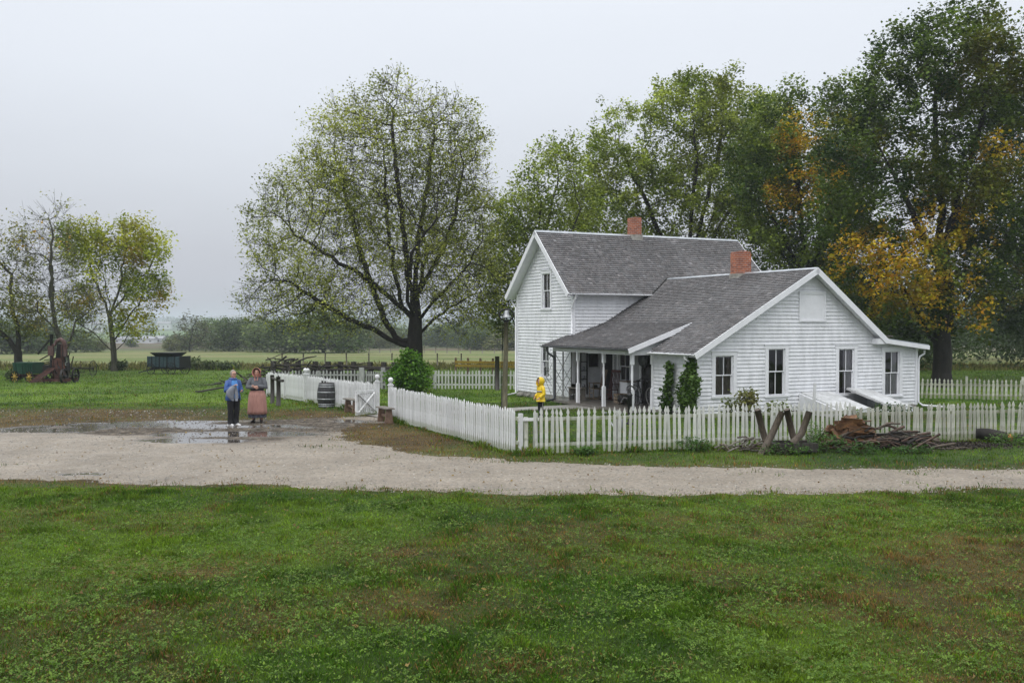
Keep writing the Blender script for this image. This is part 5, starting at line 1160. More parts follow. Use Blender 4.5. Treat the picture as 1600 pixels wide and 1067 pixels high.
# ---- dinner bell on its pole
p = gp(789, 31); t = thing('dinner_bell', 'cast dinner bell in a black yoke on a tall wooden pole in the yard', 'bell', p)
b = MB(); b.tube([(-.02, 0, -.2), (0, 0, 1.2), (.03, 0, 2.3), (.03, 0, 3.12)], [.10, .085, .075, .065], 12); b.obj('pole', mat('mossy_pole', (.15, .14, .085), (.07, .065, .04), 7, .8, .5, 20, stretch=(2, 2, .4)), t)
b = MB(); b.tube([(-.12, -.06, .1), (-.10, -.06, 1.6), (-.06, -.05, 3.1)], .014, 6); b.obj('pull_wire', Mt['iron'], t)
b = MB(); b.ring((.05, 0, 3.36), .24, .024, 'y', 24, 6, sq=.78); b.box((.04, 0, 3.14), (.16, .12, .05)); b.tube([(-.18, 0, 3.36), (.28, 0, 3.36)], .016, 6); b.obj('yoke', Mt['iron'], t)
b = MB(); b.lathe([(.02, .25), (.055, .245), (.075, .20), (.085, .13), (.12, .05), (.17, .0), (.155, .0), (.10, .06)], (.05, 0, 3.26), 20); b.obj('bell', Mt['tin'], t)
b = MB(); b.ball((.05, 0, 3.24), .03); b.obj('clapper', Mt['iron'], t)
# ---- black post
o = MB().tube([(0, 0, -.1), (.01, 0, 1.66)], [.13, .12], 8, flat=.9).obj('timber_post', Mt['darkwood'], None, gp(776.5, 47)); tag(o, 'square-headed black timber post behind the bell pole', 'post')
# ---- barrel
def barrel(R0, h, bulge, hoops):
    b = MB(); n = 20; prof = []
    for i in range(13):
        z = h * i / 12; prof.append((R0 + bulge * math.sin(PI * i / 12), z))
    b.lathe(prof, n=n, smooth=False); hp = []
    for z in hoops:
        q = MB(); r_ = R0 + bulge * math.sin(PI * z / h) + .004; q.lathe([(r_, z - .022), (r_ + .006, z - .02), (r_ + .006, z + .02), (r_, z + .022)], n=28); hp.append(q)
    return b, hp
Mt['stave'] = mat('barrel_staves', (.055, .055, .058), (.02, .02, .022), 6, .4, .3, 30, stretch=(4, 4, .5)); Mt['stave2'] = Mt['stave']
p = gp(510, 35.6); t = thing('barrel', 'dark wooden rain barrel with grey iron hoops by the white fence', 'barrel', p, .3)
b, hp = barrel(.28, .92, .07, (.06, .13, .33, .58, .78, .86)); b.obj('staves', Mt['stave'], t)
for q in hp: q.obj('hoop', Mt['tin'], t)
b = MB(); b.lathe([(.25, .90), (.25, .925), (.001, .93)], n=20); b.obj('lid', Mt['darkwood'], t); b = MB(); b.box((-.16, -.05, .96), (.06, .06, .08)); b.obj('bung', Mt['iron'], t)
b = MB(); b.box((-.06, -.05, .955), (.05, .05, .07)); b.obj('bung', Mt['iron'], t)
# ---- benches
def bench(label, loc, rz):
    t = thing('garden_bench', label, 'bench', loc, rz, 'plank benches outside the white fence')
    b = MB(); b.box((0, 0, .46), (.95, .30, .04)); b.obj('seat', Mt['greywood'], t, bevel=.004)
    for s in (-1, 1): b = MB(); b.add([(s * .34 - .02, -.09, .437), (s * .34 + .02, -.09, .437), (s * .34 + .02, .09, .437), (s * .34 - .02, .09, .437), (s * .34 - .02, -.14, -.02), (s * .34 + .02, -.14, -.02), (s * .34 + .02, .14, -.02), (s * .34 - .02, .14, -.02)], [(0, 1, 2, 3), (7, 6, 5, 4), (0, 4, 5, 1), (1, 5, 6, 2), (2, 6, 7, 3), (3, 7, 4, 0)]); b.obj('leg', Mt['redwood'], t)
    b = MB(); b.box((0, 0, .22), (.64, .035, .08)); b.obj('stretcher', Mt['redwood'], t)
    return t
bench('reddish plank bench against the white fence right of the gate opening', (-3.95, 29.85, 0), R(117))
bench('plank bench half hidden behind the open gate', (-5.55, 33.2, 0), R(122))
# ---- hitching rail
a = gp(425, 37.8); c = gp(434.5, 36.2); t = thing('hitching_rail', 'black hitching rail of two round posts and a crossbar behind the women', 'hitching post', c, 0); d = a - c
for q, m_ in ((Vector((0, 0, 0)), 'darkwood'), (d, 'darkwood')): b = MB(); b.tube([q + Vector((0, 0, -.1)), q + Vector((.01, 0, .6)), q + Vector((0, 0, 1.12))], [.085, .08, .08], 10); b.obj('post', Mt[m_], t)
b = MB(); b.tube([d * 1.12 + Vector((0, 0, 1.0)), Vector((0, 0, .98)), -d * .22 + Vector((.12, 0, .98))], .055, 8); b.obj('crossbar', Mt['darkwood'], t)
# ---- black bucket by the fence
p = gp(475, 40.6); t = thing('bucket', 'small black tub standing by the far white fence', 'bucket', p)
b = MB(); b.lathe([(.17, 0), (.2, .3), (.215, .31), (.19, .30), (.16, .03), (.001, .03)], n=16); b.obj('tub', Mt['iron'], t); b = MB(); b.ring((0, 0, .30), .205, .01, 'z'); b.obj('rim', Mt['tin'], t)

# ---- wheels
def wheel(b_, r, spokes=10, w=.05, hub=.06, axis='x', th_=.035, c=(0, 0, 0), sp=.012):
    """returns rim and spoke builders"""
    rim = MB(); rim.lathe([(r - th_, -w / 2), (r, -w / 2), (r, w / 2), (r - th_, w / 2), (r - th_, -w / 2)], c, 28, axis, smooth=False, caps=False)
    s = MB(); s.lathe([(hub * .6, -w * 1.3), (hub, -w * .7), (hub, w * .7), (hub * .6, w * 1.3)], c, 10, axis)
    for k in range(spokes):
        t_ = 2 * PI * k / spokes; dv = Vector((0, math.cos(t_), math.sin(t_))) if axis == 'x' else Vector((math.cos(t_), 0, math.sin(t_)))
        s.tube([Vector(c) + dv * hub * .8, Vector(c) + dv * (r - th_ * .5)], sp, 5)
    return rim, s
def add_wheel(par, r, loc, m_rim, m_sp, axis='x', **kw):
    rim, s = wheel(None, r, axis=axis, **kw); o = rim.obj('wheel', m_rim, par, loc); s.obj('spokes', m_sp, o); return o
# ---- blue wagon
Mt['bluebox'] = mat('faded_blue_wagon_paint', (.045, .085, .098), (.02, .04, .05), 4, .6, .3, 20, stretch=(1, 1, 4))
Mt['blackw'] = mat('black_wagon_wood', (.014, .016, .018), (.008, .009, .01), 8, .6)
p = gp(263, 66.8); t = thing('farm_wagon', 'dark blue box wagon with a flared seat board parked on the lawn', 'wagon', p, R(-24))
b = MB(); b.box((0, 0, .86), (2.95, 1.0, .72)); b.obj('wagon_box', Mt['bluebox'], t)
for i in range(9): b = MB(); b.box((-1.38 + i * .345, -.52, .86), (.06, .04, .74)); b.obj('stake', Mt['blackw'] if i % 2 else Mt['bluebox'], t)
b = MB(); b.box((1.49, 0, .87), (.05, 1.04, .8)); b.obj('tailboard', Mt['blackw'], t)
b = MB(); b.add([(-.95, -.8, 1.5), (.95, -.8, 1.5), (.75, -.45, 1.22), (-.75, -.45, 1.22), (-.95, .8, 1.5), (.95, .8, 1.5), (.75, .45, 1.22), (-.75, .45, 1.22)], [(0, 1, 2, 3), (7, 6, 5, 4), (0, 4, 5, 1), (0, 3, 7, 4), (1, 5, 6, 2)]); b.obj('flared_rack', Mt['blackw'], t)
b = MB(); b.box((0, -.0, .44), (3.0, .12, .1)); b.box((-.95, 0, .38), (.12, 1.3, .1)); b.box((.85, 0, .38), (.12, 1.3, .1)); b.obj('running_gear', Mt['blackw'], t)
for x, r_ in ((-.95, .38), (.85, .44)):
    for y in (-.68, .68): add_wheel(t, r_, (x, y, r_ - .02), Mt['blackw'], Mt['blackw'], 'y', spokes=12, w=.05)
b = MB(); b.tube([(-.95, 0, .36), (-1.9, -.1, .22), (-2.6, -.15, .04)], .04, 6); b.obj('tongue', Mt['blackw'], t)
# ---- green wagon box on yellow wheels
Mt['greenbox'] = mat('green_wagon_paint', (.012, .060, .038), (.006, .035, .022), 3, .5, .2, 20); Mt['ywheel'] = mat('yellow_wheel_paint', (.40, .27, .04), (.26, .17, .03), 6, .5)
p = gp(44, 55.2); t = thing('green_wagon', 'green box wagon on yellow spoked wheels left of the rusty picker', 'wagon', p, R(-12)); t.scale = (.74, .9, 1)
b = MB(); b.add([(-.78, -.5, .5), (.80, -.5, .5), (.80, .5, .5), (-.78, .5, .5), (-.86, -.6, 1.14), (.86, -.6, 1.14), (.86, .6, 1.14), (-.86, .6, 1.14)], [(3, 2, 1, 0), (4, 5, 6, 7), (0, 1, 5, 4), (1, 2, 6, 5), (2, 3, 7, 6), (3, 0, 4, 7)]); b.obj('wagon_box', Mt['greenbox'], t)
for x in (-.55, .0, .3, .5, .7): b = MB(); b.bar((x, -.525, .52), (x * 1.05, -.62, 1.15), .05, .03); b.obj('stake', Mt['greenbox'], t)
b = MB(); b.box((0, 0, .4), (1.9, .12, .12)); b.box((-.6, 0, .34), (.1, 1.1, .1)); b.box((.65, 0, .34), (.1, 1.1, .1)); b.obj('running_gear', Mt['rust'], t)
for x in (-.62, .66):
    for y in (-.62, .62): add_wheel(t, .34, (x, y, .32), Mt['iron'], Mt['ywheel'], 'y', spokes=8, w=.07, sp=.025, hub=.09)
b = MB(); b.ring((-1.0, -.1, .85), .16, .02, 'y', 16, 5); b.tube([(-.9, -.1, .7), (-1.1, -.2, 1.0)], .02, 5); b.obj('brake_wheel', Mt['tin'], t)
# ---- rusty corn picker with elevator spouts
p = gp(92, 54.5); t = thing('corn_picker', 'tall rusty corn picker with a slanting snout and raised spout', 'farm machine', p, 0)
Mt['pinkrust'] = mat('faded_red_sheet', (.12, .062, .055), (.045, .024, .022), 5, .6, .3, 20)
b = MB(); b.box((.12, 0, .85), (.5, .7, 1.1)); b.obj('housing', Mt['rust'], t)
b = MB(); r0_ = random.Random(12)
for i in range(30):
    a_ = Vector((r0_.uniform(-.35, .5), r0_.uniform(-.55, .4), r0_.uniform(.2, 1.4))); b.tube([a_, a_ + Vector((r0_.gauss(0, .16), r0_.gauss(0, .1), r0_.uniform(.25, .8)))], r0_.uniform(.012, .035), 5)
b.obj('linkage', Mt['iron'], t)
b = MB()
for x_ in (-.18, .3):
    for y_ in (-.35, .3): b.box((x_, y_, 1.2), (.06, .06, 2.0))
b.obj('uprights', Mt['rust'], t)
b = MB(); b.box((.12, .0, 1.75), (.42, .3, .9), (0, .12, 0)); b.box((.3, .1, 1.1), (.3, .5, .8), (0, -.1, 0)); b.obj('blower_case', Mt['iron'], t)
b = MB(); b.box((-.2, -.52, 1.83), (.30, .16, .55)); b.obj('side_panel', Mt['pinkrust'], t)
b = MB(); b.tube([(-.22, -.1, 2.1), (-.08, -.1, 2.35), (.15, -.1, 2.45), (.33, -.1, 2.33), (.38, -.1, 2.05), (.36, -.1, 1.5)], [.07, .10, .13, .13, .11, .08], 10); b.obj('elevator_hood', Mt['pinkrust'], t)
b = MB()
for i in range(5): b.bar((-.35 + i * .09, -.5, .85), (-1.1 + i * .14, -1.0 - .1 * i, .16), .05, .05)
b.bar((-1.15, -1.0, .1), (-.3, -1.4, .18), .12, .1); b.obj('snout', Mt['rust'], t)
b = MB(); b.box((.1, -.55, .18), (1.6, .12, .16)); b.box((.1, .4, .2), (1.5, .12, .16)); b.tube([(.45, -.5, 1.5), (.55, -.55, .9), (.5, -.5, .3)], .05, 6); b.obj('frame', Mt['rust'], t)
b = MB(); b.tube([(-.60, .3, .5), (-.58, .3, 2.1), (-.56, .3, 2.75)], [.09, .08, .1], 8); b.obj('mast', Mt['iron'], t)
b = MB(); b.bar((-.62, .25, 2.45), (-1.25, .1, 1.62), .14, .1); b.bar((-.55, .25, 1.65), (-1.15, .1, 1.28), .1, .06); b.obj('spout', Mt['iron'], t)
b = MB()
for i in range(6): b.bar((-.95 + .05 * i, .2 - .1 * i, 1.25 - .12 * i), (-.2, .1 - .1 * i, 1.4 - .1 * i), .04, .04)
b.box((-.5, 0, .75), (.6, .6, .5)); b.obj('husking_bed', Mt['iron'], t)
b = MB(); b.tube([(.56, -.3, 1.45), (.60, -.3, 1.2), (.48, -.35, 1.1), (.5, -.3, 1.0)], .04, 6); b.obj('light_pipe', Mt['tin'], t)
for (x, y, r_) in ((.55, -.6, .42), (.72, .45, .42), (-.45, -.5, .3)): add_wheel(t, r_, (x, y, r_ - .02), Mt['iron'], Mt['iron'], 'x' if x > 0 else 'y', spokes=8, w=.12, sp=.02)
# ---- dump rake
p = gp(126, 63.5); t = thing('hay_rake', 'dark iron dump rake with tall spoked wheel right of the picker', 'farm machine', p, R(-6))
for x in (-.85, .85): add_wheel(t, .52, (x, 0, .5), Mt['iron'], Mt['iron'], 'x', spokes=12, w=.04, sp=.01, th_=.025)
t.children[-1].rotation_euler = (0, 0, R(55)); t.children[-2].rotation_euler = (0, 0, R(40))
b = MB(); b.box((0, 0, .5), (1.7, .08, .08)); b.box((-.2, -.3, .25), (1.3, .06, .05)); b.obj('axle', Mt['iron'], t)
b = MB()
for i in range(16): x = -.75 + i * .1; b.tube([(x, 0, .5), (x, .35, .62), (x, .55, .3), (x, .4, .04)], .009, 4)
b.obj('tines', Mt['iron'], t)
for i in range(16): pass
b = MB(); b.box((0, .1, .95), (1.5, .03, .03)); b.tube([(-.1, .1, .5), (-.1, .1, 1.0)], .02, 5); b.obj('lift_bar', Mt['rust'], t)
# ---- horse-drawn cultivator and its long tongue on the grass
p = gp(404, 43.5); t = thing('horse_cultivator', 'black horse-drawn cultivator with its long tongue lying on the grass behind the women', 'farm machine', p, 0)
for (x, y, a) in ((-.1, .4, 20), (.7, -.4, 35)): o = add_wheel(t, .55, (x, y, .53), Mt['iron'], Mt['iron'], 'x', spokes=10, w=.04, sp=.009, th_=.022); o.rotation_euler = (0, 0, R(a))
b = MB(); b.bar((-.3, .3, .85), (1.0, -.2, .95), .06, .06); b.bar((-.1, .4, .53), (.7, -.4, .53), .06, .06); b.bar((.1, .2, 1.1), (1.1, .2, .5), .05, .05); b.bar((.2, 0, .55), (.5, .1, 1.25), .04, .04); b.obj('frame', Mt['iron'], t)
b = MB()
for i in range(5): x = -.1 + i * .28; b.tube([(x, .1, .85), (x + .1, .3, .6), (x + .05, .45, .25), (x - .05, .3, .03)], .018, 5)
b.obj('shovels', Mt['rust'], t)
b = MB(); b.lathe([(.001, 1.18), (.16, 1.2), (.2, 1.26), (.17, 1.24), (.001, 1.21)], (.35, .1, 0), 12, sx=1.1); b.obj('seat', Mt['iron'], t)
b = MB(); b.tube([(.0, .2, .7), (-1.3, .6, .38), (-3.05, .9, .06)], [.05, .05, .045], 6); b.box((-3.0, .9, .08), (.35, .1, .06)); b.obj('tongue', Mt['darkwood'], t)
# ---- broken plough by the fence
p = gp(446, 41); t = thing('walking_plough', 'rusty walking plough leaning by the far white fence', 'farm machine', p, R(10))
b = MB(); b.bar((-.35, 0, .3), (.35, 0, .38), .07, .07); b.obj('beam', Mt['darkwood'], t)
for s in (-1, 1): b = MB(); b.tube([(.0, 0, .3), (s * .18, 0, .7), (s * .32, 0, .98)], .025, 6); b.obj('handle', Mt['darkwood'], t)
b = MB(); b.add([(-.3, -.1, .02), (.1, -.1, .02), (.25, .1, .3), (-.1, .1, .35)], [(0, 1, 2, 3)]); o = b.obj('share', Mt['rust'], t); sd_ = o.modifiers.new('s', 'SOLIDIFY'); sd_.thickness = .02
# ---- brush piles: heaps of branches
def brush(name, label, loc, L_, W_, H_, n, m, seed, rmin=.012, rmax=.045, cat='brush pile', flat=.6):
    r = random.Random(seed); t = thing(name, label, cat, loc)
    for i in range(n):
        x, y = r.gauss(0, L_ * .28), r.gauss(0, W_ * .28); zz_ = max(.02, H_ * math.exp(-(x / (L_ * .4)) ** 2) * r.random()); l = r.uniform(.4, 1.2) * max(.5, L_ * .22); a = r.gauss(0, flat) + (PI if r.random() < .5 else 0); tl = r.gauss(0, .28)
        d_ = Vector((math.cos(a) * math.cos(tl), math.sin(a) * math.cos(tl), math.sin(tl))); q = Vector((x, y, zz_)); rr_ = r.uniform(rmin, rmax); pts = [q - d_ * l / 2, q + Vector((0, r.uniform(-.05, .05), r.uniform(0, .08))), q + d_ * l / 2]
        for v in pts: v.z = max(v.z, .015)
        b = MB(); b.tube(pts, [rr_, rr_ * .85, rr_ * .5], 6); b.obj('branch', m[i % len(m)] if isinstance(m, list) else m, t)
    return t
brush('brush_pile', 'heap of black tangled branches at the left end of the black rail fence', gp(452, 52), 5.4, 1.4, 1.75, 95, Mt['darkwood'], 5, .02, .06, flat=1.0)
brush('brush_pile', 'long low heap of dark branches along the black rail fence', gp(565, 52.8), 6.2, 1.2, 1.15, 70, Mt['darkwood'], 6, .02, .06)
# curved grey branches leaning over the grey fence
# ---- firewood pile, sticks in front
brush('brush_pile', 'long pile of cut sticks spreading right in front of the split firewood', gp(1372, 23.45), 3.0, 1.0, .66, 99, [Mt['bark'], Mt['log'], mat('wet_stick', (.12, .07, .048), (.04, .025, .02), 9, .5)], 7, .015, .042, cat='brush pile', flat=.32)
brush('brush_pile', 'small scatter of pale dead branches on the grass left of the sawbuck', gp(1165, 23.1), 1.3, .5, .32, 30, [Mt['log'], Mt['greywood']], 8, .012, .03)
Mt['split'] = mat('split_firewood', (.30, .15, .065), (.06, .032, .02), 5, .55, .5, 30, vary=.45)
Mt['stick'] = mat('wet_brown_sticks', (.11, .065, .045), (.035, .022, .018), 9, .5, .4, 30)
t = thing('firewood_pile', 'heap of split orange-brown firewood against the picket fence', 'woodpile', gp(1330, 23.75)); r = random.Random(3)
for i in range(98):
    a = r.gauss(0, .30); x = r.gauss(.05, .46); hmx = .76 * math.exp(-(x / .62) ** 2); z = r.uniform(.03, max(.06, hmx)); l = r.uniform(.30, .52); w_ = r.uniform(.08, .15); y = r.gauss(-.0, .14)
    b = MB(); tri = [(-w_ / 2, -w_ * .35), (w_ / 2, -w_ * .3), (r.uniform(-.02, .02), w_ * .6)]
    vs = [(s * l / 2, p_[0], p_[1]) for s in (-1, 1) for p_ in tri]; b.add(vs, [(2, 1, 0), (3, 4, 5), (0, 1, 4, 3), (1, 2, 5, 4), (2, 0, 3, 5)])
    b.obj('log', Mt['split'], t, (x, y, z), (r.uniform(-1, 1), r.gauss(0, .35), a))
# stump, log
o = MB().tube([(0, 0, -.03), (.01, 0, .12), (0, 0, .34), (.0, 0, .38)], [.26, .22, .20, .19], 14).obj('stump', Mt['bark'], None, gp(1402, 23.9)); tag(o, 'dark chopping stump against the fence behind the stick pile', 'stump')
Mt['cut'] = mat('fresh_cut_wood', (.55, .25, .06), (.4, .16, .04), 12, .6)
t = thing('fallen_log', 'thick wet log with a fresh orange cut end at the right fence', 'log', gp(1548, 24.9), R(-14))
b = MB(); b.tube([(-.35, 0, .22), (0, 0, .2), (.38, 0, .13)], [.15, .15, .14], 12); b.obj('bark', Mt['bark'], t); b = MB(); b.tube([(.45, .05, .10), (.55, .05, .13)], [.12, .11], 12); b.obj('cut_end', Mt['cut'], t)
o = MB().tube([(-.25, 0, .08), (.2, .02, .11), (.9, .05, .18)], [.07, .085, .08], 10).obj('fallen_log', Mt['bark'], None, gp(1594, 25), (0, 0, R(8))); tag(o, 'black log running off the right edge of the photo', 'log')
# ---- sawbuck: crossed round poles in a trough
t = thing('sawbuck', 'sawbuck of four crossed round poles set in a black trough by the fence', 'sawbuck', gp(1232, 22.85), R(4))
Y_ = 0
for k, (x0, x1, y) in enumerate(((-.74, -.20, -.24), (-.36, -.70, .24), (.02, .46, -.24), (.34, .02, .24))):
    b = MB(); b.tube([(x0, y, -.03 + (.28 if k in (2,) else 0)), ((x0 + x1) / 2, y, .48), (x1, y * .6, .98 if k % 2 == 0 else 1.02)], [.085, .08, .078], 12); b.obj('pole', Mt['log'], t)
b = MB(); b.box((.12, -.33, .16), (.95, .05, .20)); b.box((.12, .30, .16), (.95, .05, .20)); b.box((-.36, 0, .15), (.05, .6, .18)); b.box((.60, 0, .15), (.05, .6, .18)); b.box((.12, 0, .06), (.9, .6, .03)); b.obj('trough', Mt['darkwood'], t)
# ---- ash and charred earth patch
rr = np.random.RandomState(31); m = 2600; q = rr.randn(m, 2) * np.array([1.0, .38]); bx = gp(1450, 24.2); x, y = bx.x + q[:, 0], bx.y + q[:, 1]
s = .012 + .03 * rr.rand(m); V = np.zeros((m, 4, 3)); a = rr.rand(m) * 6.28
for j, (p_, o_) in enumerate(((-1, -.4), (1, -.5), (1, .5), (-1, .4))):
    V[:, j] = np.stack([x + s * (p_ * np.cos(a) - o_ * np.sin(a)), y + s * (p_ * np.sin(a) + o_ * np.cos(a)), .02 + .02 * rr.rand(m) + .02 * p_ * rr.randn(m)], 1)
c = np.repeat(lerp3((.02, .017, .015), (.09, .075, .06), rr.rand(m) ** 2), 4, 0); tag(link('wood_chips', np_mesh('wood_chips', V.reshape(-1, 3), 4, c), GM), kind='stuff')
b = MB(); pl = [(1.9 * math.cos(t_) * (1 + .15 * math.sin(5 * t_)), .62 * math.sin(t_) * (1 + .2 * math.sin(3 * t_ + 1)), 0) for t_ in np.linspace(0, 2 * PI, 40)[:-1]]; b.add(pl, [tuple(range(39))])
tag(b.obj('charred_ground', mat('charred_earth', (.045, .038, .03), (.02, .017, .015), 9, .7, .6, 20), None, (bx.x, bx.y, .008)), kind='structure')
# ---- cellar bulkhead against the front wall, in house coordinates
def H3(x, y, z=0): return Vector((PX0 + ca * x - sa * y, PY0 + sa * x + ca * y, z))
t = thing('cellar_hatch', 'white sloping cellar hatch against the house with one door thrown open', 'cellar door', H3(6.0, -.04, 0), HA)
def wedge(b, x0, x1, y0, y1, zb, zf):
    b.add([(x0, y1, 0), (x1, y1, 0), (x1, y0, 0), (x0, y0, 0), (x0, y1, zb), (x1, y1, zb), (x1, y0, zf), (x0, y0, zf)], [(0, 1, 2, 3), (4, 7, 6, 5), (0, 4, 5, 1), (1, 5, 6, 2), (2, 6, 7, 3), (3, 7, 4, 0)])
xw0, xw1 = -1.75, 1.55; Mt['hatch'] = mat('scuffed_white_paint', (.62, .63, .64), (.42, .43, .43), 4, .6, .2, 20)
b = MB(); wedge(b, xw0, xw0 + .12, -1.9, 0, .68, .22); b.obj('cheek', Mt['white'], t)
b = MB(); wedge(b, xw1 - .12, xw1, -1.9, 0, .68, .22); b.obj('cheek', Mt['white'], t)
b = MB(); b.box((-.1, -1.88, .11), (xw1 - xw0 - .24, .06, .22)); b.obj('front_board', Mt['white'], t)
sl_ = math.atan(.46 / 1.9)
b = MB(); b.box((-1.0, -.95, .475), (1.30, 1.95, .05), (sl_, 0, 0)); b.obj('hatch_door', Mt['hatch'], t)
b = MB(); b.box((0, 0, 0), (.09, 1.9, .06)); b.box((1.15, 0, 0), (.09, 1.9, .06))
for yy_ in (-.9, 0, .9): b.box((.575, yy_, 0), (1.06, .09, .05))
b.box((.575, 0, .04), (1.2, 1.9, .02)); b.bar((.08, -.86, -.035), (1.08, -.06, -.035), .07, .03); b.bar((.08, .86, -.035), (1.08, .06, -.035), .07, .03)
b.obj('open_door', Mt['hatch'], t, (.42, -.95, .56), (sl_, R(6), R(0)))
b = MB(); b.box((.1, -1.0, .20), (1.1, 1.6, .02)); b.obj('stair_well_shade', Mt['deck'], t)  # flat dark sheet painting the shade inside the hatch opening, no stairs below
b = MB(); b.box((0, 0, .55), (.09, .05, 1.1)); o = b.obj('leaning_board', Mt['fence'], None, H3(4.0, -1.0, 0), (0, R(3), HA)); tag(o, 'upright white board standing beside the cellar hatch', 'board')
# ---- hand pump, cans
Mt['pumpblk'] = mat('pump_iron', (.02, .02, .022), (.012, .012, .012), 10, .4, metal=.3)
p = gp(984, 29.3); t = thing('water_pump', 'black cast iron hand pump inside the front fence before the porch', 'pump', p)
b = MB(); b.lathe([(.14, 0), (.13, .04), (.06, .08), (.055, .5), (.075, .54), (.08, .86), (.1, .9), (.07, .93), (.045, 1.0), (.05, 1.06), (.02, 1.12), (.001, 1.13)], n=14); b.obj('standard', Mt['pumpblk'], t)
b = MB(); b.tube([(-.05, 0, .78), (-.17, 0, .80), (-.24, 0, .72), (-.25, 0, .66)], [.04, .038, .035, .04], 8); b.obj('spout', Mt['pumpblk'], t)
b = MB(); b.tube([(-.09, 0, 1.02), (-.08, 0, 1.13), (0, 0, 1.2), (.12, 0, 1.14), (.2, 0, .95), (.22, 0, .6)], [.018, .022, .024, .02, .016, .018], 8); b.obj('handle', Mt['pumpblk'], t)
p = gp(966, 28.2); t = thing('watering_can', 'galvanised watering can standing left of the pump', 'watering can', p)
b = MB(); b.lathe([(.15, 0), (.155, .02), (.15, .30), (.14, .32), (.10, .33)], n=16); b.obj('can', Mt['tin'], t)
b = MB(); b.tube([(-.14, 0, .06), (-.26, 0, .26), (-.36, 0, .42)], [.025, .02, .018], 8); b.lathe([(.02, -.02), (.055, .03), (.001, .035)], (-.37, 0, .44), 12); b.obj('spout', Mt['tin'], t)
b = MB(); b.ring((0, 0, .32), .14, .009, 'y', 16, 5, a0=0, a1=PI, sq=1.5); b.obj('handle', Mt['tin'], t)
# ---- porch contents (house coordinates)
def HT(name, label, cat, x, y, z, rz=0): return thing(name, label, cat, H3(x, y, z), HA + rz)
FZ = .1
Mt['ckwood'] = mat('dark_red_chair_wood', (.12, .035, .028), (.06, .02, .016), 6, .45); Mt['oldpine'] = mat('worn_pine', (.26, .20, .14), (.16, .12, .08), 6, .6)
def rocker(label, x, y, rz, m, arm=True):
    t = HT('rocking_chair', label, 'chair', x, y, FZ, rz)
    for s in (-1, 1):
        b = MB(); b.tube([(s * .22, -.42, .07), (s * .22, -.15, .025), (s * .22, .15, .03), (s * .22, .42, .12)], .018, 6); b.obj('rocker', m, t)
        b = MB(); b.tube([(s * .22, -.2, .04), (s * .23, -.2, .62)], .018, 6); b.obj('leg', m, t)
        b = MB(); b.tube([(s * .22, .2, .04), (s * .21, .22, .42), (s * .20, .38, 1.12)], .018, 6); b.obj('back_post', m, t)
        b = MB(); b.box((s * .24, .0, .635), (.05, .46, .025)); b.obj('armrest', m, t)
    b = MB(); b.box((0, 0, .42), (.48, .44, .035), (-.06, 0, 0)); b.obj('seat', m, t)
    for i in range(5): b = MB(); b.bar((-.14 + .07 * i, .225, .44), (-.13 + .065 * i, .37, 1.08), .035, .012); b.obj('slat', m, t)
    b = MB(); b.box((0, .385, 1.12), (.44, .025, .1)); b.obj('crest_rail', m, t); b = MB(); b.box((0, -.2, .25), (.42, .02, .03)); b.obj('stretcher', m, t)
    return t
rocker('dark red slatted rocking chair on the porch', .75, 6.55, R(-70), Mt['ckwood'])
rocker('pale low rocking chair with a black hat on it, left on the porch', .55, 7.25, R(-100), Mt['oldpine'])
b = MB(); b.lathe([(.18, 0), (.17, .01), (.09, .02), (.085, .10), (.06, .12), (.001, .115)], n=16, sx=1.1); tag(b.obj('hat', Mt['iron'], None, H3(.5, 7.25, FZ + .45)), 'black hat lying on the seat of the pale rocking chair', 'hat')
t = HT('wash_bench', 'small grey bench at the left end of the porch with buckets beneath', 'bench', -.35, 7.2, FZ, R(90))
b = MB(); b.box((0, 0, .48), (.95, .34, .04)); b.obj('seat', Mt['greywood'], t)
for s in (-1, 1): b = MB(); b.box((s * .38, 0, .23), (.04, .3, .46)); b.obj('leg', Mt['greywood'], t)
def pail(label, x, y, z, r0, h, m):
    t = HT('pail', label, 'bucket', x, y, z); b = MB(); b.lathe([(r0 * .8, 0), (r0, h), (r0 * 1.04, h), (r0 * .95, h - .01), (r0 * .76, .02), (.001, .02)], n=16); b.obj('body', m, t)
    b = MB(); b.ring((0, 0, h), r0, .006, 'x', 14, 4, a0=PI * .0, a1=PI, sq=.5); b.obj('bail', m, t); return t
pail('large tin pail under the wash bench on the porch', -.45, 6.95, FZ, .16, .27, Mt['tin']); pail('small tin pail left of the large pail under the wash bench', -.45, 7.45, FZ, .11, .2, Mt['tin']); pail('black basin standing on the wash bench', -.4, 7.3, FZ + .5, .15, .12, Mt['iron'])
t = HT('wash_cupboard', 'white painted washstand against the porch wall between the chair and the bicycle', 'cupboard', .95, 5.55, FZ, R(0))
b = MB(); b.box((0, 0, .40), (.42, .5, .74)); b.obj('cabinet', Mt['white'], t); b = MB(); b.box((0, 0, .785), (.48, .56, .03)); b.obj('top', Mt['oldpine'], t); b = MB(); b.box((-.215, 0, .42), (.012, .4, .6)); b.obj('door', Mt['trim'], t)
t = HT('crate', 'brown wooden crate before the white washstand on the porch', 'crate', .35, 5.1, FZ, R(5))
for z in (.08, .2, .32):
    for s in (-1, 1): b = MB(); b.box((s * .19, 0, z), (.015, .44, .09)); b.obj('slat', Mt['oldpine'], t); b = MB(); b.box((0, s * .2, z), (.36, .015, .09)); b.obj('slat', Mt['oldpine'], t)
b = MB(); b.box((0, 0, .02), (.36, .38, .02)); b.obj('bottom', Mt['oldpine'], t)
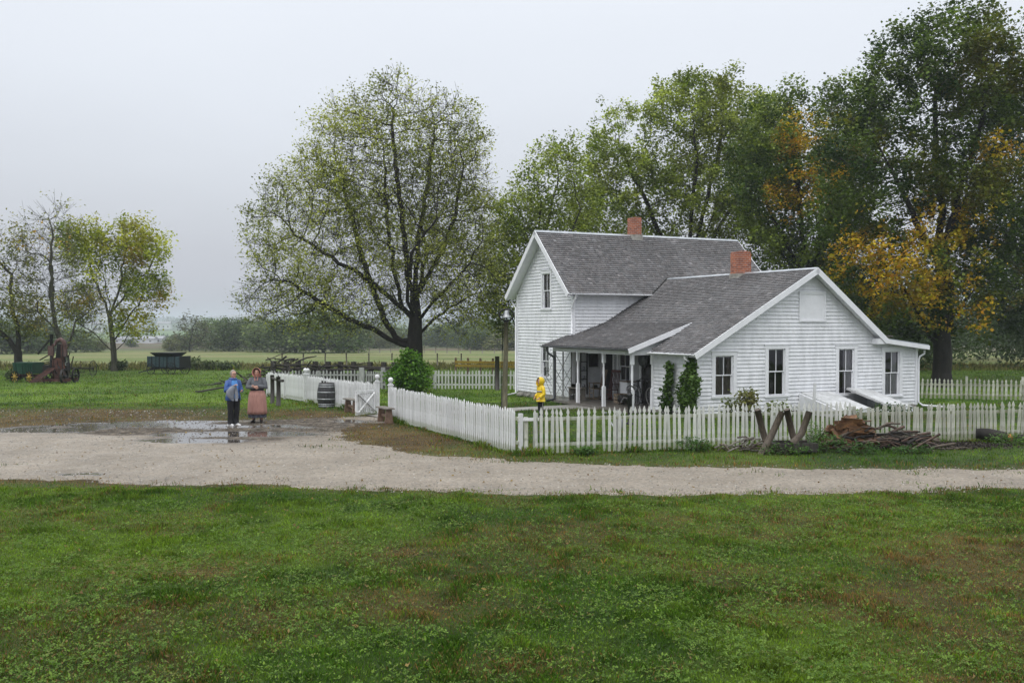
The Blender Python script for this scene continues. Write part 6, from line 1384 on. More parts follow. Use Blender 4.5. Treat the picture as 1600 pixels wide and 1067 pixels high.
# bicycle leaning before the wall; its long axis runs along the porch
t = HT('bicycle', 'old black bicycle leaning by the porch wall', 'bicycle', .55, 3.9, FZ, R(-88)); t.rotation_euler = (R(6), 0, HA + R(-90))
Mt['tyre'] = mat('pale_tyre_rubber', (.30, .30, .29), (.2, .2, .2), 9, .7); bk = Mt['pumpblk']
for x in (-.52, .54):
    q = MB(); q.ring((0, 0, 0), .34, .018, 'y', 32, 6); o = q.obj('wheel', Mt['tyre'], t, (x, 0, .355)); q = MB()
    for k2 in range(14): a_ = 2 * PI * k2 / 14; q.tube([(0, 0, 0), (.33 * math.cos(a_), 0, .33 * math.sin(a_))], .003, 4)
    q.lathe([(.02, -.04), (.03, 0), (.02, .04)], (0, 0, 0), 8, 'y'); q.obj('spokes', Mt['tin'], o)
q = MB()
for pts in ([(-.52, 0, .355), (-.08, 0, .28)], [(-.52, 0, .355), (-.2, 0, .78)], [(-.08, 0, .28), (-.22, 0, .86)], [(-.08, 0, .28), (.15, 0, .42), (.36, 0, .78)], [(-.18, 0, .62), (.1, 0, .55), (.34, 0, .86)], [(.33, 0, .92), (.42, 0, .62), (.54, 0, .355)]): q.tube(pts, .016, 6)
q.obj('frame', bk, t)
q = MB(); q.tube([(.22, -.28, .98), (.3, -.22, 1.04), (.36, 0, .98), (.3, .22, 1.04), (.22, .28, .98)], .013, 6); q.obj('handlebar', bk, t)
q = MB(); q.ball((-.24, 0, .90), .1, 10, 6, (1.4, .8, .35)); q.obj('saddle', bk, t)
q = MB(); q.ring((-.08, 0, .28), .09, .012, 'y', 16, 5); q.tube([(-.08, -.06, .28), (-.02, -.06, .12)], .01, 5); q.box((-.0, -.1, .12), (.1, .08, .02)); q.obj('crank', bk, t)
q = MB(); q.ring((-.52, 0, .355), .375, .012, 'y', 16, 4, a0=R(20), a1=R(190)); q.obj('mudguard', bk, t)
q = MB(); q.ring((.54, 0, .355), .375, .012, 'y', 16, 4, a0=R(10), a1=R(150)); q.obj('mudguard', bk, t)
# small push mower-like wheel set beside the bicycle
t = HT('cream_separator', 'low dark drum with a crank on the porch floor left of the bicycle', 'drum', .1, 4.55, FZ, 0)
q = MB(); q.lathe([(.2, .1), (.23, .12), (.23, .34), (.2, .36)], (0, 0, 0), 16); q.obj('drum', Mt['iron'], t)
for k2 in range(3): a_ = k2 * 2.094; q = MB(); q.tube([(.15 * math.cos(a_), .15 * math.sin(a_), .12), (.2 * math.cos(a_), .2 * math.sin(a_), 0)], .014, 5); q.obj('leg', Mt['iron'], t)
q = MB(); q.tube([(-.22, 0, .25), (-.3, 0, .25), (-.3, 0, .4)], .01, 5); q.obj('crank', Mt['tin'], t)
# things on the porch walls
o = MB().lathe([(.001, -.08), (.27, -.08), (.31, .03), (.325, .03), (.28, -.09), (.001, -.095)], (0, 0, 0), 24, 'x').obj('wash_tub', Mt['gutter_dk'], None, H3(1.22, 4.9, 1.75), (0, 0, HA)); tag(o, 'round dark wash tub hanging on the porch wall over the bicycle', 'tub')
t = HT('wall_shelf', 'dark narrow shelf rack of hanging tools on the porch wall by the lattice', 'rack', .28, 8.02, .0); 
b = MB(); b.box((0, 0, 1.2), (.04, .04, 1.9)); b.box((.3, 0, 1.2), (.04, .04, 1.9)); b.obj('upright', Mt['darkwood'], t)
for z in (.5, .85, 1.2, 1.55, 1.9): b = MB(); b.box((.15, -.02, z), (.26, .1, .025)); b.obj('shelf', Mt['darkwood'], t)
for z in (.6, .95, 1.3): b = MB(); b.lathe([(.05, 0), (.06, .1), (.03, .14)], (.12, -.04, z - .08), 10); b.obj('jar', Mt['tin'], t)
o = MB().box((0, 0, 0), (.42, .03, .52)).obj('dark_picture', Mt['darkwood'], None, H3(.88, 8.03, 1.6), (0, 0, HA)); tag(o, 'dark square board hanging on the white wall in the porch', 'board')
# little things by the foundation
for i, (x, y, lb_) in enumerate(((-.35, 12.2, 'larger pale stone at the foot of the left gable wall'), (-.3, 11.5, 'smaller pale stone at the foot of the left gable wall'))):
    o = MB().ball((0, 0, .07), .14 - .03 * i, 9, 6, (1.2, .8, .7)).obj('stone', Mt['stone'], None, H3(x, y, -.08), (0, 0, i)); tag(o, lb_, 'stone', 'stones at the gable foot')
# ================================================================ shrubs, vines, weeds
Mt['stem'] = mat('green_stem', (.08, .075, .04), (.045, .04, .02), 8, .7)
def shrub(name, label, loc, lobes, n_st, nl, size, lo, hi, seed, cat='shrub', sr=.02, spread=.06, group=None, patches=(), parent=None, aspect=.45):
    rs = np.random.RandomState(seed); t = thing(name, label, cat, loc, 0, group) if parent is None else parent
    A = ell_pts(lobes, rs, .3); A = A[A[:, 2] > .03]; h = max(c[2] + r[2] for c, r, n in lobes); st = h / 14
    stems = []; tr_ = [(0, 0, 0), (0, 0, st)]
    for i in range(n_st): c, r, n = lobes[i % len(lobes)]; a = rs.uniform(0, 6.28); stems.append((0, [(c[0] * .3 + .1 * math.cos(a), c[1] * .3 + .1 * math.sin(a), st * 1.5), (c[0] * .8 + r[0] * .3 * math.cos(a), c[1] * .8 + r[1] * .3 * math.sin(a), c[2])]))
    P, par = grow(tr_, A, st, h * .6, st * 1.2, (0, 0, .1), seed=seed, stems=stems); r_, _ = radii(par, .003, sr)
    link('stems', branch_mesh(P, par, r_, 'stems'), Mt['stem'], t)
    rim = A[rs.randint(0, len(A), int(nl * .6))]; ins = P[rs.randint(2, len(P), nl - len(rim))]; V, c = leaves(np.concatenate([rim, ins]), 1, size, rs, spread, lo, hi, clump=seed, patches=patches, aspect=aspect)
    link('leaves', np_mesh('leaves', V, 4, c), LEAF, t); return t
BR, BRH = (.07, .17, .014), (.24, .40, .045)
shrub('leafy_bush', 'bright green rounded bush beside the yard gate under the big tree', gp(640, 45.5), [((0, 0, .75), (1.0, .95, .75), 260), ((.15, 0, 1.45), (.5, .5, .5), 150), ((-.35, 0, 1.25), (.42, .4, .45), 120), ((-.75, 0, .6), (.45, .6, .5), 120), ((.7, 0, 1.0), (.42, .5, .4), 120), ((.55, -.3, .4), (.6, .5, .35), 120), ((-.2, -.2, 1.75), (.22, .22, .25), 50)], 14, 5600, .12, BR, BRH, 501, spread=.10)
vl, vh = (.022, .055, .013), (.085, .15, .032)
def vine(label, y, h, wf, n, seed):
    rs = np.random.RandomState(seed); t = thing('climbing_vine', label, 'vine', H3(-.10, y, 0), HA, 'vines on the side wall')
    b = MB()
    for j in range(3): b.tube([(-.03 + .01 * j, .08 * math.sin(z * 3 + j * 2) * (1 - z / h * .3), z) for z in np.linspace(0, h * (1 - .1 * j), 10)], .012, 5)
    b.obj('stems', Mt['stem'], t); z = rs.rand(n) ** .9 * h; hw = wf(z / h) * (.62 + .75 * vnoise(z * 3.3, z * 0, seed)) * (.8 + .4 * rs.rand(n)); p = np.stack([-.08 - .16 * rs.rand(n) * np.minimum(1, hw * 3), hw * (rs.rand(n) * 2 - 1) + .08 * np.sin(z * 3), z], 1)
    V, c = leaves(p, 1, .12, rs, .045, vl, vh, clump=seed, aspect=.5); link('leaves', np_mesh('leaves', V, 4, c), LEAF, t)
vine('broad leafy vine smothering the white downspout at the corner of the house', .12, 2.0, lambda u: .46 * np.sin(np.clip(u * .85 + .18, 0, 1) * PI) ** .6 + .04, 1900, 511)
vine('narrow wispy vine between the porch post and the broad vine', 1.32, 1.75, lambda u: .10 + .2 * np.clip(1 - u * 1.2, 0, 1) + .05 * np.sin(u * 9), 750, 512)
# shrub under the first window
shrub('garden_shrub', 'sprawling yellowing shrub under the left front window behind the fence', H3(.7, -1.3, 0), [((0, 0, .5), (.65, .45, .45), 220), ((.25, 0, .75), (.35, .3, .3), 120), ((1.0, -.5, .4), (.5, .4, .3), 120)], 8, 1300, .09, (.05, .08, .025), (.15, .18, .06), 521, patches=[((.2, 0, .6), (.4, .5, .4), .15)])
# weeds along the road fence
r = random.Random(8)
for i, (px, D, h, w_, lb_) in enumerate(((1290, 22.9, .5, .5, 'tall green weeds between the sawbuck and the woodpile'), (1275, 23.6, .7, .35, 'thin tall weeds behind the sawbuck poles against the fence'), (1345, 22.6, .32, .6, 'low leafy weeds in front of the woodpile'), (1085, 23.0, .4, .5, 'grassy weeds at the fence foot left of the dead branches'), (912, 22.35, .22, .3, 'little weed clump at the foot of the front fence near the corner'), (1230, 22.45, .28, .7, 'grass and weeds in front of the sawbuck trough'), (1425, 22.7, .22, .6, 'low weeds at the right end of the stick pile'), (1575, 24.4, .3, .6, 'low weeds before the black log at the right edge'))):
    shrub('weed_clump', lb_, gp(px, D), [((0, 0, h * .45), (w_, .25, h * .5), 120)], 10, 420, .07, (.04, .10, .02), (.10, .19, .04), 530 + i, cat='weeds', sr=.006, spread=.04, aspect=.22)
for i, (px, D, h, w_, lb_) in enumerate(((303, 74, 1.15, 1.1, 'dark shrub at the lawn edge right of the blue wagon'), (333, 75, .8, 1.1, 'low scrubby bush midway between the wagon and the women'), (357, 74.5, .7, .9, 'low bush behind the woman in blue'), (185, 72.6, .9, .8, 'dark little shrub at the foot of the forked tree'), (24, 57, .8, .5, 'small dark shrub left of the green wagon'), (425 + 80, 60, .9, 1.1, 'pale rounded shrub behind the black rail fence'))):
    shrub('field_shrub', lb_, gp(px, D), [((0, 0, h * .45), (w_, .8, h * .5), 160)], 8, 800, .14, (.05, .075, .03) if i != 5 else (.10, .15, .07), (.10, .13, .05) if i != 5 else (.19, .25, .12), 550 + i)
# nasturtium-like plants at the house foot and yard beds
for i, (x, y, h, w_, lb_) in enumerate(((5.2, -3.2, .55, .7, 'tangled flowerbed plant behind the sawbuck inside the fence'), (3.2, -3.8, .5, .8, 'arching garden plant inside the fence left of the sawbuck'))):
    shrub('garden_plant', lb_, H3(x, y, 0), [((0, 0, h * .5), (w_, .5, h * .5), 150)], 9, 600, .08, (.05, .09, .025), (.12, .17, .05), 570 + i)
# ================================================================ far buildings and mast
Mt['farwhite'] = mat('far_white_walls', (.58, .60, .62), (.48, .50, .52), .2, .6); Mt['farroof'] = mat('far_grey_roof', (.30, .31, .33), (.2, .21, .22), .2, .7)
def far_house(label, px, D, w_, h, dp, cat='building', name='far_building', win=3, group='white buildings far across the valley', dz=0):
    p = gp(px, D); p.z += dz; t = thing(name, label, cat, p, R(8), group)
    b = MB(); b.box((0, 0, h / 2), (w_, dp, h)); b.obj('wall', Mt['farwhite'], t)
    rh = min(dp * .28, h * .6); b = MB(); b.add([(-w_ / 2 - .4, -dp / 2 - .4, h), (w_ / 2 + .4, -dp / 2 - .4, h), (w_ / 2 + .4, dp / 2 + .4, h), (-w_ / 2 - .4, dp / 2 + .4, h), (-w_ / 2 - .4, 0, h + rh), (w_ / 2 + .4, 0, h + rh)], [(0, 1, 5, 4), (2, 3, 4, 5), (0, 4, 3), (1, 2, 5), (3, 2, 1, 0)]); b.obj('roof', Mt['farroof'], t)
    for i in range(win): b = MB(); b.box((-w_ / 2 + w_ * (i + .5) / win, -dp / 2 - .03, h * .5), (w_ / win * .3, .08, h * .28)); b.obj('window', Mt['deck'], t)
far_house('long low white greenhouse shed in the valley left of the blue wagon', 212, 430, 17, 1.9, 8, win=6); far_house('long low white shed in the valley just left of the wagon rack', 240, 440, 9, 2.0, 8, win=3)
far_house('small white farmhouse on the far hillside right of the forked tree', 257, 900, 12, 5, 9, dz=3.5); far_house('row of white houses on the far slope behind the forked tree', 200, 880, 34, 3.6, 9, win=8, dz=3.5)
far_house('pale block beside the trunk of the forked tree on the far slope', 150, 700, 12, 6, 9, dz=2.5); far_house('long white factory roofs on the horizon right of the radio mast', 384, 1500, 44, 7, 20, win=9, dz=7); far_house('white warehouses on the horizon left of the radio mast', 350, 1550, 40, 6, 20, win=8, dz=7)
far_house('white barns on the horizon seen beneath the big tree crown', 690, 1300, 44, 6, 16, win=7, dz=6)
p = gp(164, 700); t = thing('silo', 'pale grain silo on the far slope by the forked tree trunk', 'silo', p + Vector((0, 0, 2)), 0)
b = MB(); b.lathe([(3, 0), (3, 15)], n=20); b.obj('tower', Mt['farwhite'], t); b = MB(); b.lathe([(3.1, 15), (2.6, 16.5), (1.3, 17.6), (.01, 18)], n=20); b.obj('dome', Mt['farroof'], t)
p = gp(374.5, 1300); t = thing('radio_mast', 'thin radio mast rising from the horizon left of the big tree', 'mast', p)
b = MB(); b.tube([(0, 0, 0), (0, 0, 48)], .35, 5); b.obj('pole', Mt['farroof'], t)
for z in (12, 24, 36): b = MB(); b.box((0, 0, z), (1.6, 1.6, .5)); b.obj('platform', Mt['farroof'], t)
# rows of nursery conifers in the valley
def conifer_mesh():
    rs = np.random.RandomState(9); V = []
    for i in range(90):
        z = .3 + 3.4 * rs.rand(); r_ = 1.1 * (1 - z / 3.9); a = rs.rand() * 6.28; q = np.array([r_ * math.cos(a), r_ * math.sin(a), z]); d = np.array([math.cos(a), math.sin(a), -.35]); s_ = np.array([-math.sin(a), math.cos(a), 0]); V += [q - d * .35, q - s_ * .3, q + d * .35, q + s_ * .3]
    V = np.array(V); me = np_mesh('crown', V, 4, np.repeat(np.array([[.022, .042, .022]]) * (.7 + .6 * rs.rand(90, 1)), 4, 0)); me.materials.append(LEAF); return me
cm = conifer_mesh(); tm = MB().tube([(0, 0, -.3), (0, 0, 1.2), (0, 0, 3.6)], [.12, .09, .02], 6).mesh('trunk'); tm.materials.append(Mt['bark'])
for j, D in enumerate((470, 540)):
    for i in range(22):
        px = 185 + i * 6.2 + j * 2.5
        t = thing('conifer', 'small dark conifer in the nearer nursery row in the valley' if j == 0 else 'small dark conifer in the farther nursery row in the valley', 'tree', gp(px, D), i * 1.3, 'nearer row of nursery conifers in the valley' if j == 0 else 'farther row of nursery conifers in the valley')
        s_ = .8 + .3 * ((i * 37) % 10) / 10; t.scale = (s_, s_, s_); link('trunk', tm, None, t); link('crown', cm, None, t)
# ================================================================ people
Mt['skin'] = mat('skin', (.56, .33, .25), (.48, .27, .20), 12, .55); Mt['greyhair'] = mat('grey_hair', (.36, .32, .27), (.2, .17, .14), 30, .6)
def body(t, J, E, seed=0, m='skin'):
    """one continuous skinned figure: J name->(x,y,z,r); E list of pairs"""
    names = list(J); idx = {n: i for i, n in enumerate(names)}
    me = bpy.data.meshes.new('body'); me.from_pydata([J[n][:3] for n in names], [(idx[a], idx[b_]) for a, b_ in E], []); me.update()
    o = link('body', me, Mt[m], t); sk = o.modifiers.new('skin', 'SKIN'); sk.use_smooth_shade = True; sk.branch_smoothing = .6
    for i, n in enumerate(names):
        v = me.skin_vertices[0].data[i]; r_ = J[n][3]; v.radius = (r_, r_) if not hasattr(r_, '__len__') else r_; v.use_root = (n == 'pelvis')
    s = o.modifiers.new('sub', 'SUBSURF'); s.levels = 2; s.render_levels = 2; return o
def head(t, c, yaw, r=.098, hairm=None, hair=True, hat=None):
    """face features and hair; c: head centre; the face looks along -y before the yaw"""
    Mz = Matrix.Translation(c) @ Matrix.Rotation(yaw, 4, 'Z')
    def o(b, name, m): b.v = [tuple(Mz @ Vector(v)) for v in b.v]; return b.obj(name, m, t)
    return o
def hand(J, E, wr, el, side, curl, palm_dir, nm, sc=1.0, spread=None):
    """palm, five bent fingers of unequal length and a side thumb, added to the skeleton after the wrist"""
    w = Vector(J[wr][:3]); d = (w - Vector(J[el][:3])).normalized(); pd = Vector(palm_dir).normalized(); pd = (pd - d * pd.dot(d)).normalized(); sd = d.cross(pd) * side
    J[nm + 'palm'] = (*(w + d * .045 * sc), .021 * sc); E.append((wr, nm + 'palm')); J[nm + 'kn'] = (*(w + d * .08 * sc), .022 * sc); E.append((nm + 'palm', nm + 'kn'))
    for k, (o_, l) in enumerate(((.030, .030), (.011, .034), (-.010, .032), (-.029, .025))):
        b0 = w + d * .09 * sc + sd * o_ * sc; b1 = b0 + (d * math.cos(curl) + pd * math.sin(curl)) * l * sc; b2 = b1 + (d * math.cos(curl * 2.1) + pd * math.sin(curl * 2.1)) * l * .85 * sc; pr = nm + 'kn'
        for q, (p_, r_) in enumerate(((b0, .0095), (b1, .0088), (b2, .0078))): J[f'{nm}f{k}{q}'] = (*p_, r_ * sc); E.append((pr, f'{nm}f{k}{q}')); pr = f'{nm}f{k}{q}'
    a = w + d * .035 * sc + sd * .032 * sc; b_ = a + (d * .7 + sd * .6 + pd * .4).normalized() * .032 * sc; c_ = b_ + (d * .8 + pd * .6).normalized() * .026 * sc; J[nm + 't0'] = (*a, .012 * sc); J[nm + 't1'] = (*b_, .010 * sc); J[nm + 't2'] = (*c_, .009 * sc); E += [(nm + 'palm', nm + 't0'), (nm + 't0', nm + 't1'), (nm + 't1', nm + 't2')]
def face(t, c, yaw, s=1.0, hairmat=None, glasses=False, cover=False, mouth=(.35, .10, .09)):
    Mz = Matrix.Translation(c) @ Matrix.Rotation(yaw, 4, 'Z') @ Matrix.Scale(s, 4)
    def put(b, name, m): b.v = [tuple(Mz @ Vector(v)) for v in b.v]; return b.obj(name, m, t)
    b = MB(); b.ball((0, .0, .0), .1, 18, 14, (.80, .96, 1.16)); b.ball((0, -.015, -.055), .07, 12, 8, (.78, .98, .85))
    b.tube([(0, -.085, .025), (0, -.108, -.012), (0, -.095, -.024)], [.008, .014, .009], 8)
    for s_ in (-1, 1): b.ball((s_ * .079, .008, -.005), .021, 8, 6, (.35, .7, 1.25))
    b.ball((0, -.078, -.098), .02, 8, 6, (1.1, .8, .7)); put(b, 'face', Mt['skin'])
    for s_ in (-1, 1): b = MB(); b.ball((s_ * .03, -.086, .018), .011, 8, 6, (1.2, .5, .7)); e = put(b, 'eye', Mt['eye']); b = MB(); b.bar((s_ * .014, -.095, .038), (s_ * .048, -.086, .040), .008, .006); put(b, 'eyebrow', Mt['brow'])
    b = MB(); b.ball((0, -.089, -.052), .02, 10, 6, (1.1, .35, .35)); put(b, 'mouth', Mt['lip'])
    if glasses:
        b = MB()
        for s_ in (-1, 1): b.ring((s_ * .034, -.104, .016), .024, .0025, 'y', 14, 4); b.tube([(s_ * .058, -.1, .02), (s_ * .08, .0, .015)], .0025, 4)
        b.tube([(-.01, -.104, .02), (.01, -.104, .02)], .0025, 4); put(b, 'glasses', Mt['iron'])
    if hairmat:
        b = MB(); n = 18
        b.ball((0, .018, .022), .106, n, 14, (.86, .92, 1.10)); k = []
        b.v = [(x, y, z) if not (y < -.055 and z < .075) else (x * .93, y * .55, z) for x, y, z in b.v]; put(b, 'hair', hairmat)
    return put
Mt['eye'] = mat('eye', (.05, .04, .035), rough=.2); Mt['brow'] = mat('eyebrow', (.10, .075, .055)); Mt['lip'] = mat('lips', (.38, .14, .12), rough=.5)
def cloth(name, c, folds=.0, rough=.8, c2=None, sc=6, bump=.3, st=(1, 1, 1)): Mt[name] = mat(name, c, c2, sc, rough, bump, 18, stretch=st)
cloth('blue_raincoat', (.045, .12, .36), c2=(.03, .07, .22), rough=.45); cloth('sky_shirt', (.10, .30, .68), c2=(.07, .22, .52), rough=.7); cloth('black_trousers', (.012, .012, .015), c2=(.007, .007, .009)); cloth('grey_jacket', (.26, .28, .32), c2=(.17, .185, .215))
cloth('white_shoe', (.72, .72, .72), c2=(.6, .6, .6)); cloth('grey_blouse', (.13, .14, .15), c2=(.085, .09, .10)); cloth('pink_apron', (.42, .22, .18), c2=(.30, .155, .125), sc=5, st=(6, 6, .35)); cloth('plaid_skirt', (.07, .075, .10), c2=(.035, .035, .05), sc=20); cloth('black_boot', (.025, .018, .016), rough=.4)
cloth('pink_bonnet', (.48, .22, .18), c2=(.34, .15, .12)); cloth('yellow_raincoat', (.80, .56, .015), c2=(.62, .42, .01), rough=.35, bump=.35); cloth('reflective', (.62, .60, .55), c2=(.4, .4, .38)); cloth('waistband', (.035, .035, .04))
def loft(rings, n=20, fold=0, nf=7, seed=0, cap=True):
    """rings: (cx, cy, cz, rx, ry); a garment as one skin with folds"""
    b = MB(); r = random.Random(seed); ph = r.uniform(0, 6); vs = []; m = len(rings)
    for i, (cx, cy, cz, rx, ry) in enumerate(rings):
        for k in range(n):
            t_ = 2 * PI * k / n; f = 1 + fold * (i / max(1, m - 1)) * (math.sin(nf * t_ + ph) + .5 * math.sin((nf * 2 - 1) * t_ + ph * 2 + i * .4)); vs.append((cx + rx * f * math.cos(t_), cy + ry * f * math.sin(t_), cz))
    b.add(vs, [(i * n + k, i * n + (k + 1) % n, (i + 1) * n + (k + 1) % n, (i + 1) * n + k) for i in range(m - 1) for k in range(n)], True)
    if cap: b.f += [tuple(range(n)), tuple((m - 1) * n + n - 1 - i for i in range(n))]; b.sm += [False, False]
    return b
def shoe(t, x, y, yaw, m, l=.27, boot=0):
    b = MB(); b.tube([(0, l * .38, .045), (0, l * .1, .055), (0, -l * .25, .045), (0, -l * .55, .032), (0, -l * .66, .025)], [(.034, .04), (.040, .052), (.044, .042), (.036, .03), (.015, .018)], 12); b.box((0, -l * .12, .012), (.08, l * .95, .022))
    if boot: b.tube([(0, l * .25, .05), (0, l * .22, boot)], [.045, .05], 12)
    Mz = Matrix.Translation((x, y, 0)) @ Matrix.Rotation(yaw, 4, 'Z'); b.v = [tuple(Mz @ Vector(v)) for v in b.v]; return b.obj('shoe' if not boot else 'boot', Mt[m], t)
# ---------------- woman in the blue raincoat, body turned to the right of the photo
p = gp(364, 28.8); w1 = thing('person', 'person in open blue raincoat and black trousers, grey jacket over the right arm', 'person', p, R(42))
J = dict(pelvis=(0, 0, .90, .115), belly=(0, .0, 1.05, .115), chest=(0, .01, 1.24, (.125, .105)), neckb=(0, .0, 1.38, .06), neck=(0, -.01, 1.45, .048), skull=(0, -.012, 1.53, .062),
         hipL=(.09, 0, .86, .085), kneeL=(.095, -.02, .48, .058), ankL=(.10, .0, .09, .042), hipR=(-.09, 0, .86, .085), kneeR=(-.10, -.02, .48, .058), ankR=(-.09, .03, .09, .042),
         shL=(.16, .01, 1.335, .045), elL=(.235, -.02, 1.08, .042), wrL=(.155, -.24, 1.07, .026), shR=(-.16, .01, 1.335, .045), elR=(-.25, -.02, 1.08, .042), wrR=(-.10, -.22, 1.22, .026))
E = [('pelvis', 'belly'), ('belly', 'chest'), ('chest', 'neckb'), ('neckb', 'neck'), ('neck', 'skull'), ('pelvis', 'hipL'), ('hipL', 'kneeL'), ('kneeL', 'ankL'), ('pelvis', 'hipR'), ('hipR', 'kneeR'), ('kneeR', 'ankR'), ('chest', 'shL'), ('shL', 'elL'), ('elL', 'wrL'), ('chest', 'shR'), ('shR', 'elR'), ('elR', 'wrR')]
hand(J, E, 'wrL', 'elL', 1, .5, (-.6, .2, .5), 'L'); hand(J, E, 'wrR', 'elR', -1, .75, (.2, -.1, -.9), 'R')
body(w1, J, E); face(w1, Vector((0, -.012, 1.555)), R(4), 1.0, Mt['greyhair'], glasses=True)
for s_, ax in ((1, .085), (-1, -.09)):
    b = MB(); b.tube([(s_ * .085, 0, .93), (s_ * .095, 0, .8), (s_ * .10, -.025, .48), (ax, .005, .25), (ax, .02 if s_ < 0 else 0, .075)], [(.12, .125), (.108, .115), (.08, .088), (.075, .085), (.078, .09)], 14); b.obj('trouser_leg', Mt['black_trousers'], w1)
shoe(w1, .085, -.01, R(20), 'white_shoe'); shoe(w1, -.09, .03, R(10), 'white_shoe')
loft([(0, 0, .84, .185, .145), (0, 0, .95, .185, .145), (0, 0, 1.10, .165, .14), (0, .01, 1.25, .18, .14), (0, .01, 1.36, .15, .105), (0, 0, 1.415, .07, .065)], 20, .0).obj('shirt', Mt['sky_shirt'], w1)
b = MB(); n = 22; R_ = [(.78, .235, .205), (.92, .215, .185), (1.08, .19, .165), (1.22, .195, .155), (1.34, .175, .13), (1.40, .11, .09), (1.43, .09, .08)]; vs = []
for (z, rx, ry) in R_:
    for k in range(n):
        t_ = R(-52) + (2 * PI - R(76)) * k / (n - 1); vs.append((rx * math.cos(t_) * (1 + .03 * math.sin(k * 1.7)), ry * math.sin(t_) * (1 + .03 * math.sin(k * 1.3)) + .01, z))
b.add(vs, [(i * n + k, i * n + k + 1, (i + 1) * n + k + 1, (i + 1) * n + k) for i in range(len(R_) - 1) for k in range(n - 1)], True); o = b.obj('raincoat', Mt['blue_raincoat'], w1); sd_ = o.modifiers.new('s', 'SOLIDIFY'); sd_.thickness = .012
for a_, e_, w_ in (('shL', 'elL', 'wrL'), ('shR', 'elR', 'wrR')):
    A_, B_, C_ = (Vector(J[q][:3]) for q in (a_, e_, w_)); A0_ = Vector((A_.x * .55, A_.y, A_.z + (.035 if A_.z > 1.1 else .02))); b = MB(); b.tube([A0_, A_, A_.lerp(B_, .5), B_, B_.lerp(C_, .5), B_.lerp(C_, .88)], [.045, .082, .078, .072, .062, .056], 12); b.obj('sleeve', Mt['blue_raincoat'], w1)
b = MB(); b.ring((0, .02, 1.42), .095, .03, 'z', 20, 8); b.obj('hood', Mt['blue_raincoat'], w1)
b = loft([(-.10, -.28, 1.245, .05, .045), (-.13, -.27, 1.20, .10, .07), (-.20, -.24, 1.08, .135, .085), (-.21, -.23, .95, .12, .08), (-.15, -.23, .84, .075, .05), (-.12, -.24, .78, .03, .03)], 18, .10, 5, 3); b.obj('draped_jacket', Mt['grey_jacket'], w1)
b = loft([(-.10, -.30, 1.24, .045, .04), (-.06, -.31, 1.1, .05, .035), (-.04, -.31, .9, .05, .035), (-.05, -.31, .78, .035, .025)], 14, .1, 4, 5); b.obj('jacket_sleeve', Mt['grey_jacket'], w1)
# ---------------- woman in bonnet and long apron, arms folded
p = gp(401.5, 29.7); w2 = thing('person', 'person in pink bonnet and long pink apron over a dark plaid skirt, arms folded', 'person', p, R(2))
J = dict(pelvis=(0, 0, .92, .12), belly=(0, 0, 1.07, .12), chest=(0, .01, 1.26, (.13, .105)), neckb=(0, 0, 1.39, .06), neck=(0, 0, 1.45, .048), skull=(0, -.005, 1.53, .062),
         hipL=(.1, 0, .88, .08), kneeL=(.115, 0, .5, .058), ankL=(.13, 0, .09, .042), hipR=(-.1, 0, .88, .08), kneeR=(-.115, 0, .5, .058), ankR=(-.13, 0, .09, .042),
         shL=(.18, .01, 1.35, .055), elL=(.27, -.06, 1.12, .043), wrL=(.02, -.215, 1.15, .027), shR=(-.18, .01, 1.35, .055), elR=(-.27, -.06, 1.12, .043), wrR=(-.02, -.255, 1.12, .027))
E = [('pelvis', 'belly'), ('belly', 'chest'), ('chest', 'neckb'), ('neckb', 'neck'), ('neck', 'skull'), ('pelvis', 'hipL'), ('hipL', 'kneeL'), ('kneeL', 'ankL'), ('pelvis', 'hipR'), ('hipR', 'kneeR'), ('kneeR', 'ankR'), ('chest', 'shL'), ('shL', 'elL'), ('elL', 'wrL'), ('chest', 'shR'), ('shR', 'elR'), ('elR', 'wrR')]
hand(J, E, 'wrL', 'elL', 1, .35, (0, .9, .1), 'L'); hand(J, E, 'wrR', 'elR', -1, .35, (0, .9, .1), 'R')
body(w2, J, E); face(w2, Vector((0, -.01, 1.555)), R(-3), 1.0, Mt['brow'])
loft([(0, 0, .98, .20, .165), (0, 0, 1.06, .20, .165), (0, 0, 1.18, .215, .165), (0, .01, 1.30, .205, .145), (0, .01, 1.375, .15, .105), (0, 0, 1.43, .065, .06)], 20).obj('blouse', Mt['grey_blouse'], w2)
loft([(0, 0, 1.0, .205, .17), (0, 0, 1.075, .20, .167)], 24).obj('waistband', Mt['waistband'], w2)
for a_, e_, w_ in (('shL', 'elL', 'wrL'), ('shR', 'elR', 'wrR')):
    A_, B_, C_ = (Vector(J[q][:3]) for q in (a_, e_, w_)); A0_ = Vector((A_.x * .55, A_.y, A_.z + (.035 if A_.z > 1.1 else .02))); b = MB(); b.tube([A0_, A_, A_.lerp(B_, .5), B_, B_.lerp(C_, .5), B_.lerp(C_, .9)], [.045, .084, .09, .083, .068, .05], 12); b.obj('sleeve', Mt['grey_blouse'], w2)
loft([(0, 0, 1.02, .20, .165), (0, 0, .85, .245, .21), (0, 0, .6, .26, .235), (0, .0, .35, .27, .25), (0, 0, .18, .275, .26)], 56, .035, 11, 2, cap=False).obj('skirt', Mt['plaid_skirt'], w2)
b = MB(); n = 40; vs = []; R_ = [(1.01, .206, .172), (.85, .255, .222), (.6, .275, .25), (.40, .285, .265), (.285, .29, .272)]
for i, (z, rx, ry) in enumerate(R_):
    for k in range(n):
        t_ = R(-200) + R(220) * k / (n - 1); f = 1 + .03 * (i / 4) * math.sin(k * 1.15); vs.append((rx * f * math.cos(t_), ry * f * math.sin(t_), z))
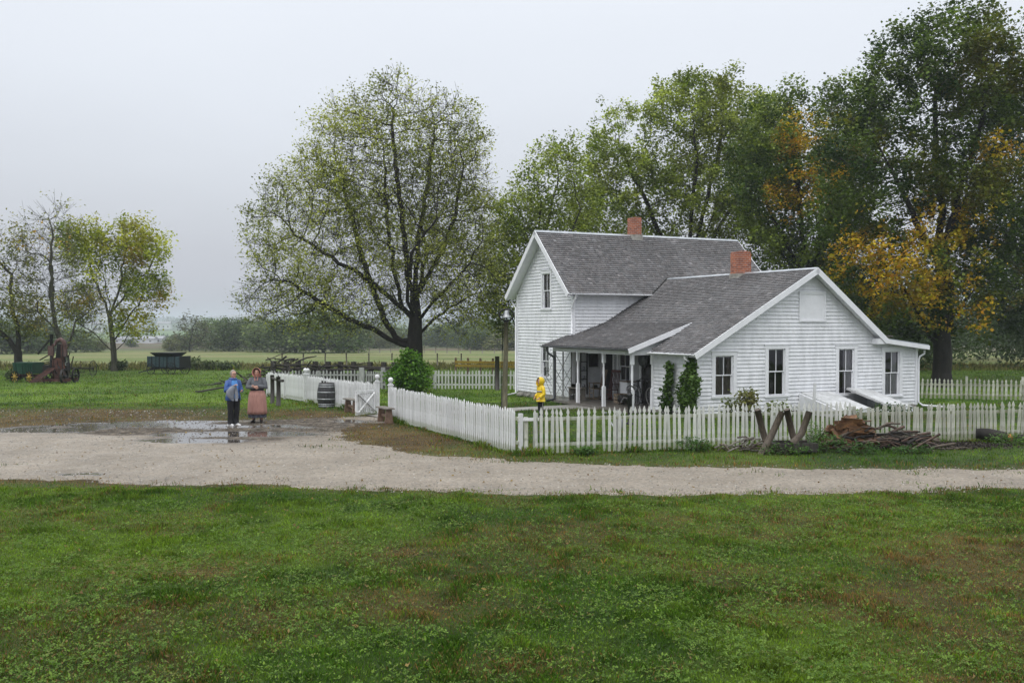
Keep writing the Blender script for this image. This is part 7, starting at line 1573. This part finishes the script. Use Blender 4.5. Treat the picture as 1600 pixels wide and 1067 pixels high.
b.add(vs, [(i * n + k, i * n + k + 1, (i + 1) * n + k + 1, (i + 1) * n + k) for i in range(4) for k in range(n - 1)], True); o = b.obj('apron', Mt['pink_apron'], w2); sd_ = o.modifiers.new('s', 'SOLIDIFY'); sd_.thickness = .008
shoe(w2, .13, -.03, R(14), 'black_boot', .26, .2); shoe(w2, -.13, -.03, R(-12), 'black_boot', .26, .2)
b = MB(); n = 24; vs = []
for (y, rx, rz_, cz) in ((.12, .02, .02, 1.59), (.11, .07, .08, 1.59), (.06, .105, .115, 1.585), (-.02, .115, .13, 1.58), (-.08, .125, .14, 1.575), (-.135, .135, .15, 1.57)):
    for k in range(n): t_ = R(-58) + R(296) * k / (n - 1); vs.append((rx * math.cos(t_) * (1 + .02 * math.sin(k * 2.5)), y + .02 * math.sin(t_), cz + rz_ * math.sin(t_)))
b.add(vs, [(i * n + k, i * n + k + 1, (i + 1) * n + k + 1, (i + 1) * n + k) for i in range(5) for k in range(n - 1)], True); o = b.obj('bonnet', Mt['pink_bonnet'], w2); sd_ = o.modifiers.new('s', 'SOLIDIFY'); sd_.thickness = .01
for s_ in (-1, 1): b = MB(); b.tube([(s_ * .06, -.09, 1.48), (s_ * .045, -.13, 1.40), (s_ * .03, -.15, 1.32)], .014, 6); b.obj('bonnet_tie', Mt['pink_bonnet'], w2)
b = MB(); b.add([(-.10, .06, 1.50), (.10, .06, 1.50), (.12, .10, 1.38), (-.12, .10, 1.38)], [(0, 1, 2, 3)]); o = b.obj('bonnet_skirt', Mt['pink_bonnet'], w2); sd_ = o.modifiers.new('s', 'SOLIDIFY'); sd_.thickness = .01
# ---------------- child in the yellow raincoat, seen from behind the left shoulder
p = gp(845, 31); ch = thing('person', 'child in a yellow hooded raincoat with striped dark trousers in the yard', 'person', p, R(-62)); ch.scale = (1, 1, 1.05)
J = dict(pelvis=(0, 0, .66, .085), belly=(0, 0, .78, .085), chest=(0, 0, .93, (.10, .08)), neckb=(0, 0, 1.02, .045), neck=(0, 0, 1.06, .038), skull=(0, -.01, 1.13, .055),
         hipL=(.065, 0, .62, .062), kneeL=(.07, -.02, .35, .045), ankL=(.075, .0, .07, .034), hipR=(-.065, 0, .62, .062), kneeR=(-.07, .0, .35, .045), ankR=(-.085, .05, .07, .034),
         shL=(.13, 0, .985, .042), elL=(.18, .02, .78, .034), wrL=(.15, -.14, .66, .022), shR=(-.13, 0, .985, .042), elR=(-.18, .02, .78, .034), wrR=(-.12, -.15, .66, .022))
E = [('pelvis', 'belly'), ('belly', 'chest'), ('chest', 'neckb'), ('neckb', 'neck'), ('neck', 'skull'), ('pelvis', 'hipL'), ('hipL', 'kneeL'), ('kneeL', 'ankL'), ('pelvis', 'hipR'), ('hipR', 'kneeR'), ('kneeR', 'ankR'), ('chest', 'shL'), ('shL', 'elL'), ('elL', 'wrL'), ('chest', 'shR'), ('shR', 'elR'), ('elR', 'wrR')]
hand(J, E, 'wrL', 'elL', 1, .6, (-.5, 0, -.3), 'L', .8); hand(J, E, 'wrR', 'elR', -1, .6, (.5, 0, -.3), 'R', .8)
body(ch, J, E); face(ch, Vector((0, -.015, 1.15)), 0, .9, Mt['brow'])
loft([(0, 0, .54, .165, .14), (0, 0, .70, .15, .128), (0, 0, .85, .138, .115), (0, 0, .95, .14, .108), (0, 0, 1.02, .11, .085), (0, 0, 1.06, .06, .055)], 24, .02, 5).obj('raincoat', Mt['yellow_raincoat'], ch)
for z in (.83, .865): loft([(0, 0, z - .012, .146, .123), (0, 0, z + .012, .145, .122)], 24).obj('reflective_band', Mt['reflective'] if z > .85 else Mt['waistband'], ch)
for a_, e_, w_ in (('shL', 'elL', 'wrL'), ('shR', 'elR', 'wrR')):
    A_, B_, C_ = (Vector(J[q][:3]) for q in (a_, e_, w_)); A0_ = Vector((A_.x * .55, A_.y, A_.z + (.035 if A_.z > 1.1 else .02))); b = MB(); b.tube([A0_, A_, A_.lerp(B_, .5), B_, B_.lerp(C_, .5), B_.lerp(C_, .9)], [.035, .064, .064, .06, .055, .05], 12); b.obj('sleeve', Mt['yellow_raincoat'], ch)
b = MB(); n = 22; vs = []
for (y, r_, cz) in ((.125, .01, 1.16), (.11, .07, 1.16), (.06, .115, 1.16), (0, .13, 1.155), (-.06, .13, 1.15), (-.11, .115, 1.15)):
    for k in range(n): t_ = 2 * PI * k / n; vs.append((r_ * .92 * math.cos(t_), y + .03 * math.sin(t_) * (y < 0), cz + r_ * 1.08 * math.sin(t_)))
b.add(vs, [(i * n + k, i * n + (k + 1) % n, (i + 1) * n + (k + 1) % n, (i + 1) * n + k) for i in range(5) for k in range(n)], True); b.tube([(0, .01, 1.0), (0, .02, 1.08)], [.09, .085], 14); o = b.obj('hood', Mt['yellow_raincoat'], ch)
for s_, ay in ((1, 0), (-1, .05)):
    b = MB(); b.tube([(s_ * .06, 0, .64), (s_ * .068, -.01, .35), (s_ * .078, ay, .08)], [.075, .058, .05], 12); q = b.obj('trouser_leg', Mt['black_trousers'], ch)
    b = MB(); b.tube([(s_ * .125, 0, .62), (s_ * .124, -.01, .35), (s_ * .127, ay, .1)], .008, 5); b.obj('stripe', Mt['reflective'], q)
shoe(ch, .078, -.02, 0, 'black_boot', .2); shoe(ch, -.085, .03, 0, 'black_boot', .2)
# trellis laths left of the porch post, part of the porch lattice
b = MB()
for (x0, z0, x1, z1) in ((-.92, .2, -1.25, .95), (-1.25, .75, -.92, 1.5), (-.92, .9, -1.25, 1.35), (-1.25, 1.1, -.92, .6), (-1.25, 1.35, -.92, 1.9)): b.bar((x0, 8.2, z0), (x1, 8.2, z1), .03, .012)
b.obj('lattice', Mt['fence_grey'], house)
HAZE = .0004
EXPO = 0.0
# ================================================================ world, light, haze, camera
w = bpy.data.worlds.new('World'); bpy.context.scene.world = w; w.use_nodes = True
t = w.node_tree; N = t.nodes; L = t.links; bg = N['Background']
sky = N.new('ShaderNodeTexSky'); sky.sky_type = 'NISHITA'; sky.sun_disc = False; SUN_EL, SUN_AZ = R(52), R(-150)
sky.sun_elevation = SUN_EL; sky.sun_rotation = SUN_AZ; sky.dust_density = 6; sky.air_density = 1.5
tc = N.new('ShaderNodeTexCoord'); sp = N.new('ShaderNodeSeparateXYZ'); L.new(tc.outputs['Generated'], sp.inputs[0])
nz = N.new('ShaderNodeTexNoise'); nz.inputs['Scale'].default_value = 1.6; nz.inputs['Detail'].default_value = 5; mp = N.new('ShaderNodeMapping'); mp.inputs['Scale'].default_value = (1, 1, 3); mp.inputs['Rotation'].default_value = (0, R(12), 0)
L.new(tc.outputs['Generated'], mp.inputs[0]); L.new(mp.outputs[0], nz.inputs[0])
ad = N.new('ShaderNodeMath'); ad.operation = 'MULTIPLY_ADD'; ad.inputs[1].default_value = .16; L.new(nz.outputs[0], ad.inputs[0]); L.new(sp.outputs[2], ad.inputs[2])
cr = N.new('ShaderNodeValToRGB'); e = cr.color_ramp.elements
K = 10.0
stops = [(0.0, (.42, .44, .50)), (.05, (.45, .47, .53)), (.12, (.56, .58, .64)), (.22, (.70, .735, .80)), (.33, (.84, .885, .96)), (.40, (.89, .935, 1.01)), (.60, (1.35, 1.38, 1.44)), (1, (2.05, 2.08, 2.13))]
while len(e) < len(stops): e.new(.5)
for q, (p_, c_) in zip(e, stops): q.position = p_; q.color = (*[x * K for x in c_], 1)
L.new(ad.outputs[0], cr.inputs[0])
mx = N.new('ShaderNodeMix'); mx.data_type = 'RGBA'; mx.inputs[0].default_value = .93; L.new(sky.outputs[0], mx.inputs[6]); L.new(cr.outputs[0], mx.inputs[7])
L.new(mx.outputs[2], bg.inputs[0]); bg.inputs[1].default_value = .1
sd = bpy.data.lights.new('sun', 'SUN'); sd.energy = .9; sd.angle = R(35); sd.color = (1, .98, .95)
so = bpy.data.objects.new('sun', sd); C.objects.link(so)
dv = Vector((math.sin(SUN_AZ) * math.cos(SUN_EL), math.cos(SUN_AZ) * math.cos(SUN_EL), math.sin(SUN_EL)))
so.rotation_euler = dv.to_track_quat('Z', 'Y').to_euler(); so.location = dv * 60

hb = MB(); hb.box((0, 2030, 10), (7600, 4200, 34))
hm = bpy.data.materials.new('haze_air'); hm.use_nodes = True; hn = hm.node_tree; hn.nodes.remove(hn.nodes['Principled BSDF'])
pv = hn.nodes.new('ShaderNodeVolumePrincipled'); pv.inputs['Density'].default_value = HAZE; pv.inputs['Color'].default_value = (.80, .87, .97, 1); pv.inputs['Anisotropy'].default_value = .2
hn.links.new(pv.outputs[0], hn.nodes['Material Output'].inputs['Volume'])
if HAZE: tag(hb.obj('haze', hm), kind='stuff')

cam = bpy.data.cameras.new('camera'); co = bpy.data.objects.new('camera', cam); C.objects.link(co)
cam.sensor_width = 36; cam.lens = 36 * F / 1600; cam.clip_end = 12000; cam.clip_start = .1
co.location = (0, 0, CAMH); co.rotation_euler = (R(90) - math.atan(27.5 / F), 0, 0)
sc = bpy.context.scene; sc.camera = co
sc.view_settings.view_transform = 'Standard'; sc.view_settings.look = 'None'; sc.view_settings.exposure = EXPO; sc.view_settings.gamma = 1
sc.cycles.use_denoising = True
sc.cycles.max_bounces = 8; sc.cycles.diffuse_bounces = 3; sc.cycles.transparent_max_bounces = 12; sc.cycles.glossy_bounces = 3; sc.cycles.volume_bounces = 1
